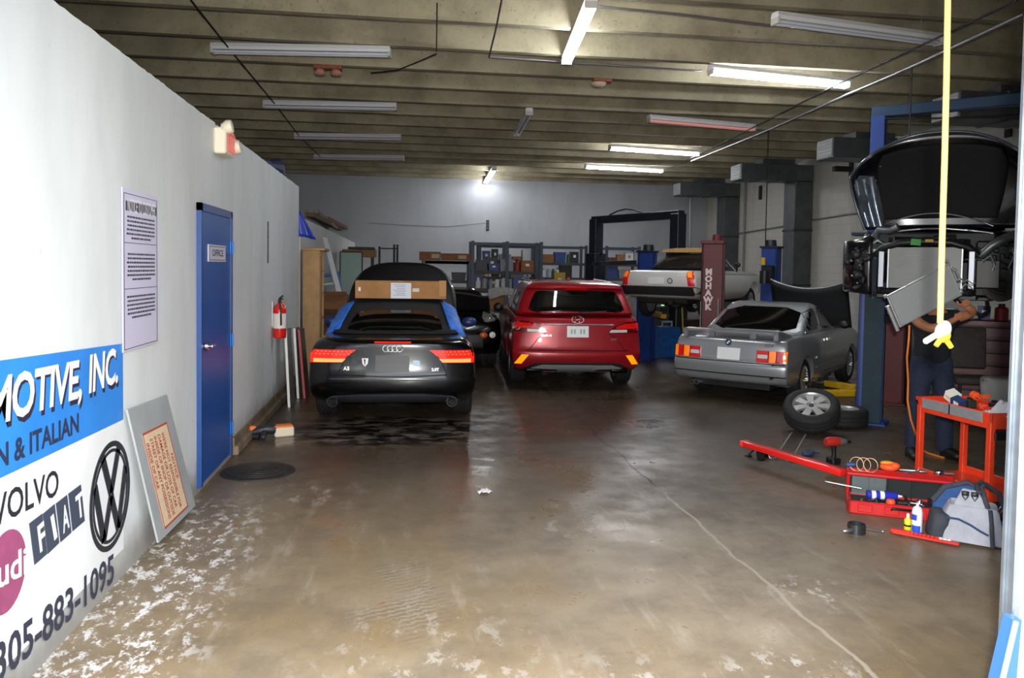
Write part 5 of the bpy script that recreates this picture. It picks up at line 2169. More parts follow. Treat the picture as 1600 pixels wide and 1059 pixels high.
for s_ in 'LR':
    E += [('pelvis', 'hip' + s_), ('hip' + s_, 'knee' + s_), ('knee' + s_, 'calf' + s_), ('calf' + s_, 'ank' + s_), ('ank' + s_, 'toe' + s_), ('collar', 'sh' + s_), ('sh' + s_, 'ua' + s_), ('ua' + s_, 'el' + s_), ('el' + s_, 'fa' + s_), ('fa' + s_, 'wr' + s_), ('wr' + s_, 'pl' + s_)]
# fingers close on the condenser's lower edge, thumb on the other side
for s_, (cx, cy, cz), dx in (('L', (.07, -.255, 1.385), (.87, .48)), ('R', (.14, -.255, 1.515), (-.87, .1))):
    for i in range(4):
        o_ = (i - 1.5) * .02
        b = (cx + o_ * .85, cy - .03, cz + .01 + abs(i - 1.4) * -.003)
        J[f'f{s_}{i}a'] = (*b, .0095)
        J[f'f{s_}{i}b'] = (b[0] + .004, b[1] - .018, b[2] + .028, .0088)
        J[f'f{s_}{i}c'] = (b[0] + .006, b[1] - .012, b[2] + .05 - .004 * abs(i - 1.5), .0078)
        E += [('pl' + s_, f'f{s_}{i}a'), (f'f{s_}{i}a', f'f{s_}{i}b'), (f'f{s_}{i}b', f'f{s_}{i}c')]
    J[f't{s_}a'] = (cx + .035 * (1 if s_ == 'L' else -1), cy + .02, cz + .005, .011)
    J[f't{s_}b'] = (cx + .045 * (1 if s_ == 'L' else -1), cy + .022, cz + .04, .0095)
    E += [('pl' + s_, f't{s_}a'), (f't{s_}a', f't{s_}b')]
bodyo = skin_mesh('body', J, E, SKINM, pe)
# face
mb = MB()
mb.ball((0, -.125, 1.60), (.014, .022, .028), 10, 7)
mb.ball((-.078, -.02, 1.605), (.012, .022, .034), 10, 7)
mb.ball((.078, -.02, 1.605), (.012, .022, .034), 10, 7)
mb.build('nose_and_ears', SKINM, bodyo, 60)
for x in (-.03, .03):
    mb = MB()
    mb.ball((x, -.108, 1.625), (.014, .012, .009), 10, 7)
    mb.build('eye', mat('eye_white', '#d9d4cc', .3), bodyo, 60)
mb = MB()
mb.ball((0, -.112, 1.548), (.024, .01, .007), 10, 6)
mb.build('mouth', mat('lips', '#8a4f44', .5), bodyo, 60)
mb = MB()
prof = [(max(1e-4, math.cos(a) * 1), math.sin(a)) for a in [i * PI / 2 / 8 for i in range(9)]]
mb.lathe([(r * .092, z * .10) for r, z in prof], 18, T(0, -.008, 1.635, s=(1, 1.14, 1)))
mb.build('hair', mat('hair_black', '#15120f', .7, noise=.4, scale=60), pe, 60)
SH = {k: J[k] for k in ('pelvis', 'waist', 'chest', 'collar', 'shL', 'uaL', 'shR', 'uaR')}
SH['pelvis'] = (.0, .0, .86, (.205, .155))
SH['waist'] = (.0, .0, 1.08, (.18, .135))
SH['chest'] = (.0, -.01, 1.26, (.195, .14))
SH['collar'] = (.0, -.0, 1.405, (.125, .095))
for s_, sg in (('L', -1), ('R', 1)):
    x, y, z, r = J['sh' + s_]
    SH['sh' + s_] = (x, y, z, .082)
    x, y, z, r = J['ua' + s_]
    SH['ua' + s_] = (x, y, z, .07)
skin_mesh('t_shirt', SH, [('pelvis', 'waist'), ('waist', 'chest'), ('chest', 'collar'), ('collar', 'shL'), ('shL', 'uaL'), ('collar', 'shR'), ('shR', 'uaR')], mat('shirt_dark', '#11151d', .85, noise=.2, scale=30, bump=.2), pe)
TR = {'pelvis': (.0, .0, .92, (.188, .135)), 'top': (0, 0, 1.1, (.172, .125))}
TE = [('pelvis', 'top')]
for s_, sg in (('L', -1), ('R', 1)):
    TR['hip' + s_] = (sg * .105, .0, .84, .118)
    TR['knee' + s_] = (sg * .14, -.02, .5, .092)
    TR['calf' + s_] = (sg * .148, .0, .3, .085)
    TR['hem' + s_] = (sg * .155, .0, .035, .082)
    TE += [('pelvis', 'hip' + s_), ('hip' + s_, 'knee' + s_), ('knee' + s_, 'calf' + s_), ('calf' + s_, 'hem' + s_)]
skin_mesh('jeans', TR, TE, mat('denim', '#18233a', .85, noise=.3, scale=40, bump=.25), pe)
for s_, sg in (('L', -1), ('R', 1)):
    SHO = {'h': (sg * .155, .06, .065, (.065, .07)), 'm': (sg * .17, -.03, .06, (.068, .065)), 't': (sg * .21, -.15, .05, (.065, .052)), 'e': (sg * .225, -.2, .045, (.045, .04)), 'a': (sg * .155, .03, .13, .07)}
    skin_mesh('shoe', SHO, [('h', 'm'), ('m', 't'), ('t', 'e'), ('h', 'a')], mat('shoe_black', '#0c0c0d', .5), pe)

# ---- condenser held in front of the face
Yc = p.y - .30
TL, TR_, BR, BL = (at_y(1380, 487, Yc), at_y(1482, 412, Yc), at_y(1505, 460, Yc), at_y(1405, 511, Yc))
TL, TR_, BR, BL = at_y(1384, 462, Yc), at_y(1481, 412, Yc), at_y(1505, 461, Yc), at_y(1405, 511, Yc)
cen = (TL + TR_ + BR + BL) / 4
ux = (TR_ - TL).normalized()
uz = Vector((0, -1, 0)).cross(ux) * -1
if uz.z < 0:
    uz = -uz
Lc, Hc = (TR_ - TL).length, (TL - BL).length
MC = Matrix((ux, Vector((0, 1, 0)), uz)).transposed().to_4x4()
MC.translation = cen
co = thing('condenser', 'silver finned car condenser panel held up at a slant behind the yellow rope', 'condenser', cen)
co.rotation_euler = MC.to_euler()
n = NT('condenser_fins', .4)
wv = n.t.nodes.new('ShaderNodeTexWave')
wv.inputs['Scale'].default_value = 32
wv.bands_direction = 'Z'
n.t.links.new(n.tc, wv.inputs[0])
n.out(n.mix(n.ramp(n.noise(90, 2), .3, .7, 0, .5), n.mix(wv.outputs['Fac'], '#979c9f', '#b7bbbe'), '#a3a7ab'))
n.b.inputs['Metallic'].default_value = .15
mb = MB()
mb.box((0, 0, 0), (Lc - .03, .018, Hc - .02))
mb.build('fin_core', n.m, co)
ALU = mat('bright_aluminium', '#d2d6da', .3, .7)
for sz in (-1, 1):
    mb = MB()
    mb.box((0, 0, sz * (Hc / 2 - .006)), (Lc, .022, .012))
    mb.build('edge_rail', ALU, co)
for sx in (-1, 1):
    mb = MB()
    mb.cyl((sx * (Lc / 2 - .008), 0, -Hc / 2), (sx * (Lc / 2 - .008), 0, Hc / 2), .012, seg=10)
    mb.build('header_tube', ALU, co, 50)
mb = MB()
mb.cyl((-Lc / 2 - .03, 0, -Hc / 2 - .02), (-Lc / 2 - .03, 0, Hc / 2 - .09), .018, seg=12)
mb.box((-Lc / 2 - .012, 0, Hc / 2 + .0), (.03, .012, .03))
mb.build('receiver_tube', ALU, co, 50)
mb = MB()
mb.frame([(-.028, 0), (.028, 0), (.028, .05), (-.028, .05)], [(-.012, .015), (.012, .015), (.012, .036), (-.012, .036)], .01, T(Lc / 2 - .01, 0, Hc / 2 - .01))
mb.build('mount_tab', ALU, co)
mb = MB()
x0 = Lc / 2 + .012
mb.tube([(x0, 0, Hc / 2 - .04), (x0 + .035, 0, Hc / 2 - .08), (x0 + .04, 0, 0), (x0 + .06, 0, -.06), (x0 + .10, 0, -.06), (x0 + .13, 0, -.11), (x0 + .16, 0, -.12)], .006, 8)
mb.tube([(x0, 0, -Hc / 2 + .03), (x0 + .03, 0, -.10), (x0 + .07, 0, -.085), (x0 + .10, .0, -.13), (x0 + .12, 0, -.17)], .006, 8)
mb.box((x0, 0, -Hc / 2 + .03), (.03, .02, .04), bev=.005)
mb.box((x0 + .03, 0, -.02), (.03, .02, .02), bev=.003)
mb.build('pipe_fitting', ALU, co, 50)

# ================================================================== FOREGROUND TOOLS
ORR = mat('cart_red', '#e0401f', .35, coat=.3, noise=.06)
PRED = mat('plastic_red', '#c81f22', .4, noise=.05)
DGREY = mat('tray_grey', '#2e3333', .55)
BLUEP = mat('bright_blue', '#2350c8', .4)
ORANGE = mat('bright_orange', '#f4551c', .5)

# ---- tool cart
zt = .78
A, B = at_z(1434, 619, zt), at_z(1549, 646, zt)
ux = Vector((B.x - A.x, B.y - A.y, 0))
W = ux.length
ux.normalize()
rz = math.atan2(ux.y, ux.x)
ct = thing('tool_cart', 'red steel tool cart loaded with gloves and a white rag before the person', 'tool cart', (A.x, A.y, 0), rz)
D = .46
for x, y in ((.02, .02), (W - .02, .02), (.02, D - .02), (W - .02, D - .02)):
    mb = MB()
    mb.box((x, y, .06 + (zt - .1) / 2), (.045, .045, zt - .16), bev=.004)
    mb.box((x, y, .09), (.05, .05, .05))
    lg = mb.build('leg', ORR, ct)
    mb = MB()
    mb.cyl((x - .014, y, .04), (x + .014, y, .04), .04, seg=16)
    mb.build('caster', RUBBER, lg, 50)
mb = MB()
mb.box((W / 2, .01, zt - .06), (W, .02, .12), bev=.004)
mb.box((W / 2, D - .01, zt - .06), (W, .02, .12), bev=.004)
mb.box((.01, D / 2, zt - .06), (.02, D, .12), bev=.004)
mb.box((W - .01, D / 2, zt - .06), (.02, D, .12), bev=.004)
mb.box((W / 2, D / 2, zt - .07), (W - .02, D - .02, .012))
mb.bar((-.03, .02, zt - .02), (-.03, D - .02, zt - .02), .03, .03)
mb.build('top_tray', ORR, ct)
mb = MB()
mb.box((W / 2 - .01, -.003, zt - .045), (W - .14, .006, .075), bev=.002)
gp = mb.build('grey_panel', mat('panel_grey', '#84888a', .45, noise=.1), ct)
mb = MB()
mb.box((W * .47, -.007, zt - .045), (.012, .003, .08))
mb.build('panel_seam', BLACK, gp)
mb = MB()
mb.box((W / 2, D / 2, .13), (W, D, .02))
for y in (.01, D - .01):
    mb.box((W / 2, y, .16), (W, .02, .07), bev=.004)
mb.build('bottom_tray', ORR, ct)
mb = MB()
mb.box((W + .006, D / 2, zt - .17), (.02, D - .06, .06), bev=.004)
mb.build('drawer_front', BLACK, ct)
MCT = T(A.x, A.y, 0, rz=rz)
ZS = zt - .06


def onct(x, y, z=0.0):
    v = MCT @ Vector((x, y, ZS + z))
    return v


def small(name, label, cat, x, y, z=0.0, r=0.0, rot=None):
    v = onct(x * W, y, z * .7)
    t = thing(name, label, cat, v, rz + r, s=.7)
    if rot:
        t.rotation_euler = (rot[0], rot[1], rz + r)
    return t


t = small('white_box', 'small white cardboard box tipped over at the left end of the red cart', 'box', .20, .20, .12, .2, (.3, .5))
mb = MB()
mb.box((0, 0, 0), (.13, .12, .11), bev=.002)
mb.build('carton', mat('carton_white', '#eeece0', .6), t)
mb = MB()
mb.box((.0, -.061, .0), (.09, .002, .02))
mb.build('printed_band', mat('band_gold', '#cbbf8e', .6), t)
t = small('blue_box', 'small blue and white printed box beside white box on red cart', 'box', .40, .12, .09, .1, (.35, .35))
mb = MB()
mb.box((0, 0, 0), (.13, .10, .09), bev=.002)
mb.build('carton', mat('carton_navy', '#27406e', .5), t)
mb = MB()
mb.box((.02, -.051, .01), (.07, .002, .05))
mb.build('white_label', PLATE, t)
# orange gloves
def glove(x, y, z, r, label, m):
    t = small('work_glove', label, 'glove', x, y, z, r, (.15, -.1))
    mb = MB()
    mb.ball((0, 0, .02), (.06, .05, .028), 14, 8)
    for i in range(4):
        mb.tube([(.04, -.035 + .023 * i, .02), (.09, -.045 + .03 * i, .03), (.13, -.05 + .034 * i, .012)], [.013, .013, .009], 8)
    mb.tube([(.0, .04, .02), (.04, .08, .03), (.07, .09, .02)], [.014, .013, .009], 8)
    g = mb.build('palm', m, t, 60)
    mb = MB()
    mb.tube([(-.05, 0, .02), (-.12, 0, .03)], [.045, .055], 12)
    mb.build('cuff', m, t, 60)
    return t
glove(.42, .30, .13, -.3, 'orange-red work glove lying on boxes at the back of the cart', ORANGE)
glove(.60, .24, .03, -.5, 'orange-red work glove lying flat on the red cart tray', mat('glove_red', '#e8431f', .6))
# dark tools
t = small('impact_driver', 'black cordless driver lying on the red cart left of the white rag', 'power tool', .72, .30, .02, .6)
mb = MB()
mb.tube([(-.08, 0, .03), (-.02, 0, .03), (.06, 0, .03), (.10, 0, .03)], [.03, .035, .032, .015], 12)
mb.build('body', BLACK, t, 50)
mb = MB()
mb.bar((-.02, .0, .03), (-.05, -.12, .03), .03, .04, bev=.006)
mb.box((-.055, -.14, .03), (.08, .05, .06), bev=.008)
mb.build('grip', mat('driver_red', '#9d2420', .5), t)
t = small('silver_rod', 'silver steel rod sticking up from the red cart', 'rod', .74, .40, .0, .3)
mb = MB()
mb.cyl((.06, 0, .03), (-.06, 0, .2), .009, seg=10)
tag(t, 'silver steel rod sticking up from the red cart', 'rod')
mb.build('shaft', STEEL, t, 50)
mb = MB()
mb.cyl((.06, 0, .03), (.11, 0, -.02 + .02), .017, seg=10)
mb.build('grip', BLACK, t, 50)
for i, (x, y, c, nm, lb) in enumerate(((.62, .07, '#d8dadb', 'spark_plug', 'small silver spark plug on the front of the red cart'), (.09, .08, '#9c8a70', 'paper_tape', 'beige roll of tape at the left corner of the red cart'))):
    t = small(nm, lb, 'spark plug' if i == 0 else 'tape roll', x, y, .01, .5 * i)
    if i == 0:
        mb = MB()
        mb.tube([(-.04, 0, .015), (0, 0, .015), (.03, 0, .015), (.05, 0, .015)], [.014, .014, .008, .006], 10)
        mb.build('body', STEEL, t, 50)
        mb = MB()
        mb.tube([(-.03, 0, .015), (-.005, 0, .015)], .019, 6)
        mb.build('hex_nut', CHROME, t)
    else:
        mb = MB()
        mb.lathe([(.03, 0), (.05, 0), (.05, .05), (.03, .05)], 22, closed=True)
        mb.build('roll', mat('tape_beige', c, .6), t, 50)
for i, (x, y, z, c, kd, lb) in enumerate(((.30, .30, 0, '#1d2a24', 'battery_pack', 'dark green battery pack behind the white box on the red cart'), (.52, .38, 0, '#22252b', 'battery_pack', 'black battery pack at the back edge of the red cart'), (.84, .40, 0, '#2c3a66', 'battery_pack', 'navy battery pack at the back right of the red cart'))):
    t = small(kd, lb, 'battery', x, y, z, .4 * i - .3)
    mb = MB()
    mb.box((0, 0, .05), (.13, .09, .10), bev=.012)
    mb.build('case', mat('battery%d' % i, c, .5), t)
    mb = MB()
    mb.box((0, 0, .11), (.08, .05, .03), bev=.005)
    mb.build('terminal', BLACK, t)
for i, (x, y, r_, lb) in enumerate(((.66, .14, .5, 'short steel screwdriver with red grip at the front of the red cart'), (.28, .06, -.2, 'long steel screwdriver with red grip at the left front of the red cart'))):
    t = small('screwdriver', lb, 'screwdriver', x, y, .0, r_)
    mb = MB()
    mb.cyl((0, 0, .02), (.10 + .06 * i, 0, .02), .006, seg=8)
    mb.build('shaft', STEEL, t, 50)
    mb = MB()
    mb.tube([(-.08, 0, .02), (-.06, 0, .02), (0, 0, .02)], [.012, .018, .014], 8)
    mb.build('handle', mat('handle_red', '#a02a2a', .4), t, 50)
t = small('rag', 'crumpled white rag heaped on the right end of the red cart', 'rag', .90, .27, 0, .1)
t.scale = (1, 1, 1)
rng = random.Random(21)
mb = MB()
nx = 22
vs = []
for j in range(nx + 1):
    for i in range(nx + 1):
        u, v = i / nx * 2 - 1, j / nx * 2 - 1
        r2 = u * u + v * v
        z = max(.004, .13 * math.exp(-2.2 * r2) * (1 + .5 * math.sin(7 * u + 4 * v) * math.cos(5 * v - 3 * u)) + .012 * math.sin(15 * u - 9 * v) + rng.uniform(0, .008))
        vs.append((u * .19, v * .15, z + .01))
fs = [(j * (nx + 1) + i, j * (nx + 1) + i + 1, (j + 1) * (nx + 1) + i + 1, (j + 1) * (nx + 1) + i) for j in range(nx) for i in range(nx)]
mb.add(vs, fs)
o = mb.build('cloth', mat('rag_white', '#d9d8de', .85), t, 80)
md = o.modifiers.new('t', 'SOLIDIFY')
md.thickness = .006
t = small('blue_rag', 'dark blue rag under the white rag on the cart', 'rag', .80, .05, .0, .2)
mb = MB()
mb.ball((0, 0, .02), (.11, .04, .022), 14, 8)
mb.tube([(-.1, .01, .02), (0, .03, .045), (.1, .0, .02)], .012, 8)
mb.build('cloth', mat('rag_blue', '#3a4a6e', .85, noise=.3), t, 80)

# ---- open red tool case
A, B = at_z(1324, 801, 0), at_z(1452, 815, 0)
ux = Vector((B.x - A.x, B.y - A.y, 0))
rz2 = math.atan2(ux.y, ux.x)
W2, D2, H2 = .74, .30, .095
tc = thing('tool_case', 'open red plastic tool case with dark grey tray lying on the floor', 'tool case', (A.x, A.y, 0), rz2)
mb = MB()
mb.box((W2 / 2, .015, H2 / 2), (W2, .03, H2), bev=.008)
mb.box((W2 / 2, D2 - .015, H2 / 2), (W2, .03, H2), bev=.008)
mb.box((.015, D2 / 2, H2 / 2), (.03, D2, H2), bev=.008)
mb.box((W2 - .015, D2 / 2, H2 / 2), (.03, D2, H2), bev=.008)
mb.box((W2 / 2, D2 / 2, .01), (W2 - .02, D2 - .02, .02))
for x in (.12, .30, .48):
    mb.box((x, -.004, .05), (.1, .012, .06), bev=.004)
mb.build('base_shell', PRED, tc)
mb = MB()
mb.box((W2 / 2, D2 / 2, .06), (W2 - .065, D2 - .065, .03))
for x in (.2, .42, .58):
    mb.box((x, D2 / 2, .085), (.012, D2 - .07, .05))
mb.build('grey_tray', DGREY, tc)
lidm = T(0, D2 + .005, H2 - .02, rx=.32)
mb = MB(lidm)
HL = .22
mb.box((W2 / 2, .012, HL / 2), (W2, .02, HL), bev=.006)
for x in (.012, W2 - .012):
    mb.box((x, -.03, HL / 2), (.024, .08, HL), bev=.006)
mb.box((W2 / 2, -.03, HL - .01), (W2, .08, .022), bev=.006)
ld = mb.build('lid', PRED, tc)
mb = MB(lidm)
mb.box((W2 / 2, -.012, HL / 2 - .005), (W2 - .05, .03, HL - .03))
for x in (.16, .30, .46):
    mb.box((x, -.035, HL / 2), (.008, .04, HL - .04))
mb.build('lid_liner', DGREY, ld)
mb = MB(lidm)
mb.box((.16, -.055, HL / 2), (.24, .006, HL - .06), bev=.002)
mb.build('clear_pocket', mat('clear_plastic', '#8f9a9a', .15, alpha=.35), ld)
mb = MB()
mb.tube([(.30, -.004, .06), (.30, -.03, .075), (.44, -.03, .075), (.44, -.004, .06)], .01, 8)
mb.build('handle', BLACK, tc, 50)
MTC = T(A.x, A.y, 0, rz=rz2)


def incase(name, label, cat, x, y, z, r=0.0, rot=None):
    v = MTC @ Vector((x, y, z))
    t = thing(name, label, cat, v, rz2 + r)
    if rot:
        t.rotation_euler = (rot[0], rot[1], rz2 + r)
    return t


t = incase('sealant_tube', 'blue and white printed tube lying in the red tool case', 'tube', .14, .12, .125, .15)
mb = MB()
mb.tube([(0, 0, 0), (.2, 0, 0), (.215, 0, 0)], [.032, .032, .02], 16)
tb_ = mb.build('tube_body', mat('tube_blue', '#2b37b8', .35), t, 50)
for x in (.03, .09):
    mb = MB()
    mb.tube([(x, 0, 0), (x + .03, 0, 0)], .0325, 16, caps=False)
    mb.build('white_band', PLATE, tb_, 50)
mb = MB()
mb.tube([(.215, 0, 0), (.25, 0, 0)], [.014, .006], 10)
mb.build('nozzle', WHITE, t, 50)
t = incase('orange_stopper', 'round orange stopper lying in front of the blue tube in the red case', 'stopper', .30, .07, .085)
mb = MB()
mb.lathe([(.0001, .035), (.025, .033), (.032, .02), (.032, 0), (.0001, 0)], 18)
mb.build('stopper_top', ORANGE, t, 50)
t = incase('socket', 'bright round chrome socket in the red tool case', 'socket', .50, .12, .085)
mb = MB()
mb.lathe([(.014, .03), (.02, .035), (.026, .03), (.026, 0), (.014, 0)], 18, closed=True)
mb.build('socket_body', CHROME, t, 50)
rng = random.Random(31)
for i in range(9):
    t = incase('hand_tool_bit', 'small steel bit lying loose in the grey tray of the red case', 'tool bit', .12 + .05 * i + rng.uniform(-.01, .01), .08 + rng.random() * .1, .083, rng.uniform(0, 3))
    t['group'] = 'bits in the red tool case'
    mb = MB()
    mb.tube([(-.03, 0, .01), (.0, 0, .01), (.035, 0, .01)], [.008, .006, .005], 6)
    mb.build('shank', mat('bit_brass', '#9a7c55', .4, .6) if i % 3 == 0 else STEEL, t, 50)
# things hooked over the lid edge
zl = H2 - .02 + HL * math.cos(.32)
yl_ = D2 + .005 - HL * math.sin(.32) * -1 * -1
yl_ = D2 - HL * math.sin(.32)
t = incase('coiled_wire', 'thin coil of wire on the left end of the red case lid', 'wire', .14, yl_, zl + .02)
mb = MB()
for k in range(3):
    mb.tube([(-.07 + .05 * k + .05 * math.cos(a * PI / 9), .02 * math.sin(a * PI / 9), .02 + .05 * math.sin(a * PI / 9)) for a in range(18)], .0035, 6, closed=True)
mb.build('coil', mat('wire_copper', '#9b7a5d', .4, .5), t, 60)
t = incase('rubber_grip', 'orange rubber grip bundle on top of the red case lid', 'grip', .30, yl_, zl + .02)
mb = MB()
mb.ball((0, 0, .02), (.07, .045, .03), 14, 8)
mb.ball((.04, -.01, .035), (.035, .03, .025), 12, 7)
mb.build('grip', ORANGE, t, 60)
mb = MB()
mb.ball((-.01, .015, .045), (.055, .025, .018), 12, 7)
mb.build('amber_handle', mat('amber_handle', '#e09a2c', .4), t, 60)
t = incase('blue_plug', 'small dark blue plug at the left corner of the case lid', 'plug', .03, yl_, zl + .015)
mb = MB()
mb.tube([(-.03, 0, .015), (.03, 0, .02)], [.02, .014], 10)
mb.build('plug_body', mat('plug_blue', '#274a80', .4), t, 50)
t = incase('pliers', 'open steel pliers lying across the red case lid', 'pliers', .50, yl_, zl + .015, .4)
mb = MB()
for s_ in (-1, 1):
    mb.tube([(-.12, s_ * .05, .012), (-.02, s_ * .015, .012), (.0, 0, .012), (.06, -s_ * .02, .012)], [.009, .009, .012, .006], 8)
mb.build('jaws', STEEL, t, 50)
mb = MB()
mb.cyl((0, 0, .0), (0, 0, .03), .012, seg=12)
mb.build('pivot', CHROME, t, 50)
t = incase('chrome_ratchet', 'round chrome ratchet head near the right end of the case lid', 'ratchet', .64, yl_, zl + .015, .1)
mb = MB()
mb.lathe([(.0001, .03), (.03, .028), (.034, .01), (.03, 0), (.0001, 0)], 18)
mb.build('head', CHROME, t, 50)
mb = MB()
mb.tube([(.02, 0, .014), (.1, 0, .014)], .009, 8)
mb.build('shaft', STEEL, t, 50)
a, b = at_z(1290, 752, .17), at_z(1346, 763, .15)
mb = MB()
mb.tube([a, b], [.007, .009], 10)
mb.ball(a, .01, 10, 6)
tag(mb.build('pry_rod', STEEL, None, 50), 'long thin steel rod sticking out left from the red tool case', 'rod')

# ---- long red bar on a small stand
a, b = at_z(1162, 692, .16), at_z(1320, 737, .17)
tb = thing('red_bar', 'long bright red steel bar lying slantwise between black stand and red tool case', 'bar', a, math.atan2(b.y - a.y, b.x - a.x))
Lb = (b - a).length
mb = MB()
mb.box((Lb / 2, 0, 0), (Lb, .10, .055), bev=.012, seg=2)
mb.build('bar', mat('bar_red', '#e2201a', .35, coat=.4), tb, 40)
mb = MB()
mb.box((.02, 0, 0), (.06, .104, .06), bev=.015, seg=2)
mb.build('end_cap', mat('bar_red_pale', '#ef4038', .4), tb, 40)
p = at_z(1181, 713, 0)
js = thing('jack_stand', 'small black stand propping up the left end of the long red bar', 'stand', p + Vector((0, -.06, 0)), .3)
mb = MB()
for k in range(3):
    q = k * 2 * PI / 3
    mb.bar((.02 * math.cos(q), .02 * math.sin(q), .11), (.10 * math.cos(q), .10 * math.sin(q), .01), .07, .012)
    mb.box((.10 * math.cos(q), .10 * math.sin(q), .006), (.05, .05, .012))
mb.build('tripod_foot', BLACK, js)
mb = MB()
mb.cyl((0, 0, .05), (0, 0, .13), .016, seg=10)
mb.build('post', STEEL, js, 50)
for nm, (p0, p1), lb in (('hook', ((1238, 674), (1211, 716)), 'thin steel T-hook leaning over the red bar, left one of two'), ('hook', ((1259, 678), (1236, 720)), 'longer thin steel T-hook leaning over the red bar, right one of two')):
    b0 = at_z(*p1, .006)
    t0 = at_z(p0[0], p0[1], .24)
    t0 = b0 + (t0 - b0) * 1.0
    t = thing('hook_tool', lb, 'hook tool', b0, 0)
    d = t0 - b0
    mb = MB()
    mb.tube([(0, 0, 0), d], .008, 8)
    mb.build('shaft', STEEL, t, 50)
    mb = MB()
    mb.tube([(-.07, .0, .05), (-.065, -.02, .012), (-.03, -.03, .008), (.02, -.02, .008), (.03, 0, .05)], .007, 8)
    mb.build('hook_end', STEEL, t, 50)
    mb = MB()
    mb.tube([d + Vector((-.03, 0, 0)), d, d + Vector((.03, 0, 0))], .009, 8)
    mb.build('grip', BLACK, t, 50)
p = at_z(1262, 712, 0)
t = thing('blue_glove', 'crumpled dark blue glove on the floor behind the red bar', 'glove', p, .4)
mb = MB()
mb.ball((0, 0, .03), (.08, .05, .03), 12, 7)
for k in range(4):
    mb.tube([(.05, -.03 + .02 * k, .03), (.11, -.04 + .028 * k, .025)], [.013, .01], 8)
mb.build('palm', mat('glove_navy', '#2a3d5c', .7), t, 60)
p = at_z(1302, 724, 0)
t = thing('impact_wrench', 'red and black cordless impact wrench standing on the floor behind the red bar', 'power tool', p, .1)
mb = MB()
mb.box((0, 0, .03), (.09, .12, .06), bev=.01)
mb.build('battery', BLACK, t)
mb = MB()
mb.tube([(.0, 0, .05), (.005, 0, .11), (-.005, 0, .17)], [.022, .02, .026], 10)
mb.build('grip', BLACK, t, 50)
mb = MB()
mb.tube([(-.09, 0, .205), (-.06, 0, .21), (.02, 0, .21), (.05, 0, .21)], [.035, .045, .045, .038], 14)
mb.build('motor_housing', mat('wrench_red', '#b32a22', .4), t, 50)
mb = MB()
mb.tube([(.05, 0, .21), (.10, 0, .205), (.13, 0, .205)], [.04, .035, .02], 14)
mb.build('gear_nose', mat('nose_grey', '#a0a2a4', .3, .7), t, 50)
mb = MB()
mb.cyl((.13, 0, .205), (.18, 0, .2), .012, seg=8)
mb.build('anvil', BLACK, t, 50)

# ---- band clamp, socket rail, spray can, yellow bottle
p = at_z(1338, 832, 0)
t = thing('band_clamp', 'dark grey ring-shaped band clamp with a bolt on the floor before the red case', 'clamp', p, 0)
mb = MB()
mb.lathe([(.054, 0), (.060, 0), (.060, .065), (.054, .065)], 28, closed=True)
mb.build('band', mat('band_grey', '#4a4c50', .35, .7), t, 50)
mb = MB()
mb.tube([(-.055, -.03, .03), (-.09, -.04, .03), (-.115, -.03, .025)], [.012, .018, .012], 8)
mb.build('lug', STEEL, t, 50)
mb = MB()
mb.tube([(.05, -.02, .035), (.16, -.05, .02)], .008, 8)
mb.ball((.165, -.051, .02), .013, 8, 6)
mb.build('bolt', STEEL, t, 50)
a, b = at_z(1395, 831, .012), at_z(1499, 851, .012)
t = thing('socket_rail', 'flat red plastic tool rail lying on the floor in front of the white can', 'tool rail', a, math.atan2(b.y - a.y, b.x - a.x))
Lb = (b - a).length
mb = MB()
mb.box((Lb / 2, 0, .004), (Lb, .045, .018), bev=.006)
mb.box((.05, .01, .01), (.14, .06, .03), bev=.012)
mb.build('rail', mat('rail_red', '#dd3a30', .4), t)
for k in range(10):
    mb = MB()
    mb.lathe([(.007, .016), (.013, .016), (.013, .024), (.007, .024)], 12, T(.12 + (Lb - .18) * k / 9, 0, 0), closed=True)
    mb.build('stud', mat('rail_red', '#dd3a30') if k < 7 else WHITE, t, 50)
p = at_z(1432, 836, 0)
t = thing('spray_can', 'white spray can with blue print standing on the floor beside the grey tool bag', 'spray can', p, .4)
mb = MB()
mb.lathe([(.0001, 0), (.032, 0), (.034, .006), (.034, .165), (.03, .185), (.02, .2), (.0001, .2)], 24)
cn = mb.build('can', mat('can_white', '#f0f2f8', .3), t, 50)
for z0, z1, a0, a1 in ((.03, .075, 150, 250), (.11, .15, 140, 215), (.015, .03, 170, 300)):
    mb = MB()
    vs = [(.0345 * math.cos(math.radians(q)), .0345 * math.sin(math.radians(q)), z) for z in (z0, z1) for q in range(a0, a1 + 1, 10)]
    k = len(vs) // 2
    mb.add(vs, [(i, i + 1, i + 1 + k, i + k) for i in range(k - 1)])
    mb.build('blue_print', BLUEP, cn)
mb = MB()
mb.lathe([(.0001, .225), (.008, .225), (.01, .2), (.0001, .2)], 12)
mb.build('nozzle', WHITE, t, 50)
p = at_z(1418, 828, 0)
t = thing('yellow_bottle', 'small yellow bottle with black lettering band behind the white spray can', 'bottle', p, 0)
mb = MB()
mb.lathe([(.0001, 0), (.022, 0), (.024, .01), (.024, .075), (.012, .09), (.0001, .09)], 18)
mb.build('body', mat('bottle_yellow', '#e6dc1e', .35), t, 50)
mb = MB()
mb.lathe([(.0245, .03), (.0245, .042)], 18)
mb.build('black_band', BLACK, t)
mb = MB()
mb.lathe([(.0001, .12), (.01, .118), (.012, .088), (.0001, .088)], 12)
mb.build('cap', WHITE, t, 50)

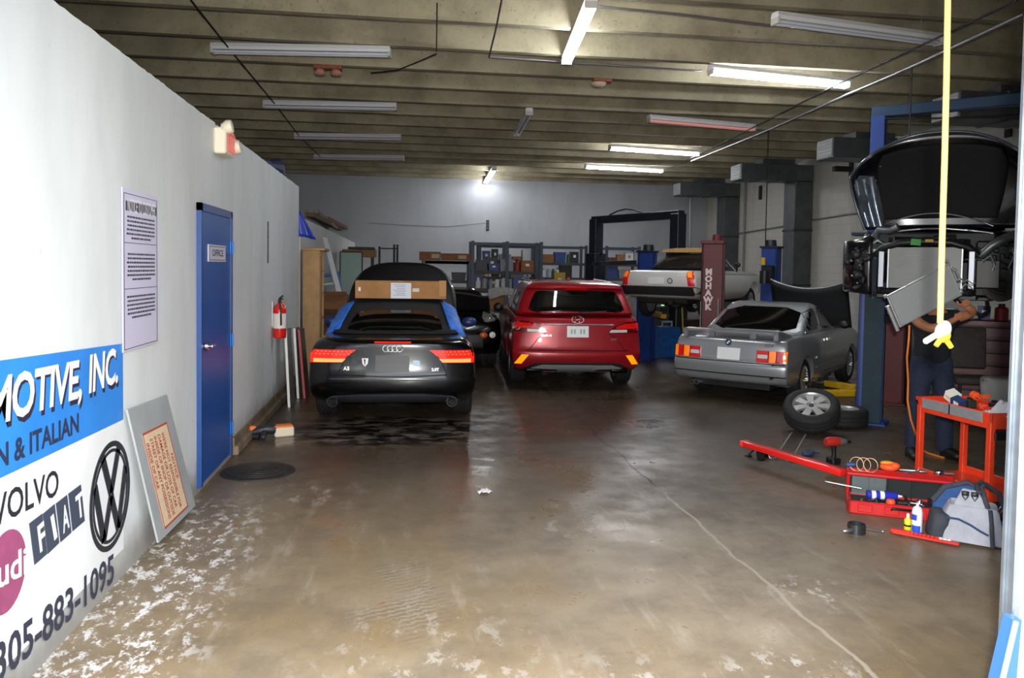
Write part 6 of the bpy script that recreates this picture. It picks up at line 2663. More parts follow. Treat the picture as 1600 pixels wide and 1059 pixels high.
# ---- grey tool bag
A, B = at_z(1456, 842, 0), at_z(1572, 860, 0)
rzb = math.atan2(B.y - A.y, B.x - A.x)
BGREY = mat('bag_grey', '#a5a7b2', .85, noise=.12, scale=14, bump=.3)
BDARK = mat('bag_dark', '#3b3e48', .85, noise=.2, scale=20, bump=.2)
BBLUE = mat('bag_blue', '#2b4f86', .8, noise=.15, scale=20)
W3 = (B - A).length
bg = thing('tool_bag', 'open grey and blue canvas tool bag on the floor beside the white door post', 'tool bag', (A.x, A.y, 0), rzb)
s3 = W3 / .5
# front face tapering upward, bulging sides
def bagsec(z):
    t = z / .40
    return (-.0 + .16 * t, .50 - .06 * t, .0 + .09 * t, .34 - .09 * t)
mb = MB()
secs = []
for z in [0, .02, .06, .12, .18, .24, .29]:
    x0, x1, y0, y1 = bagsec(z)
    bulge = .02 * math.sin(PI * min(1, z / .3))
    ring = []
    for i in range(8):
        ring.append((x0 + (x1 - x0) * i / 8, y0 - bulge * math.sin(PI * i / 8) - .008 * math.sin(9 * i + 40 * z), z))
    for i in range(6):
        ring.append((x1 + bulge * math.sin(PI * i / 6), y0 + (y1 - y0) * i / 6, z - (.11 * z / .29 if 0 < i < 6 else 0)))
    for i in range(8):
        ring.append((x1 - (x1 - x0) * i / 8, y1 + bulge * math.sin(PI * i / 8), z))
    for i in range(6):
        ring.append((x0 - bulge * math.sin(PI * i / 6), y1 - (y1 - y0) * i / 6, z))
    secs.append(ring)
n_ = len(secs[0])
vs = [(x * s3, y * s3, z * s3) for r in secs for x, y, z in r]
fs = [(i * n_ + k, i * n_ + (k + 1) % n_, (i + 1) * n_ + (k + 1) % n_, (i + 1) * n_ + k) for i in range(len(secs) - 1) for k in range(n_)] + [tuple(range(n_ - 1, -1, -1))]
mb.add(vs, fs)
o = mb.build('bag_body', BGREY, bg, 60)
sd = o.modifiers.new('t', 'SOLIDIFY')
sd.thickness = .012
sb = o.modifiers.new('s', 'SUBSURF')
sb.levels = sb.render_levels = 1
mb = MB()
FP = ((.07, -.03, .02), (.40, -.04, .015), (.385, .03, .18), (.36, .072, .30), (.31, .11, .40), (.20, .11, .41), (.14, .065, .28), (.10, .02, .16))
vs = [(x * s3, (y + o_) * s3, z * s3) for o_ in (0, .02) for x, y, z in FP]
mb.add(vs, [(0, 1, 2, 7), (7, 2, 3, 6), (6, 3, 4, 5), (15, 10, 9, 8), (14, 11, 10, 15), (13, 12, 11, 14)] + [(i, i + 8, (i + 1) % 8 + 8, (i + 1) % 8) for i in range(8)])
o = mb.build('front_flap', BGREY, bg)
bv = o.modifiers.new('b', 'BEVEL')
bv.width = .02
bv.segments = 2
# frame arch and straps
mb = MB()
mb.tube([(x * s3, y * s3, z * s3) for x, y, z in ((.41, .085, .03), (.40, .07, .18), (.36, .085, .33), (.33, .15, .42), (.36, .26, .43), (.46, .3, .36), (.50, .29, .22), (.49, .29, .1))], .017, 8)
mb.build('frame_arch', BDARK, bg, 60)
mb = MB()
mb.tube([(x * s3, y * s3, z * s3) for x, y, z in ((.31, .065, .405), (.30, .2, .43), (.34, .28, .44))], .016, 8)
mb.build('top_strap', BDARK, bg, 60)
for x in (.22, .285):
    mb = MB()
    mb.box((x * s3, .10 * s3, .375 * s3), (.045, .03, .03), rot=(-.2, 0, 0), bev=.004)
    mb.tube([((x - .02) * s3, .085 * s3, .36 * s3), (x * s3, .07 * s3, .33 * s3), ((x + .02) * s3, .085 * s3, .36 * s3)], .005, 6)
    mb.build('buckle', BLACK, bg, 50)
mb = MB()
mb.tube([(x * s3, y * s3, z * s3) for x, y, z in ((.09, .008, .19), (.18, .016, .185), (.26, .003, .155), (.33, -.014, .12), (.38, -.024, .10))], .008, 6)
mb.build('pocket_edge', mat('pocket_blue', '#33486e', .8), bg, 60)
mb = MB()
mb.tube([(x * s3, y * s3, z * s3) for x, y, z in ((.41, -.035, .01), (.405, -.02, .08), (.40, .015, .18), (.39, .055, .28))], .013, 8)
mb.build('side_strap', BDARK, bg, 60)
mb = MB()
mb.box((.035 * s3, .1 * s3, .10 * s3), (.1, .2, .2), rot=(0, .18, .2), bev=.03, seg=2)
mb.build('mesh_pocket', BDARK, bg, 60)
# blue padded flap behind on the left
mb = MB()
P = [(-.02, 0), (.0, .22), (.08, .34), (.24, .40), (.31, .37), (.30, .28), (.18, .12), (.14, 0)]
mb.prism(P, .06, T(.0, .30 * s3, .02, s=s3))
o = mb.build('back_flap', BBLUE, bg)
bv = o.modifiers.new('b', 'BEVEL')
bv.width = .018
bv.segments = 2
mb = MB()
mb.tube([(x * s3, .31 * s3, (z + .015) * s3) for x, z in P[1:6]], .02, 8)
mb.build('flap_binding', BDARK, bg, 60)
mb = MB()
mb.box((.44 * s3, .20 * s3, .15 * s3), (.11, .2, .06), rot=(0, .3, 0), bev=.025, seg=2)
mb.build('blue_lining', BLUEP, bg, 60)
MBG = T(A.x, A.y, 0, rz=rzb)
for i in range(6):
    v = MBG @ Vector((.40 * s3 + .017 * i, (.16 + .02 * (i % 3)) * s3, .17 * s3))
    t = thing('screwdriver', 'small screwdriver standing in the open side of grey tool bag', 'screwdriver', v, rzb, 'screwdrivers in the tool bag')
    t.rotation_euler = (.3 * (i % 2), .5, rzb)
    mb = MB()
    mb.cyl((0, 0, .04), (0, 0, .12), .004, seg=8)
    mb.build('shaft', CHROME, t, 50)
    mb = MB()
    mb.cyl((0, 0, -.02), (0, 0, .05), .01, seg=8)
    mb.build('handle', BLACK if i % 2 else mat('handle_red', '#a02a2a', .4), t, 50)

# ---- wheels beside the blue post
def loose_wheel(label, c, rot):
    t = thing('car_wheel', label, 'wheel', c)
    t.rotation_euler = rot
    r, h = .305, .105
    mb = MB()
    mb.lathe([(.2, -h * .9), (.22, -h), (r - .04, -h), (r - .008, -h * .8), (r, -h * .55), (r, -h * .3), (r - .008, -h * .26), (r - .008, -h * .2), (r, -h * .16), (r, h * .16), (r - .008, h * .2), (r - .008, h * .26), (r, h * .3), (r, h * .55), (r - .008, h * .8), (r - .04, h), (.22, h), (.2, h * .9)], 40, closed=True)
    mb.build('tyre', RUBBER, t, 40)
    mb = MB()
    mb.lathe([(.212, h * .84), (.20, h * .92), (.186, h * .8), (.172, h * .4), (.17, -h * .8), (.19, -h * .85)], 40, closed=True)
    for k in range(7):
        q = 2 * PI * k / 7
        mb.m = T(rz=q)
        mb.prism([(.05, -.028), (.19, -.045), (.19, .045), (.05, .028)], .03, T(0, 0, h * .5, rx=PI / 2))
        mb.m = None
    mb.lathe([(.0001, h * .62), (.028, h * .62), (.03, h * .7), (.05, h * .7), (.075, h * .74), (.08, h * .4), (.0001, h * .4)], 24)
    rm = mb.build('rim', mat('alloy_bright', '#c3c4c2', .3, .7), t, 40)
    mb = MB()
    mb.lathe([(.0001, -h * .1), (.17, -h * .1), (.17, -h * .2), (.0001, -h * .2)], 24)
    mb.build('back_disc', BLACK, rm)
    for k in range(4):
        mb = MB()
        q = 2 * PI * k / 4 + .4
        mb.cyl((.055 * math.cos(q), .055 * math.sin(q), h * .6), (.055 * math.cos(q), .055 * math.sin(q), h * .76), .008, seg=6)
        mb.build('wheel_bolt', DARKM, rm)
    mb = MB()
    mb.lathe([(.0001, h * .78), (.026, h * .76), (.027, h * .6), (.0001, h * .6)], 20)
    mb.build('hub_cap', mat('hub_dark', '#33353a', .4), rm, 50)
    return t


g2 = at_z(1331, 668, 0)
loose_wheel('alloy wheel lying flat on the floor beside the front blue post, half hidden', (g2.x - .04, g2.y + .18, .106), (0, 0, .4))
g1 = at_z(1283, 681, 0)
va = math.atan2(-g1.y, -g1.x)
loose_wheel('alloy wheel with spoked silver rim tilted up against another tyre', (g1.x, g1.y + .22, .245), Euler((math.radians(31), 0, -.62)))

# ---- orange cord, yellow rope
yo = pe.location.y - .12
pts = [at_y(x, y, yo) for x, y in ((1421, 508), (1420, 530), (1417, 560), (1419, 595), (1418, 625), (1423, 655), (1430, 675))]
e = [at_z(1437, 700, .012), at_z(1450, 708, .01), at_z(1475, 715, .01)]
cable('extension_cord', pts + e, .010, mat('cord_orange', '#d97a2b', .5), 'orange extension cord hanging in front of the person down to floor', 'cord')
YR = 2.75
rp = thing('pull_rope', 'thick pale yellow pull rope hanging from above, knotted at its lower end', 'rope', (0, 0, 0))
ROPE = mat('rope_yellow', '#c6b264', .8, noise=.1, scale=60, bump=.4)
P = [at_y(x, y, YR) for x, y in ((1482, -160), (1481, 0), (1479, 120), (1476, 250), (1472, 380), (1469, 505))]
mb = MB()
mb.tube(P, .0115, 10)
mb.build('rope', ROPE, rp, 60)
kx = at_y(1470, 512, YR)
mb = MB()
mb.ball(kx + Vector((.01, 0, -.01)), (.03, .025, .04), 12, 8, rot=(0, .4, 0))
mb.bar(kx + Vector((-.01, -.005, -.02)), kx + Vector((-.075, -.01, -.055)), .02, .022, bev=.006)
mb.build('cloth_tie', mat('tie_white', '#b9b9b4', .7), rp, 60)
mb = MB()
c = at_y(1474, 524, YR)
mb.ball(c, (.028, .024, .028), 12, 8)
mb.tube([c, c + Vector((-.03, 0, -.04))], [.013, .010], 8)
mb.tube([c, c + Vector((.035, 0, -.045))], [.013, .010], 8)
mb.build('knot', mat('rope_knot', '#c4a826', .7, noise=.15, scale=40), rp, 60)

# ---- things on the floor by the left wall
c = (-1.235, 7.0)
mh = thing('manhole_cover', 'round dark iron cover set in the floor before the blue door', 'manhole cover', (c[0], c[1], 0))
mb = MB()
mb.lathe([(.0001, .012), (.26, .012), (.275, .008), (.31, .008), (.315, 0), (.0001, 0)], 40)
mb.build('lid', mat('iron_dark', '#282623', .6, .3, noise=.3), mh, 30)
mb = MB()
for r in (.06, .12, .18, .235):
    mb.lathe([(r, .011), (r + .012, .011), (r + .012, .016), (r, .016)], 40, closed=True)
mb.build('ridges', mat('iron_edge', '#34322e', .6, .3), mh, 30)
p = at_z(422, 683, 0)
t = thing('cordless_tool', 'orange and black cordless tool with pale battery lying by the left wall', 'power tool', p, .35)
mb = MB()
mb.box((.14, .02, .05), (.2, .13, .10), bev=.012)
mb.build('battery_case', mat('case_cream', '#d9cbb4', .5), t)
mb = MB()
mb.box((.13, .02, .108), (.2, .12, .02), bev=.006)
mb.box((-.17, .04, .1), (.07, .07, .05), bev=.01)
mb.build('orange_shell', mat('tool_orange', '#e2772c', .5), t)
mb = MB()
mb.tube([(.05, 0, .08), (-.04, .0, .09), (-.14, .02, .07), (-.2, .03, .05)], [.05, .055, .04, .03], 10)
mb.bar((-.06, -.02, .07), (-.1, -.16, .03), .05, .05, bev=.01)
mb.build('body', mat('tool_black', '#23242a', .5), t, 50)
mb = MB()
mb.cyl((-.2, -.02, .03), (-.12, -.06, .03), .035, seg=12)
mb.build('wheel_guard', BLACK, t, 50)
p = at_z(757, 769, .004)
mb = MB()
nx = 6
vs = [(p.x + .09 * (i / nx - .5) * (1 + .4 * math.sin(j)), p.y + .10 * (j / nx - .5), .006 + .02 * abs(math.sin(i * 1.3 + j * .9))) for j in range(nx + 1) for i in range(nx + 1)]
mb.add(vs, [(j * 7 + i, j * 7 + i + 1, j * 7 + i + 8, j * 7 + i + 7) for j in range(nx) for i in range(nx)])
o = mb.build('paper_scrap', mat('paper_white', '#e6e4e0', .8), None, 60)
o.modifiers.new('t', 'SOLIDIFY').thickness = .002
tag(o, 'crumpled white scrap of paper lying alone in the middle of the floor', 'paper')

# ---- leaning metal notice
TLp, TRp, BLp = at_x(196, 640, LW + .02), at_x(258, 617, LW + .02), at_x(245, 848, LW + .10)
pn_ = (TRp - TLp).cross(BLp - TLp)
rd_ = ray(303, 790)
BRp = EYE + rd_ * ((TLp - EYE).dot(pn_) / rd_.dot(pn_))
nb_ = thing('metal_notice', 'grey metal sheet with hand-painted red notice leaning on the white wall', 'sign', (0, 0, 0))


def lean(u, v, o=0.0):
    """u along the sheet, v up it"""
    b = BLp.lerp(BRp, u)
    t = TLp.lerp(TRp, u)
    nn = (BRp - BLp).cross(TLp - BLp).normalized()
    if nn.x < 0:
        nn = -nn
    return b.lerp(t, v) + nn * o


def slab(mb, u0, v0, u1, v1, o0, o1):
    vs = [lean(u, v, o) for o in (o0, o1) for u, v in ((u0, v0), (u1, v0), (u1, v1), (u0, v1))]
    mb.add(vs, [(0, 1, 2, 3), (7, 6, 5, 4), (0, 4, 5, 1), (1, 5, 6, 2), (2, 6, 7, 3), (3, 7, 4, 0)])


mb = MB()
slab(mb, 0, 0, 1, 1, 0, .012)
mb.build('sheet', mat('sheet_grey', '#a8aeb0', .5, .2, noise=.08, scale=5), nb_)
mb = MB()
slab(mb, .17, .05, .80, .80, .0125, .0135)
mb.build('cream_panel', mat('notice_cream', '#d9c4a4', .6, noise=.06), nb_)
NRED = mat('notice_red', '#b4452f', .6)
mb = MB()
for q in ((.17, .05, .80, .065), (.17, .785, .80, .80), (.17, .05, .185, .80), (.785, .05, .80, .80)):
    slab(mb, *q, .0135, .0145)
mb.build('red_border', NRED, nb_)
mb = MB()
for i, (ln_, v0, v1) in enumerate((('NOTICE', .55, .33), ("WE'RE NOT RESPONSIBLE FOR", .74, .10), ('DAMAGE OR LOSS OF CAR', .74, .13), ('INSIDE OF SHOP OR OUTSIDE', .74, .09), ('STREET OR ANY POSSESSIONS', .74, .09), ('INSIDE OF CAR', .72, .36))):
    u = .72 - i * .098
    vs, fs = text_geo(ln_, 1, 0, .1, .02, 'LEFT', 1)
    x0, x1 = min(v[0] for v in vs), max(v[0] for v in vs)
    mb.add([lean(u + y * .085, v0 + (v1 - v0) * (x - x0) / (x1 - x0), .015) for x, y, z in vs], fs)
mb.build('red_lettering', NRED, nb_)

# ---- boards leaning beyond the extinguisher
for (px0, py0, px1, py1, wd, em, fm, lb) in ((446, 515, 452, 636, .30, WHITE, mat('board_grey', '#7e7a76', .7, noise=.3), 'white-edged grey board leaning on the left wall, first of three boards'),
                                           (460, 513, 466, 622, .30, WHITE, mat('board_brown', '#6b5f57', .7, noise=.3), 'thin white-edged brown board leaning between two other boards'),
                                           (467, 515, 476, 622, .34, mat('edge_red', '#b0393a', .5), mat('board_dark', '#5a5048', .7, noise=.3), 'red-edged dark board leaning beside the wooden cabinet')):
    b0 = at_z(px1, py1, 0)
    t0 = at_y(px0, py0, b0.y + .02)
    t = thing('leaning_board', lb, 'board', b0, 0)
    d = t0 - b0
    mb = MB()
    mb.bar((0, 0, 0), d, .03, .03, up=(0, 1, 0))
    mb.build('edge_strip', em, t)
    mb = MB()
    vs = [(x, y, 0) for x, y in ((-.01, .02), (.01, .02), (.03, wd), (.01, wd))] + [(d.x + x, d.y + y, d.z) for x, y in ((-.01, .02), (.01, .02), (.03, wd), (.01, wd))]
    mb.add(vs, [(0, 1, 2, 3), (7, 6, 5, 4), (0, 4, 5, 1), (1, 5, 6, 2), (2, 6, 7, 3), (3, 7, 4, 0)])
    mb.build('panel', fm, t)

# ---- cardboard box on the convertible
q = Matrix.Translation(aud.location) @ aud.rotation_euler.to_matrix().to_4x4()
c = q @ Vector((.03, 1.72, 1.37))
t = thing('cardboard_box', 'long flat cardboard box with white paper label on the black soft top', 'box', c, aud.rotation_euler.z + .02)
mb = MB()
mb.box((0, 0, .125), (1.16, .42, .225), bev=.003)
bx = mb.build('carton', CARD, t)
mb = MB()
mb.box((.535, -.19, .15), (.09, .06, .2))
mb.box((0, -.2115, .20), (1.1, .002, .004))
mb.build('flap', mat('card_light', '#bd8d58', .8), bx)
mb = MB()
mb.box((.0, -.213, .115), (.26, .004, .2))
lb_ = mb.build('paper_label', mat('label_paper', '#dfe2ec', .6), bx)
mb = MB()
for k in range(7):
    mb.box((-.02 + .01 * (k % 3), -.2155, .19 - k * .022), (.16 - .03 * (k % 3), .001, .006))
mb.build('print_line', mat('print_grey', '#8d93a8', .6), lb_)
mb = MB()
mb.box((.19, -.213, .125), (.085, .004, .045))
mb.build('small_label', mat('label_paper2', '#d8d2c6', .6), bx)
mb = MB()
mb.box((-.525, -.213, .13), (.03, .003, .05))
mb.build('white_mark', WHITE, bx)

# ================================================================== THE BACK OF THE SHOP
RACKM = mat('rack_blue_grey', '#39424f', .5, .3, noise=.15, scale=6)
SHELF = mat('shelf_board', '#454340', .7, noise=.25)
rng = random.Random(77)


def rack(label, xa, xb, ytop, Y, zs, d=.6, h=None, posts=(0, 1), deck=SHELF):
    """steel shelving between pixel columns xa and xb at depth Y; zs shelf heights"""
    a, b = at_y(xa, ytop, Y), at_y(xb, ytop, Y)
    H = h or a.z
    L = b.x - a.x
    t = thing('shelving_rack', label, 'shelving', (a.x, Y, 0))
    for q in posts:
        for y in (0, d):
            mb = MB()
            mb.box((L * q, y, H / 2), (.07, .05, H))
            mb.build('upright', RACKM, t)
    for z in zs:
        mb = MB()
        mb.box((L / 2, d / 2, z - .02), (L - .07, d - .05, .025))
        mb.box((L / 2, .03, z - .03), (L - .07, .03, .07))
        mb.build('shelf', deck, t)
    for y in (0, d):
        mb = MB()
        mb.box((L / 2, y + (.03 if y == 0 else -.03), H - .06), (L - .07, .03, .06))
        mb.build('top_rail', RACKM, t)
    t['L'] = L
    return t, a.x, L


def item(kind, p, sc_, m, label, cat, group, rz=0.0):
    """one stored thing with its own few parts"""
    w_, d_, h_ = sc_
    t = thing(kind, label, cat, p, rz, group)
    if 'box' in kind or 'crate' in kind or 'bin' in kind:
        mb = MB()
        if 'bin' in kind:
            mb.prism([(-w_ / 2 * .85, 0), (w_ / 2 * .85, 0), (w_ / 2, h_), (-w_ / 2, h_)], d_, T(0, -d_ / 2, 0))
        else:
            mb.box((0, 0, h_ / 2), (w_, d_, h_))
        mb.build('body', m, t)
        if rng.random() < .55:
            return t
        mb = MB()
        mb.box((0, -d_ / 2 - .002, h_ * .6), (w_ * .3, .004, h_ * .22))
        mb.build('label_patch', WHITE if 'white' not in m.name else CARD, t)
    else:
        r = w_ / 2
        mb = MB()
        mb.lathe([(.0001, 0), (r, 0), (r, h_ * .72), (r * .45, h_ * .85), (r * .45, h_ * .9), (.0001, h_ * .9)], 12)
        mb.build('body', m, t, 50)
        mb = MB()
        mb.lathe([(.0001, h_), (r * .5, h_), (r * .5, h_ * .88), (.0001, h_ * .88)], 10)
        mb.build('cap', BLACK if rng.random() < .6 else WHITE, t, 50)
    return t


PAL = [('brown', mat('st_brown', '#8a5f3c', .8, noise=.2)), ('dark brown', mat('st_dkbrown', '#5c3b28', .8, noise=.2)), ('grey', mat('st_grey', '#82858a', .6)), ('white', mat('st_white', '#cfd0cf', .5)),
       ('blue', mat('st_blue', '#243f78', .5)), ('black', mat('st_black', '#1b1c20', .5)), ('red', mat('st_red', '#8c2a26', .5)), ('yellow', mat('st_yellow', '#b99a20', .5)), ('green', mat('st_green', '#2f5a3a', .5)), ('pale blue', mat('st_pale', '#8fa3b8', .5))]
BOXES, BOTS = ('brown', 'brown', 'dark brown', 'grey', 'white', 'blue', 'black'), ('white', 'blue', 'black', 'red', 'yellow', 'green', 'pale blue', 'grey', 'white')
PD = dict(PAL)


def fill(x0, L, Y, z, where, hmax, seed, bots=.5, skip=()):
    r = random.Random(seed)
    x = x0 + .08
    while x < x0 + L - .12:
        if r.random() < bots:
            k, c = ('bottle', r.choice(BOTS))
            w_ = r.uniform(.08, .14)
            h_ = min(hmax, r.uniform(.2, .32))
            d_ = w_
        else:
            k, c = (('storage_box', r.choice(BOXES)) if r.random() < .75 else ('storage_bin', r.choice(('blue', 'grey', 'black', 'red'))))
            w_ = r.uniform(.16, .36)
            h_ = min(hmax, r.uniform(.14, .36))
            d_ = r.uniform(.18, .24)
        if x + w_ > x0 + L - .06:
            break
        y = Y + .08 + d_ / 2
        nm = {'bottle': 'bottle', 'storage_box': 'box', 'storage_bin': 'bin'}[k]
        lb = f'{c} {nm} standing on the {where}'
        item(k, (x + w_ / 2, y, z), (w_, d_, h_), PD[c], lb, nm, lb.replace('standing ', '').replace(nm, nm + ('es' if nm == 'box' else 's')), r.uniform(-.06, .06))
        x += w_ + r.uniform(.01, .04)


# cardboard lengths on the left rack
YA = 17.7
t, ax0, aL = rack('low grey shelving rack behind the raised black bonnet, long cartons on top', 662, 735, 411, YA, (.35, .95, 1.5, 1.93), h=1.96)
for (xa, xb, yt, h, lb) in ((655, 689, 399, .19, 'long brown carton with pale printing at the left end of low rack top'), (690, 738, 402, .16, 'long plain brown carton lying on the low rack top, right of printed one')):
    a, b = at_y(xa, 410, YA + .1), at_y(xb, 410, YA + .1)
    q = thing('long_carton', lb, 'carton', ((a.x + b.x) / 2, YA + .25, 1.945))
    mb = MB()
    mb.box((0, 0, h / 2), (b.x - a.x - .01, .3, h))
    cb = mb.build('carton', mat('long_card', '#85593a', .8, noise=.15), q)
    mb = MB()
    mb.box((.12, -.152, h / 2), (.18, .003, h * .5))
    mb.build('print_patch', mat('print_pale', '#b9a690', .7), cb)
fill(ax0, aL, YA, 1.5, 'upper shelf of the low carton rack', .36, 4, .2)
fill(ax0, aL, YA, .95, 'middle shelf of the low carton rack', .4, 5, .3)

# tall middle rack, open at the top
YB1 = 17.5
t, bx, bL = rack('tall blue-grey shelving rack standing between the black convertible and red car', 739, 846, 376, YB1, (.3, .85, 1.33, 1.72), posts=(0, .5, 1))
fill(bx, bL, YB1, 1.72, 'top shelf of the tall middle rack', .32, 11, .35)
fill(bx, bL, YB1 + .25, 1.72, 'back of the top shelf of the tall middle rack', .34, 14, .1)
fill(bx, bL, YB1 + .25, 1.33, 'back of the second shelf of the tall middle rack', .34, 15, .2)
fill(bx, bL, YB1, 1.33, 'second shelf of the tall middle rack', .3, 12, .55)
fill(bx, bL, YB1, .85, 'third shelf of the tall middle rack', .4, 13, .6)
q = thing('white_rag', 'pale rag draped over the third shelf of the tall middle rack', 'rag', (bx + .45, YB1 - .02, 1.12))
mb = MB()
vs = []
for j in range(9):
    for i in range(15):
        u, v = i / 14, j / 8
        vs.append((u * .62 - .1, -.03 - .03 * math.sin(u * 14 + v * 3) * v, .20 - .26 * v * (1 - .5 * u) + .05 * math.sin(u * PI)))
mb.add(vs, [(j * 15 + i, j * 15 + i + 1, j * 15 + i + 16, j * 15 + i + 15) for j in range(8) for i in range(14)])
mb.build('cloth', mat('rag_pale', '#a7a59f', .85, noise=.2), q, 80).modifiers.new('t', 'SOLIDIFY').thickness = .006

# far row of racks before the back wall
YC = 20.4
for i, (xa, xb, lb) in enumerate(((750, 838, 'far dark shelving rack seen through the tall middle rack'), (842, 916, 'far dark shelving rack left of the dark lift frame, over the red car roof'), (948, 999, 'far dark shelving rack behind the dark lift frame'))):
    t, cx, cL = rack(lb, xa, xb, 389, YC, (.4, .85, 1.2, 1.56, 1.95), h=2.42)
    wh = ('far left rack', 'far rack over the red car', 'far rack behind the lift frame')[i]
    fill(cx, cL, YC, 1.95, 'top shelf of the ' + wh, .38, 40 + i, .25)
    fill(cx, cL, YC, 1.56, 'second shelf of the ' + wh, .33, 50 + i, .5)
    fill(cx, cL, YC, 1.2, 'third shelf of the ' + wh, .3, 60 + i, .6)
p = at_y(872, 446, YC - .15)
item('yellow_can_bin', (p.x, YC - .22, 1.2), (.3, .25, .5), PD['yellow'], 'bright yellow bin standing on a drum above the red car roof', 'bin', None)
mb = MB()
mb.lathe([(.0001, 0), (.26, 0), (.27, .03), (.26, .06), (.26, 1.14), (.27, 1.17), (.26, 1.2), (.0001, 1.2)], 24, T(p.x, YC - .3, 0))
tag(mb.build('oil_drum', mat('drum_dark', '#2b2f33', .5, noise=.2), None, 40), 'dark oil drum under the bright yellow bin behind the red car', 'drum')
# long dark board reaching to the roadster
a, b = at_y(955, 424, 17.8), at_y(1000, 416, 17.0)
mb = MB()
mb.bar((a.x - .2, 18.5, 1.93), (b.x + .3, 18.6, 1.98), .5, .10)
tag(mb.build('hanging_shelf', mat('shelf_dark', '#1b1d20', .6), None), 'dark long shelf board behind the tail of the raised white roadster', 'shelf')

# thin black posts by the left
for k, (xx, lb) in enumerate(((593, 'thin black upright post, leftmost of three behind the black bonnet'), (616, 'thin black upright post, middle of three behind the black bonnet'), (621, 'thin black upright post, rightmost of three behind the black bonnet'))):
    a = at_y(xx, 382 if k else 385, 18.5)
    t = thing('steel_post', lb, 'post', (a.x, 18.5, 0))
    mb = MB()
    mb.box((0, 0, a.z / 2), (.05, .05, a.z))
    mb.build('upright', IRON, t)
    mb = MB()
    mb.box((0, 0, .01), (.07, .12, .02))
    mb.build('base_plate', IRON, t)
a, b = at_y(593, 386, 18.5), at_y(621, 386, 18.5)
mb = MB()
mb.bar((a.x + .03, 18.46, a.z - .03), (b.x, 18.46, a.z - .03), .02, .03)
tag(mb.build('cross_rail', IRON), 'thin black rail joining the upright posts behind the black bonnet', 'rail')

# ---- black small car with raised bonnet, nose to us
mz = 13.6
cxp = at_y(788, 520, mz).x
def small_black_car():
    R_ = thing('hatchback_car', 'small black car facing the door with its bonnet up, between black convertible and red car', 'car', (cxp - .86, mz, 0), 0)
    low = [S_(.2, .15, 3.5, .72), S_(.35, .03, 3.6, .80), S_(.5, .0, 3.65, .83), S_(.7, .03, 3.62, .84, cr=.2), S_(.85, .1, 3.5, .82, cr=.24), S_(.95, .25, 3.4, .78, cr=.26), S_(1.0, .9, 3.3, .74, cr=.2)]
    body = make_shell('body', low, BLK_GLOSS, R_, [(.75, .3, .34, .5, 1.2), (3.0, .3, .34, .5, 1.2)])
    up = [S_(.98, 1.0, 3.3, .72, cr=.2), S_(1.2, 1.3, 3.2, .66, cr=.2), S_(1.36, 1.55, 3.0, .58, cr=.2), S_(1.4, 1.8, 2.8, .45, cr=.15)]
    cab = make_shell('cabin', up, GLASSD, R_)
    k = Skin(body)
    for sg in (-1, 1):
        f = lambda pts: [(sg * x, z) for x, z in pts]
        mb = MB()
        k.patch(mb, f([(.76, .86), (.58, .99), (.48, .92), (.53, .83)]), 'rear', off=.02, thick=.04, res=.05, smooth=1)
        L_ = mb.build('headlamp', mat('headlamp_grey', '#9c9b95', .2, .3, noise=.4, scale=20), R_, 50)
        mb = MB()
        loc, nr, d = k.hit('rear', sg * .62, .88)
        mb.ball(loc + nr * .03, (.04, .02, .02), 10, 6)
        mb.build('bulb', CHROME, L_, 60)
        mb = MB()
        loc, nr, d = k.hit('rear', sg * .50, .62)
        mb.ball(loc, (.075, .04, .055), 14, 8)
        mb.build('indicator', mat('indicator_orange', '#d8622a', .25, coat=.5), R_, 60)
        mb = MB()
        loc, nr, d = k.hit('rear', sg * .66, .62)
        mb.lathe([(.0001, .03), (.05, .025), (.06, .0), (.0001, -.01)], 18, T(loc.x, loc.y, loc.z, rx=PI / 2))
        mb.build('fog_lamp', CLEARL, R_, 50)
        for y in (.75, 3.0):
            wheel(R_, (sg * .70, y, .29), sg, .29, .18, 'spoke', 8)
    mb = MB()
    k.patch(mb, [(-.5, .40), (.5, .40), (.48, .62), (-.48, .62)], 'rear', off=.01, thick=.03)
    mb.build('grille', BLACK, R_)
    nx, ny = 14, 8
    vs = []
    for j in range(ny + 1):
        for i in range(nx + 1):
            u, t = i / nx * 2 - 1, j / ny
            vs.append((.72 * u * (1 - .1 * t), 1.0 - .35 * t, 1.0 + .28 * t + .08 * t * (1 - u * u) ** 2))
    mb = MB()
    mb.add(vs, [(j * (nx + 1) + i, j * (nx + 1) + i + 1, (j + 1) * (nx + 1) + i + 1, (j + 1) * (nx + 1) + i) for j in range(ny) for i in range(nx)])
    mb.build('raised_bonnet', mat('bonnet_underside', '#101113', .6), R_, 60).modifiers.new('t', 'SOLIDIFY').thickness = .02
    mb = MB()
    mb.box((0, .6, .84), (1.0, .6, .2), bev=.05)
    mb.build('engine', mat('engine_bay', '#17181a', .5), R_)
small_black_car()

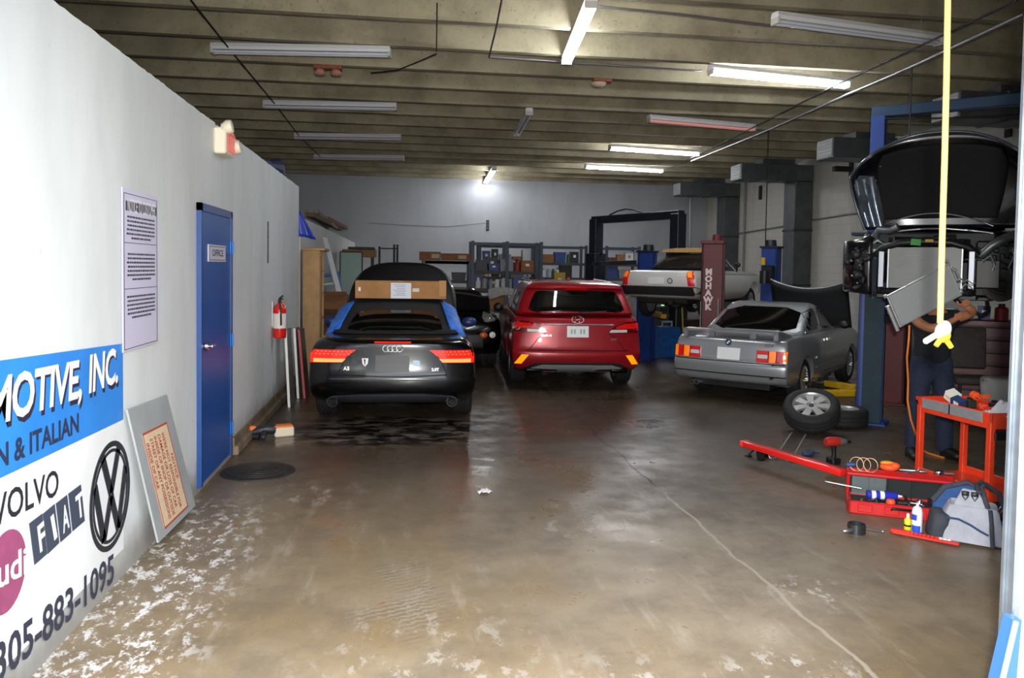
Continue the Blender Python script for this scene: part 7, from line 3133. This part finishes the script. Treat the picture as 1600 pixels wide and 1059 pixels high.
# ================================================================== LEFT BACK CORNER
YC1 = 12.5
a, b = at_y(473, 500, YC1), at_y(499, 500, YC1)
zt = at_y(480, 390, YC1).z
cb = thing('wood_cabinet', 'tall raw plywood cabinet at the end of the white wall, shelves open to the right', 'cabinet', (a.x, YC1, 0))
w_ = b.x - a.x
PLY = mat('plywood', '#b08a5e', .7, noise=.14, scale=7)
n = MB()
n.box((w_ / 2, .01, zt / 2), (w_, .02, zt))
n.box((w_ / 2, .69, zt / 2), (w_, .02, zt))
n.build('side_panel', PLY, cb)
n = MB()
n.box((.01, .35, zt / 2), (.02, .66, zt))
n.build('back_panel', PLY, cb)
n = MB()
n.box((w_ / 2 + .03, .35, zt + .01), (w_ + .1, .74, .04), bev=.005)
n.build('top_board', PLY, cb)
SHZ = [.08, .55, .95, 1.35, 1.7]
for z in SHZ:
    n = MB()
    n.box((w_ / 2 + .005, .35, z), (w_ - .01, .66, .02))
    n.build('shelf', PLY, cb)
n = MB()
n.box((w_ + .012, .06, zt * .48), (.02, .12, zt * .95))
n.build('face_frame', mat('ply_dark', '#8b6a45', .7, noise=.15), cb)
for i, (z, y, c, h, lb) in enumerate(((1.36, .22, 'red', .3, 'red bottle on upper shelf of the plywood cabinet'), (1.36, .4, 'white', .24, 'white bottle on upper shelf of the plywood cabinet'), (.96, .22, 'green', .26, 'green bottle on the middle shelf of the plywood cabinet'), (.96, .4, 'grey', .28, 'grey bottle on the middle shelf of the plywood cabinet'), (.56, .25, 'black', .3, 'black bottle on the lower shelf of the plywood cabinet'))):
    item('bottle', (a.x + w_ - .09, YC1 + y, z), (.13, .13, h), PD[c], lb, 'bottle', None)
# blue tarp hung over the wall end, and its end on top
p0, p1 = at_y(472, 322, Y_END + .12), at_y(487, 372, Y_END + .12)
TARP = mat('tarp_blue', '#1b3aa6', .35, noise=.2, scale=8)
mb = MB()
vs = []
for j in range(9):
    for i in range(9):
        u, v = i / 8, j / 8
        x = LW - .08 + (.04 + .30 * v) * u
        vs.append((x, Y_END + .035 + .02 * math.sin(u * 9 + v * 2), p0.z + (p1.z - p0.z) * v + .02 * math.sin(5 * u) * v))
mb.add(vs, [(j * 9 + i, j * 9 + i + 1, j * 9 + i + 10, j * 9 + i + 9) for j in range(8) for i in range(8)])
o = mb.build('tarpaulin', TARP, None, 70)
o.modifiers.new('t', 'SOLIDIFY').thickness = .008
tag(o, 'shiny blue tarpaulin hanging at the far end of the white wall over the cabinet', 'tarpaulin')
p = at_x(431, 264, LW - .09)
mb = MB()
mb.tube([(LW - .1, p.y - .5, WALL_H + .06), (LW - .09, p.y, WALL_H + .1), (LW - .1, p.y + .6, WALL_H + .05)], [.05, .11, .05], 10)
tag(mb.build('rolled_tarp', mat('tarp_navy', '#16204f', .5)), 'dark blue rolled tarpaulin lying on top of the white wall', 'tarpaulin')

# white pole, blue step panel, glass sheet, cartons
a, b = at_y(507, 372, 15.2), at_y(533, 470, 14.0)
a.x = LW - .02 + .1
p0 = Vector((b.x + .1, 14.0, .0))
p1 = at_y(507, 372, 15.4)
mb = MB()
d = (at_y(533, 470, 14.4) - p1)
p0 = p1 + d * ((0.03 - p1.z) / d.z)
mb.bar(p0, p1, .09, .06, bev=.005)
tag(mb.build('white_pole', mat('pole_white', '#d5d8da', .5)), 'white square pole leaning on the low wall behind the plywood cabinet', 'pole')
a, b = at_y(521, 424, 16.1), at_y(545, 470, 16.1)
t = thing('step_ladder', 'folded blue and white step ladder leaning behind the black convertible', 'ladder', ((a.x + b.x) / 2 + .02, 16.1, 0), 0)
hh = a.z
t.rotation_euler = (-.10, -.14, .2)
mb = MB()
for x in (-.16, .16):
    mb.box((x, 0, hh / 2), (.07, .04, hh), bev=.005)
mb.box((0, 0, hh - .04), (.38, .12, .06), bev=.01)
mb.build('rail', mat('ladder_blue', '#2a5f98', .45), t)
for k in range(5):
    mb = MB()
    mb.box((0, .01, .25 + k * .3), (.3, .07, .03))
    mb.build('step', mat('ladder_pale', '#b8cdd8', .45), t)
a, b = at_y(531, 394, 18.0), at_y(565, 470, 18.0)
t = thing('glass_sheet', 'large pale green glass pane leaning on low wall left of the black bonnet', 'glass pane', (a.x, 18.0, 0), 0)
t.rotation_euler = (-.06, 0, 0)
Wg = b.x - a.x
mb = MB()
mb.box((Wg / 2, 0, a.z / 2 + .02), (Wg, .012, a.z - .04))
mb.build('pane', mat('pane_green', '#a3bdb5', .08, alpha=.75), t)
mb = MB()
for x in (0, Wg):
    mb.box((x, 0, a.z / 2 + .02), (.03, .03, a.z))
mb.box((Wg / 2, 0, a.z + .02), (Wg, .03, .03))
mb.build('frame', DARKM, t)
# junk on the low wall top
for i, (x0, y0, x1, y1, Y0, Y1, w__, c, lb) in enumerate(((508, 356, 545, 372, 15.0, 18.2, .10, '#8e806a', 'weathered wooden ladder lying along the top of low wall, upper piece'), (500, 352, 556, 384, 14.2, 19.5, .14, '#5b4a3a', 'dark timber length lying along the top of the low wall'), (535, 366, 566, 388, 16.5, 20.5, .12, '#8a5f3c', 'brown plank at the far end of the low wall top'))):
    A_ = Vector((LW - .12 + .06 * i, Y0, 2.56 + .05 + .07 * i))
    B_ = Vector((LW - .02 + .06 * i, Y1, 2.56 + .05 + .07 * i))
    mb = MB()
    if i == 0:
        for s_ in (-.1, .1):
            mb.bar(A_ + Vector((s_, 0, .18)), B_ + Vector((s_, 0, .02)), .04, .06)
        for k in range(9):
            q = A_.lerp(B_, (k + .5) / 9) + Vector((0, 0, .18 - .16 * (k + .5) / 9))
            mb.bar(q - Vector((.1, 0, 0)), q + Vector((.1, 0, 0)), .03, .03)
    else:
        mb.bar(A_, B_, w__, .08)
    tag(mb.build('timber' if i else 'wooden_ladder', mat('junk%d' % i, c, .8, noise=.3)), lb, 'timber' if i else 'ladder')
a, b = at_y(536, 386, 19.5), at_y(588, 393, 19.5)
t = thing('timber_shelf', 'brown timber beam shelf with black covering, jutting from low wall', 'shelf', (a.x, 19.5, b.z - .05), 0)
mb = MB()
mb.box(((b.x - a.x) / 2, 0, 0), (b.x - a.x, .6, .18), bev=.01)
mb.build('beam', mat('beam_brown', '#8f6a42', .75, noise=.2), t)
mb = MB()
mb.box(((b.x - a.x) / 2 + .05, 0, .12), ((b.x - a.x) * .8, .55, .06), bev=.02)
mb.build('cover', BLACK, t)
for x in (.1, b.x - a.x - .1):
    mb = MB()
    mb.box((x, .2, -b.z / 2 + .0), (.08, .08, b.z - .1))
    mb.build('leg', DARKM, t)
for i, (px, py, Y, sz, c, lb) in enumerate(((523, 478, 14.35, (.45, .42, .42), '#7a5232', 'open brown carton stacked behind the black convertible, upper left'), (510, 508, 13.6, (.36, .36, .45), '#4c3524', 'dark brown carton under the open carton behind the black convertible'), (546, 484, 17.1, (.5, .4, .36), '#8a5c36', 'wide brown carton under the blue ladder'))):
    p = at_y(px, py, Y)
    zb = max(0, p.z - sz[2] / 2)
    t = thing('carton', lb, 'box', (p.x, Y, zb), .1 * i)
    mb = MB()
    mb.box((0, 0, sz[2] / 2), sz)
    o = mb.build('body', mat('carton%d' % i, c, .8, noise=.15), t)
    mb = MB()
    mb.box((0, -sz[1] / 2 - .06, sz[2] + .02), (sz[0], .14, .008), rot=(.5, 0, 0))
    mb.build('flap', mat('carton%d' % i, c), o)
    if zb > .05:
        mb = MB()
        mb.box((p.x, Y, zb / 2), (sz[0] * .9, sz[1] * .9, zb - .004), bev=.01)
        tag(mb.build('wooden_crate', mat('crate%d' % i, '#3f3228', .8, noise=.2)), 'dark wooden crate ' + ('holding up the open carton', 'holding up the dark brown carton', 'holding up the wide carton beneath the ladder')[i] + ' behind the convertible', 'crate')

# ================================================================== UNDER AND BEHIND THE LIFTS
p = at_z(1041, 556, 0)
t = thing('blue_bucket', 'blue conical plastic container on the floor under the raised white roadster', 'container', (p.x, p.y, 0), .3)
mb = MB()
mb.prism([(-.33, 0), (.33, 0), (.18, .62), (-.18, .62)], .4, T(0, -.2, 0))
o = mb.build('body', mat('bucket_blue', '#2a63ad', .4, noise=.25, scale=12), t)
mb = MB()
mb.tube([(-.12, 0, .62), (-.12, 0, .72), (.12, 0, .72), (.12, 0, .62)], .025, 8)
mb.build('handle', mat('bucket_pale', '#8aa7c8', .4), t, 50)
p = at_z(1040, 545, 0)
t = thing('work_stand', 'dark stand carrying a crumpled white bag and green foil under the roadster', 'stand', (p.x, p.y + .9, 0), 0)
mb = MB()
mb.box((0, 0, .8), (.8, .5, .04))
mb.build('table_top', DARKM, t)
for x in (-.36, .36):
    for y in (-.2, .2):
        mb = MB()
        mb.box((x, y, .39), (.04, .04, .78))
        mb.build('leg', DARKM, t)
t2 = Vector((p.x, p.y + .9, .82))
mb = MB()
r = random.Random(3)
prof = [(.0001, 0), (.30, 0), (.34, .12), (.28, .3), (.14, .45), (.05, .52), (.0001, .5)]
mb.lathe(prof, 18, T(t2.x, t2.y, t2.z))
mb.v = [(x + r.uniform(-.03, .03), y + r.uniform(-.03, .03), z) for x, y, z in mb.v]
tag(mb.build('plastic_bag', mat('bag_white', '#8f8d8c', .5, noise=.2), None, 80), 'crumpled greyish-white plastic bag under the raised white roadster', 'bag')
mb = MB()
mb.lathe([(.0001, 0), (.2, .02), (.24, .1), (.16, .2), (.0001, .22)], 14, T(t2.x + .02, t2.y - .40, .78))
mb.v = [(x + r.uniform(-.03, .03), y + r.uniform(-.03, .03), z + r.uniform(-.02, .02)) for x, y, z in mb.v]
o = tag(mb.build('green_foil', mat('foil_green', '#17803a', .2, .6), None, 20), 'shiny crumpled green foil hanging in front of the greyish-white bag', 'foil')
a, b = at_y(1066, 472, 15.4), at_y(1072, 530, 15.0)
t = thing('broom', 'yellow-handled broom standing under the raised white roadster', 'broom', (b.x, 15.1, 0))
mb = MB()
mb.cyl((0, 0, .1), (-.04, .08, 1.18), .018, seg=8)
mb.build('handle', mat('broom_yellow', '#b5a435', .5), t, 50)
mb = MB()
mb.prism([(-.15, 0), (.15, 0), (.10, .14), (-.10, .14)], .06, T(0, -.03, 0))
mb.build('brush', mat('broom_brush', '#6a5c2a', .8), t)
for i, (px, Y, z, s_, c, lb) in enumerate(((1085, 15.3, 0, (.4, .4, .8), '#33261f', 'dark brown crate under the nose of the raised white roadster'), (1022, 16.9, 0, (.5, .4, 1.0), '#4a4037', 'tall brown crate behind the left blue post'))):
    p = at_y(px, 520, Y)
    t = thing('wooden_crate', lb, 'crate', (p.x, Y, z), .2)
    mb = MB()
    mb.box((0, 0, s_[2] / 2), s_, bev=.01)
    mb.build('body', mat('cr%d' % i, c, .8, noise=.3), t)
    mb = MB()
    for k in range(3):
        mb.box((0, -s_[1] / 2 - .008, s_[2] * (.2 + .3 * k)), (s_[0], .016, .06))
    mb.build('slat', mat('crs%d' % i, '#5c4a3a', .8), t)
# pale tarp-covered panel right of red car
a, b = at_y(968, 478, 17.0), at_y(996, 560, 17.0)
t = thing('pale_panel', 'pale mottled wing panel standing behind the red car, left of blue post', 'car panel', ((a.x + b.x) / 2 - .1, 17.0, 0), .1)
mb = MB()
mb.prism([(-.35, 0), (.35, 0), (.35, 1.35), (.1, 1.2), (-.35, 1.0)], .06)
mb.build('panel', mat('panel_pale', '#8b8d88', .6, noise=.3), t)
mb = MB()
mb.bar((-.36, -.02, 1.04), (.36, -.02, 1.42), .06, .04)
mb.build('rim', mat('panel_tan', '#9a7d4f', .6), t)

# red tool chest, chair and bucket behind the person
p = at_z(1542, 640, 0)
A2 = -math.radians(40)
t = thing('tool_chest', 'dark red roller tool chest behind the person, beside the white door post', 'tool chest', (p.x, p.y + .2, 0), A2)
CR = mat('chest_red', '#560d15', .4)
mb = MB()
mb.box((0, 0, .65), (.95, .5, 1.10), bev=.012)
mb.build('body', CR, t)
for k in range(6):
    mb = MB()
    mb.box((0, -.257, .21 + k * .17), (.88, .02, .15), bev=.005)
    d_ = mb.build('drawer', CR, t)
    mb = MB()
    mb.box((0, -.275, .26 + k * .17), (.8, .02, .02), bev=.004)
    mb.build('drawer_pull', DARKM, d_)
for x in (-.4, .4):
    for y in (-.2, .2):
        mb = MB()
        mb.cyl((x - .02, y, .05), (x + .02, y, .05), .05, seg=14)
        mb.build('caster', RUBBER, t, 50)
mb = MB()
mb.tube([(.49, -.2, 1.0), (.53, -.2, 1.0), (.53, .2, 1.0), (.49, .2, 1.0)], .014, 8)
mb.build('side_handle', STEEL, t, 50)
cp = t.location.copy()
cm = T(cp.x, cp.y, 1.203, rz=A2)
for i, (x, y, kind, c, h, lb) in enumerate(((-.34, -.05, 'storage_box', 'white', .14, 'white box on the dark red tool chest beside the person'), (-.15, -.1, 'storage_box', 'pale blue', .1, 'pale blue box on the dark red tool chest'), (.05, -.05, 'storage_bin', 'blue', .18, 'dark blue bin on the dark red tool chest'), (.25, -.1, 'bottle', 'red', .22, 'red bottle on the dark red tool chest'))):
    item(kind, cm @ Vector((x, y, 0)), (.16, .14, h), PD[c], lb, kind.split('_')[-1], None, A2)
q = at_z(1515, 655, 0)
t = thing('work_chair', 'worn dark grey shop chair with upright back behind the red cart', 'chair', (q.x, q.y, 0), A2 + .3)
CG = mat('chair_grey', '#3b3634', .8, noise=.2)
mb = MB()
mb.box((0, 0, .5), (.42, .42, .08), bev=.02, seg=2)
mb.build('seat', CG, t, 50)
mb = MB()
mb.box((0, .2, .88), (.42, .07, .52), rot=(-.1, 0, 0), bev=.03, seg=2)
mb.build('backrest', CG, t, 50)
for x in (-.18, .18):
    for y in (-.18, .18):
        mb = MB()
        mb.cyl((x, y, 0), (x * .9, y * .9, .47), .016, seg=8)
        mb.build('leg', DARKM, t, 50)
q = at_z(1560, 668, 0)
t = thing('waste_bin', 'grey waste bin with a white bag hanging from its rim, by the door post', 'bin', (q.x, q.y, 0), 0)
mb = MB()
mb.lathe([(.0001, 0), (.17, 0), (.2, .55), (.21, .56), (.185, .56), (.16, .02), (.0001, .02)], 24)
mb.build('bin', mat('bin_grey', '#4b4a4a', .6, noise=.2), t, 50)
mb = MB()
mb.lathe([(.19, .60), (.215, .58), (.225, .5), (.20, .28), (.12, .2)], 24, T(.01, -.015, 0))
r = random.Random(9)
mb.v = [(x + r.uniform(-.012, .012), y + r.uniform(-.012, .012), z) for x, y, z in mb.v]
mb.build('bin_liner', mat('liner_white', '#b9b9b7', .5), t, 80).modifiers.new('t', 'SOLIDIFY').thickness = .004
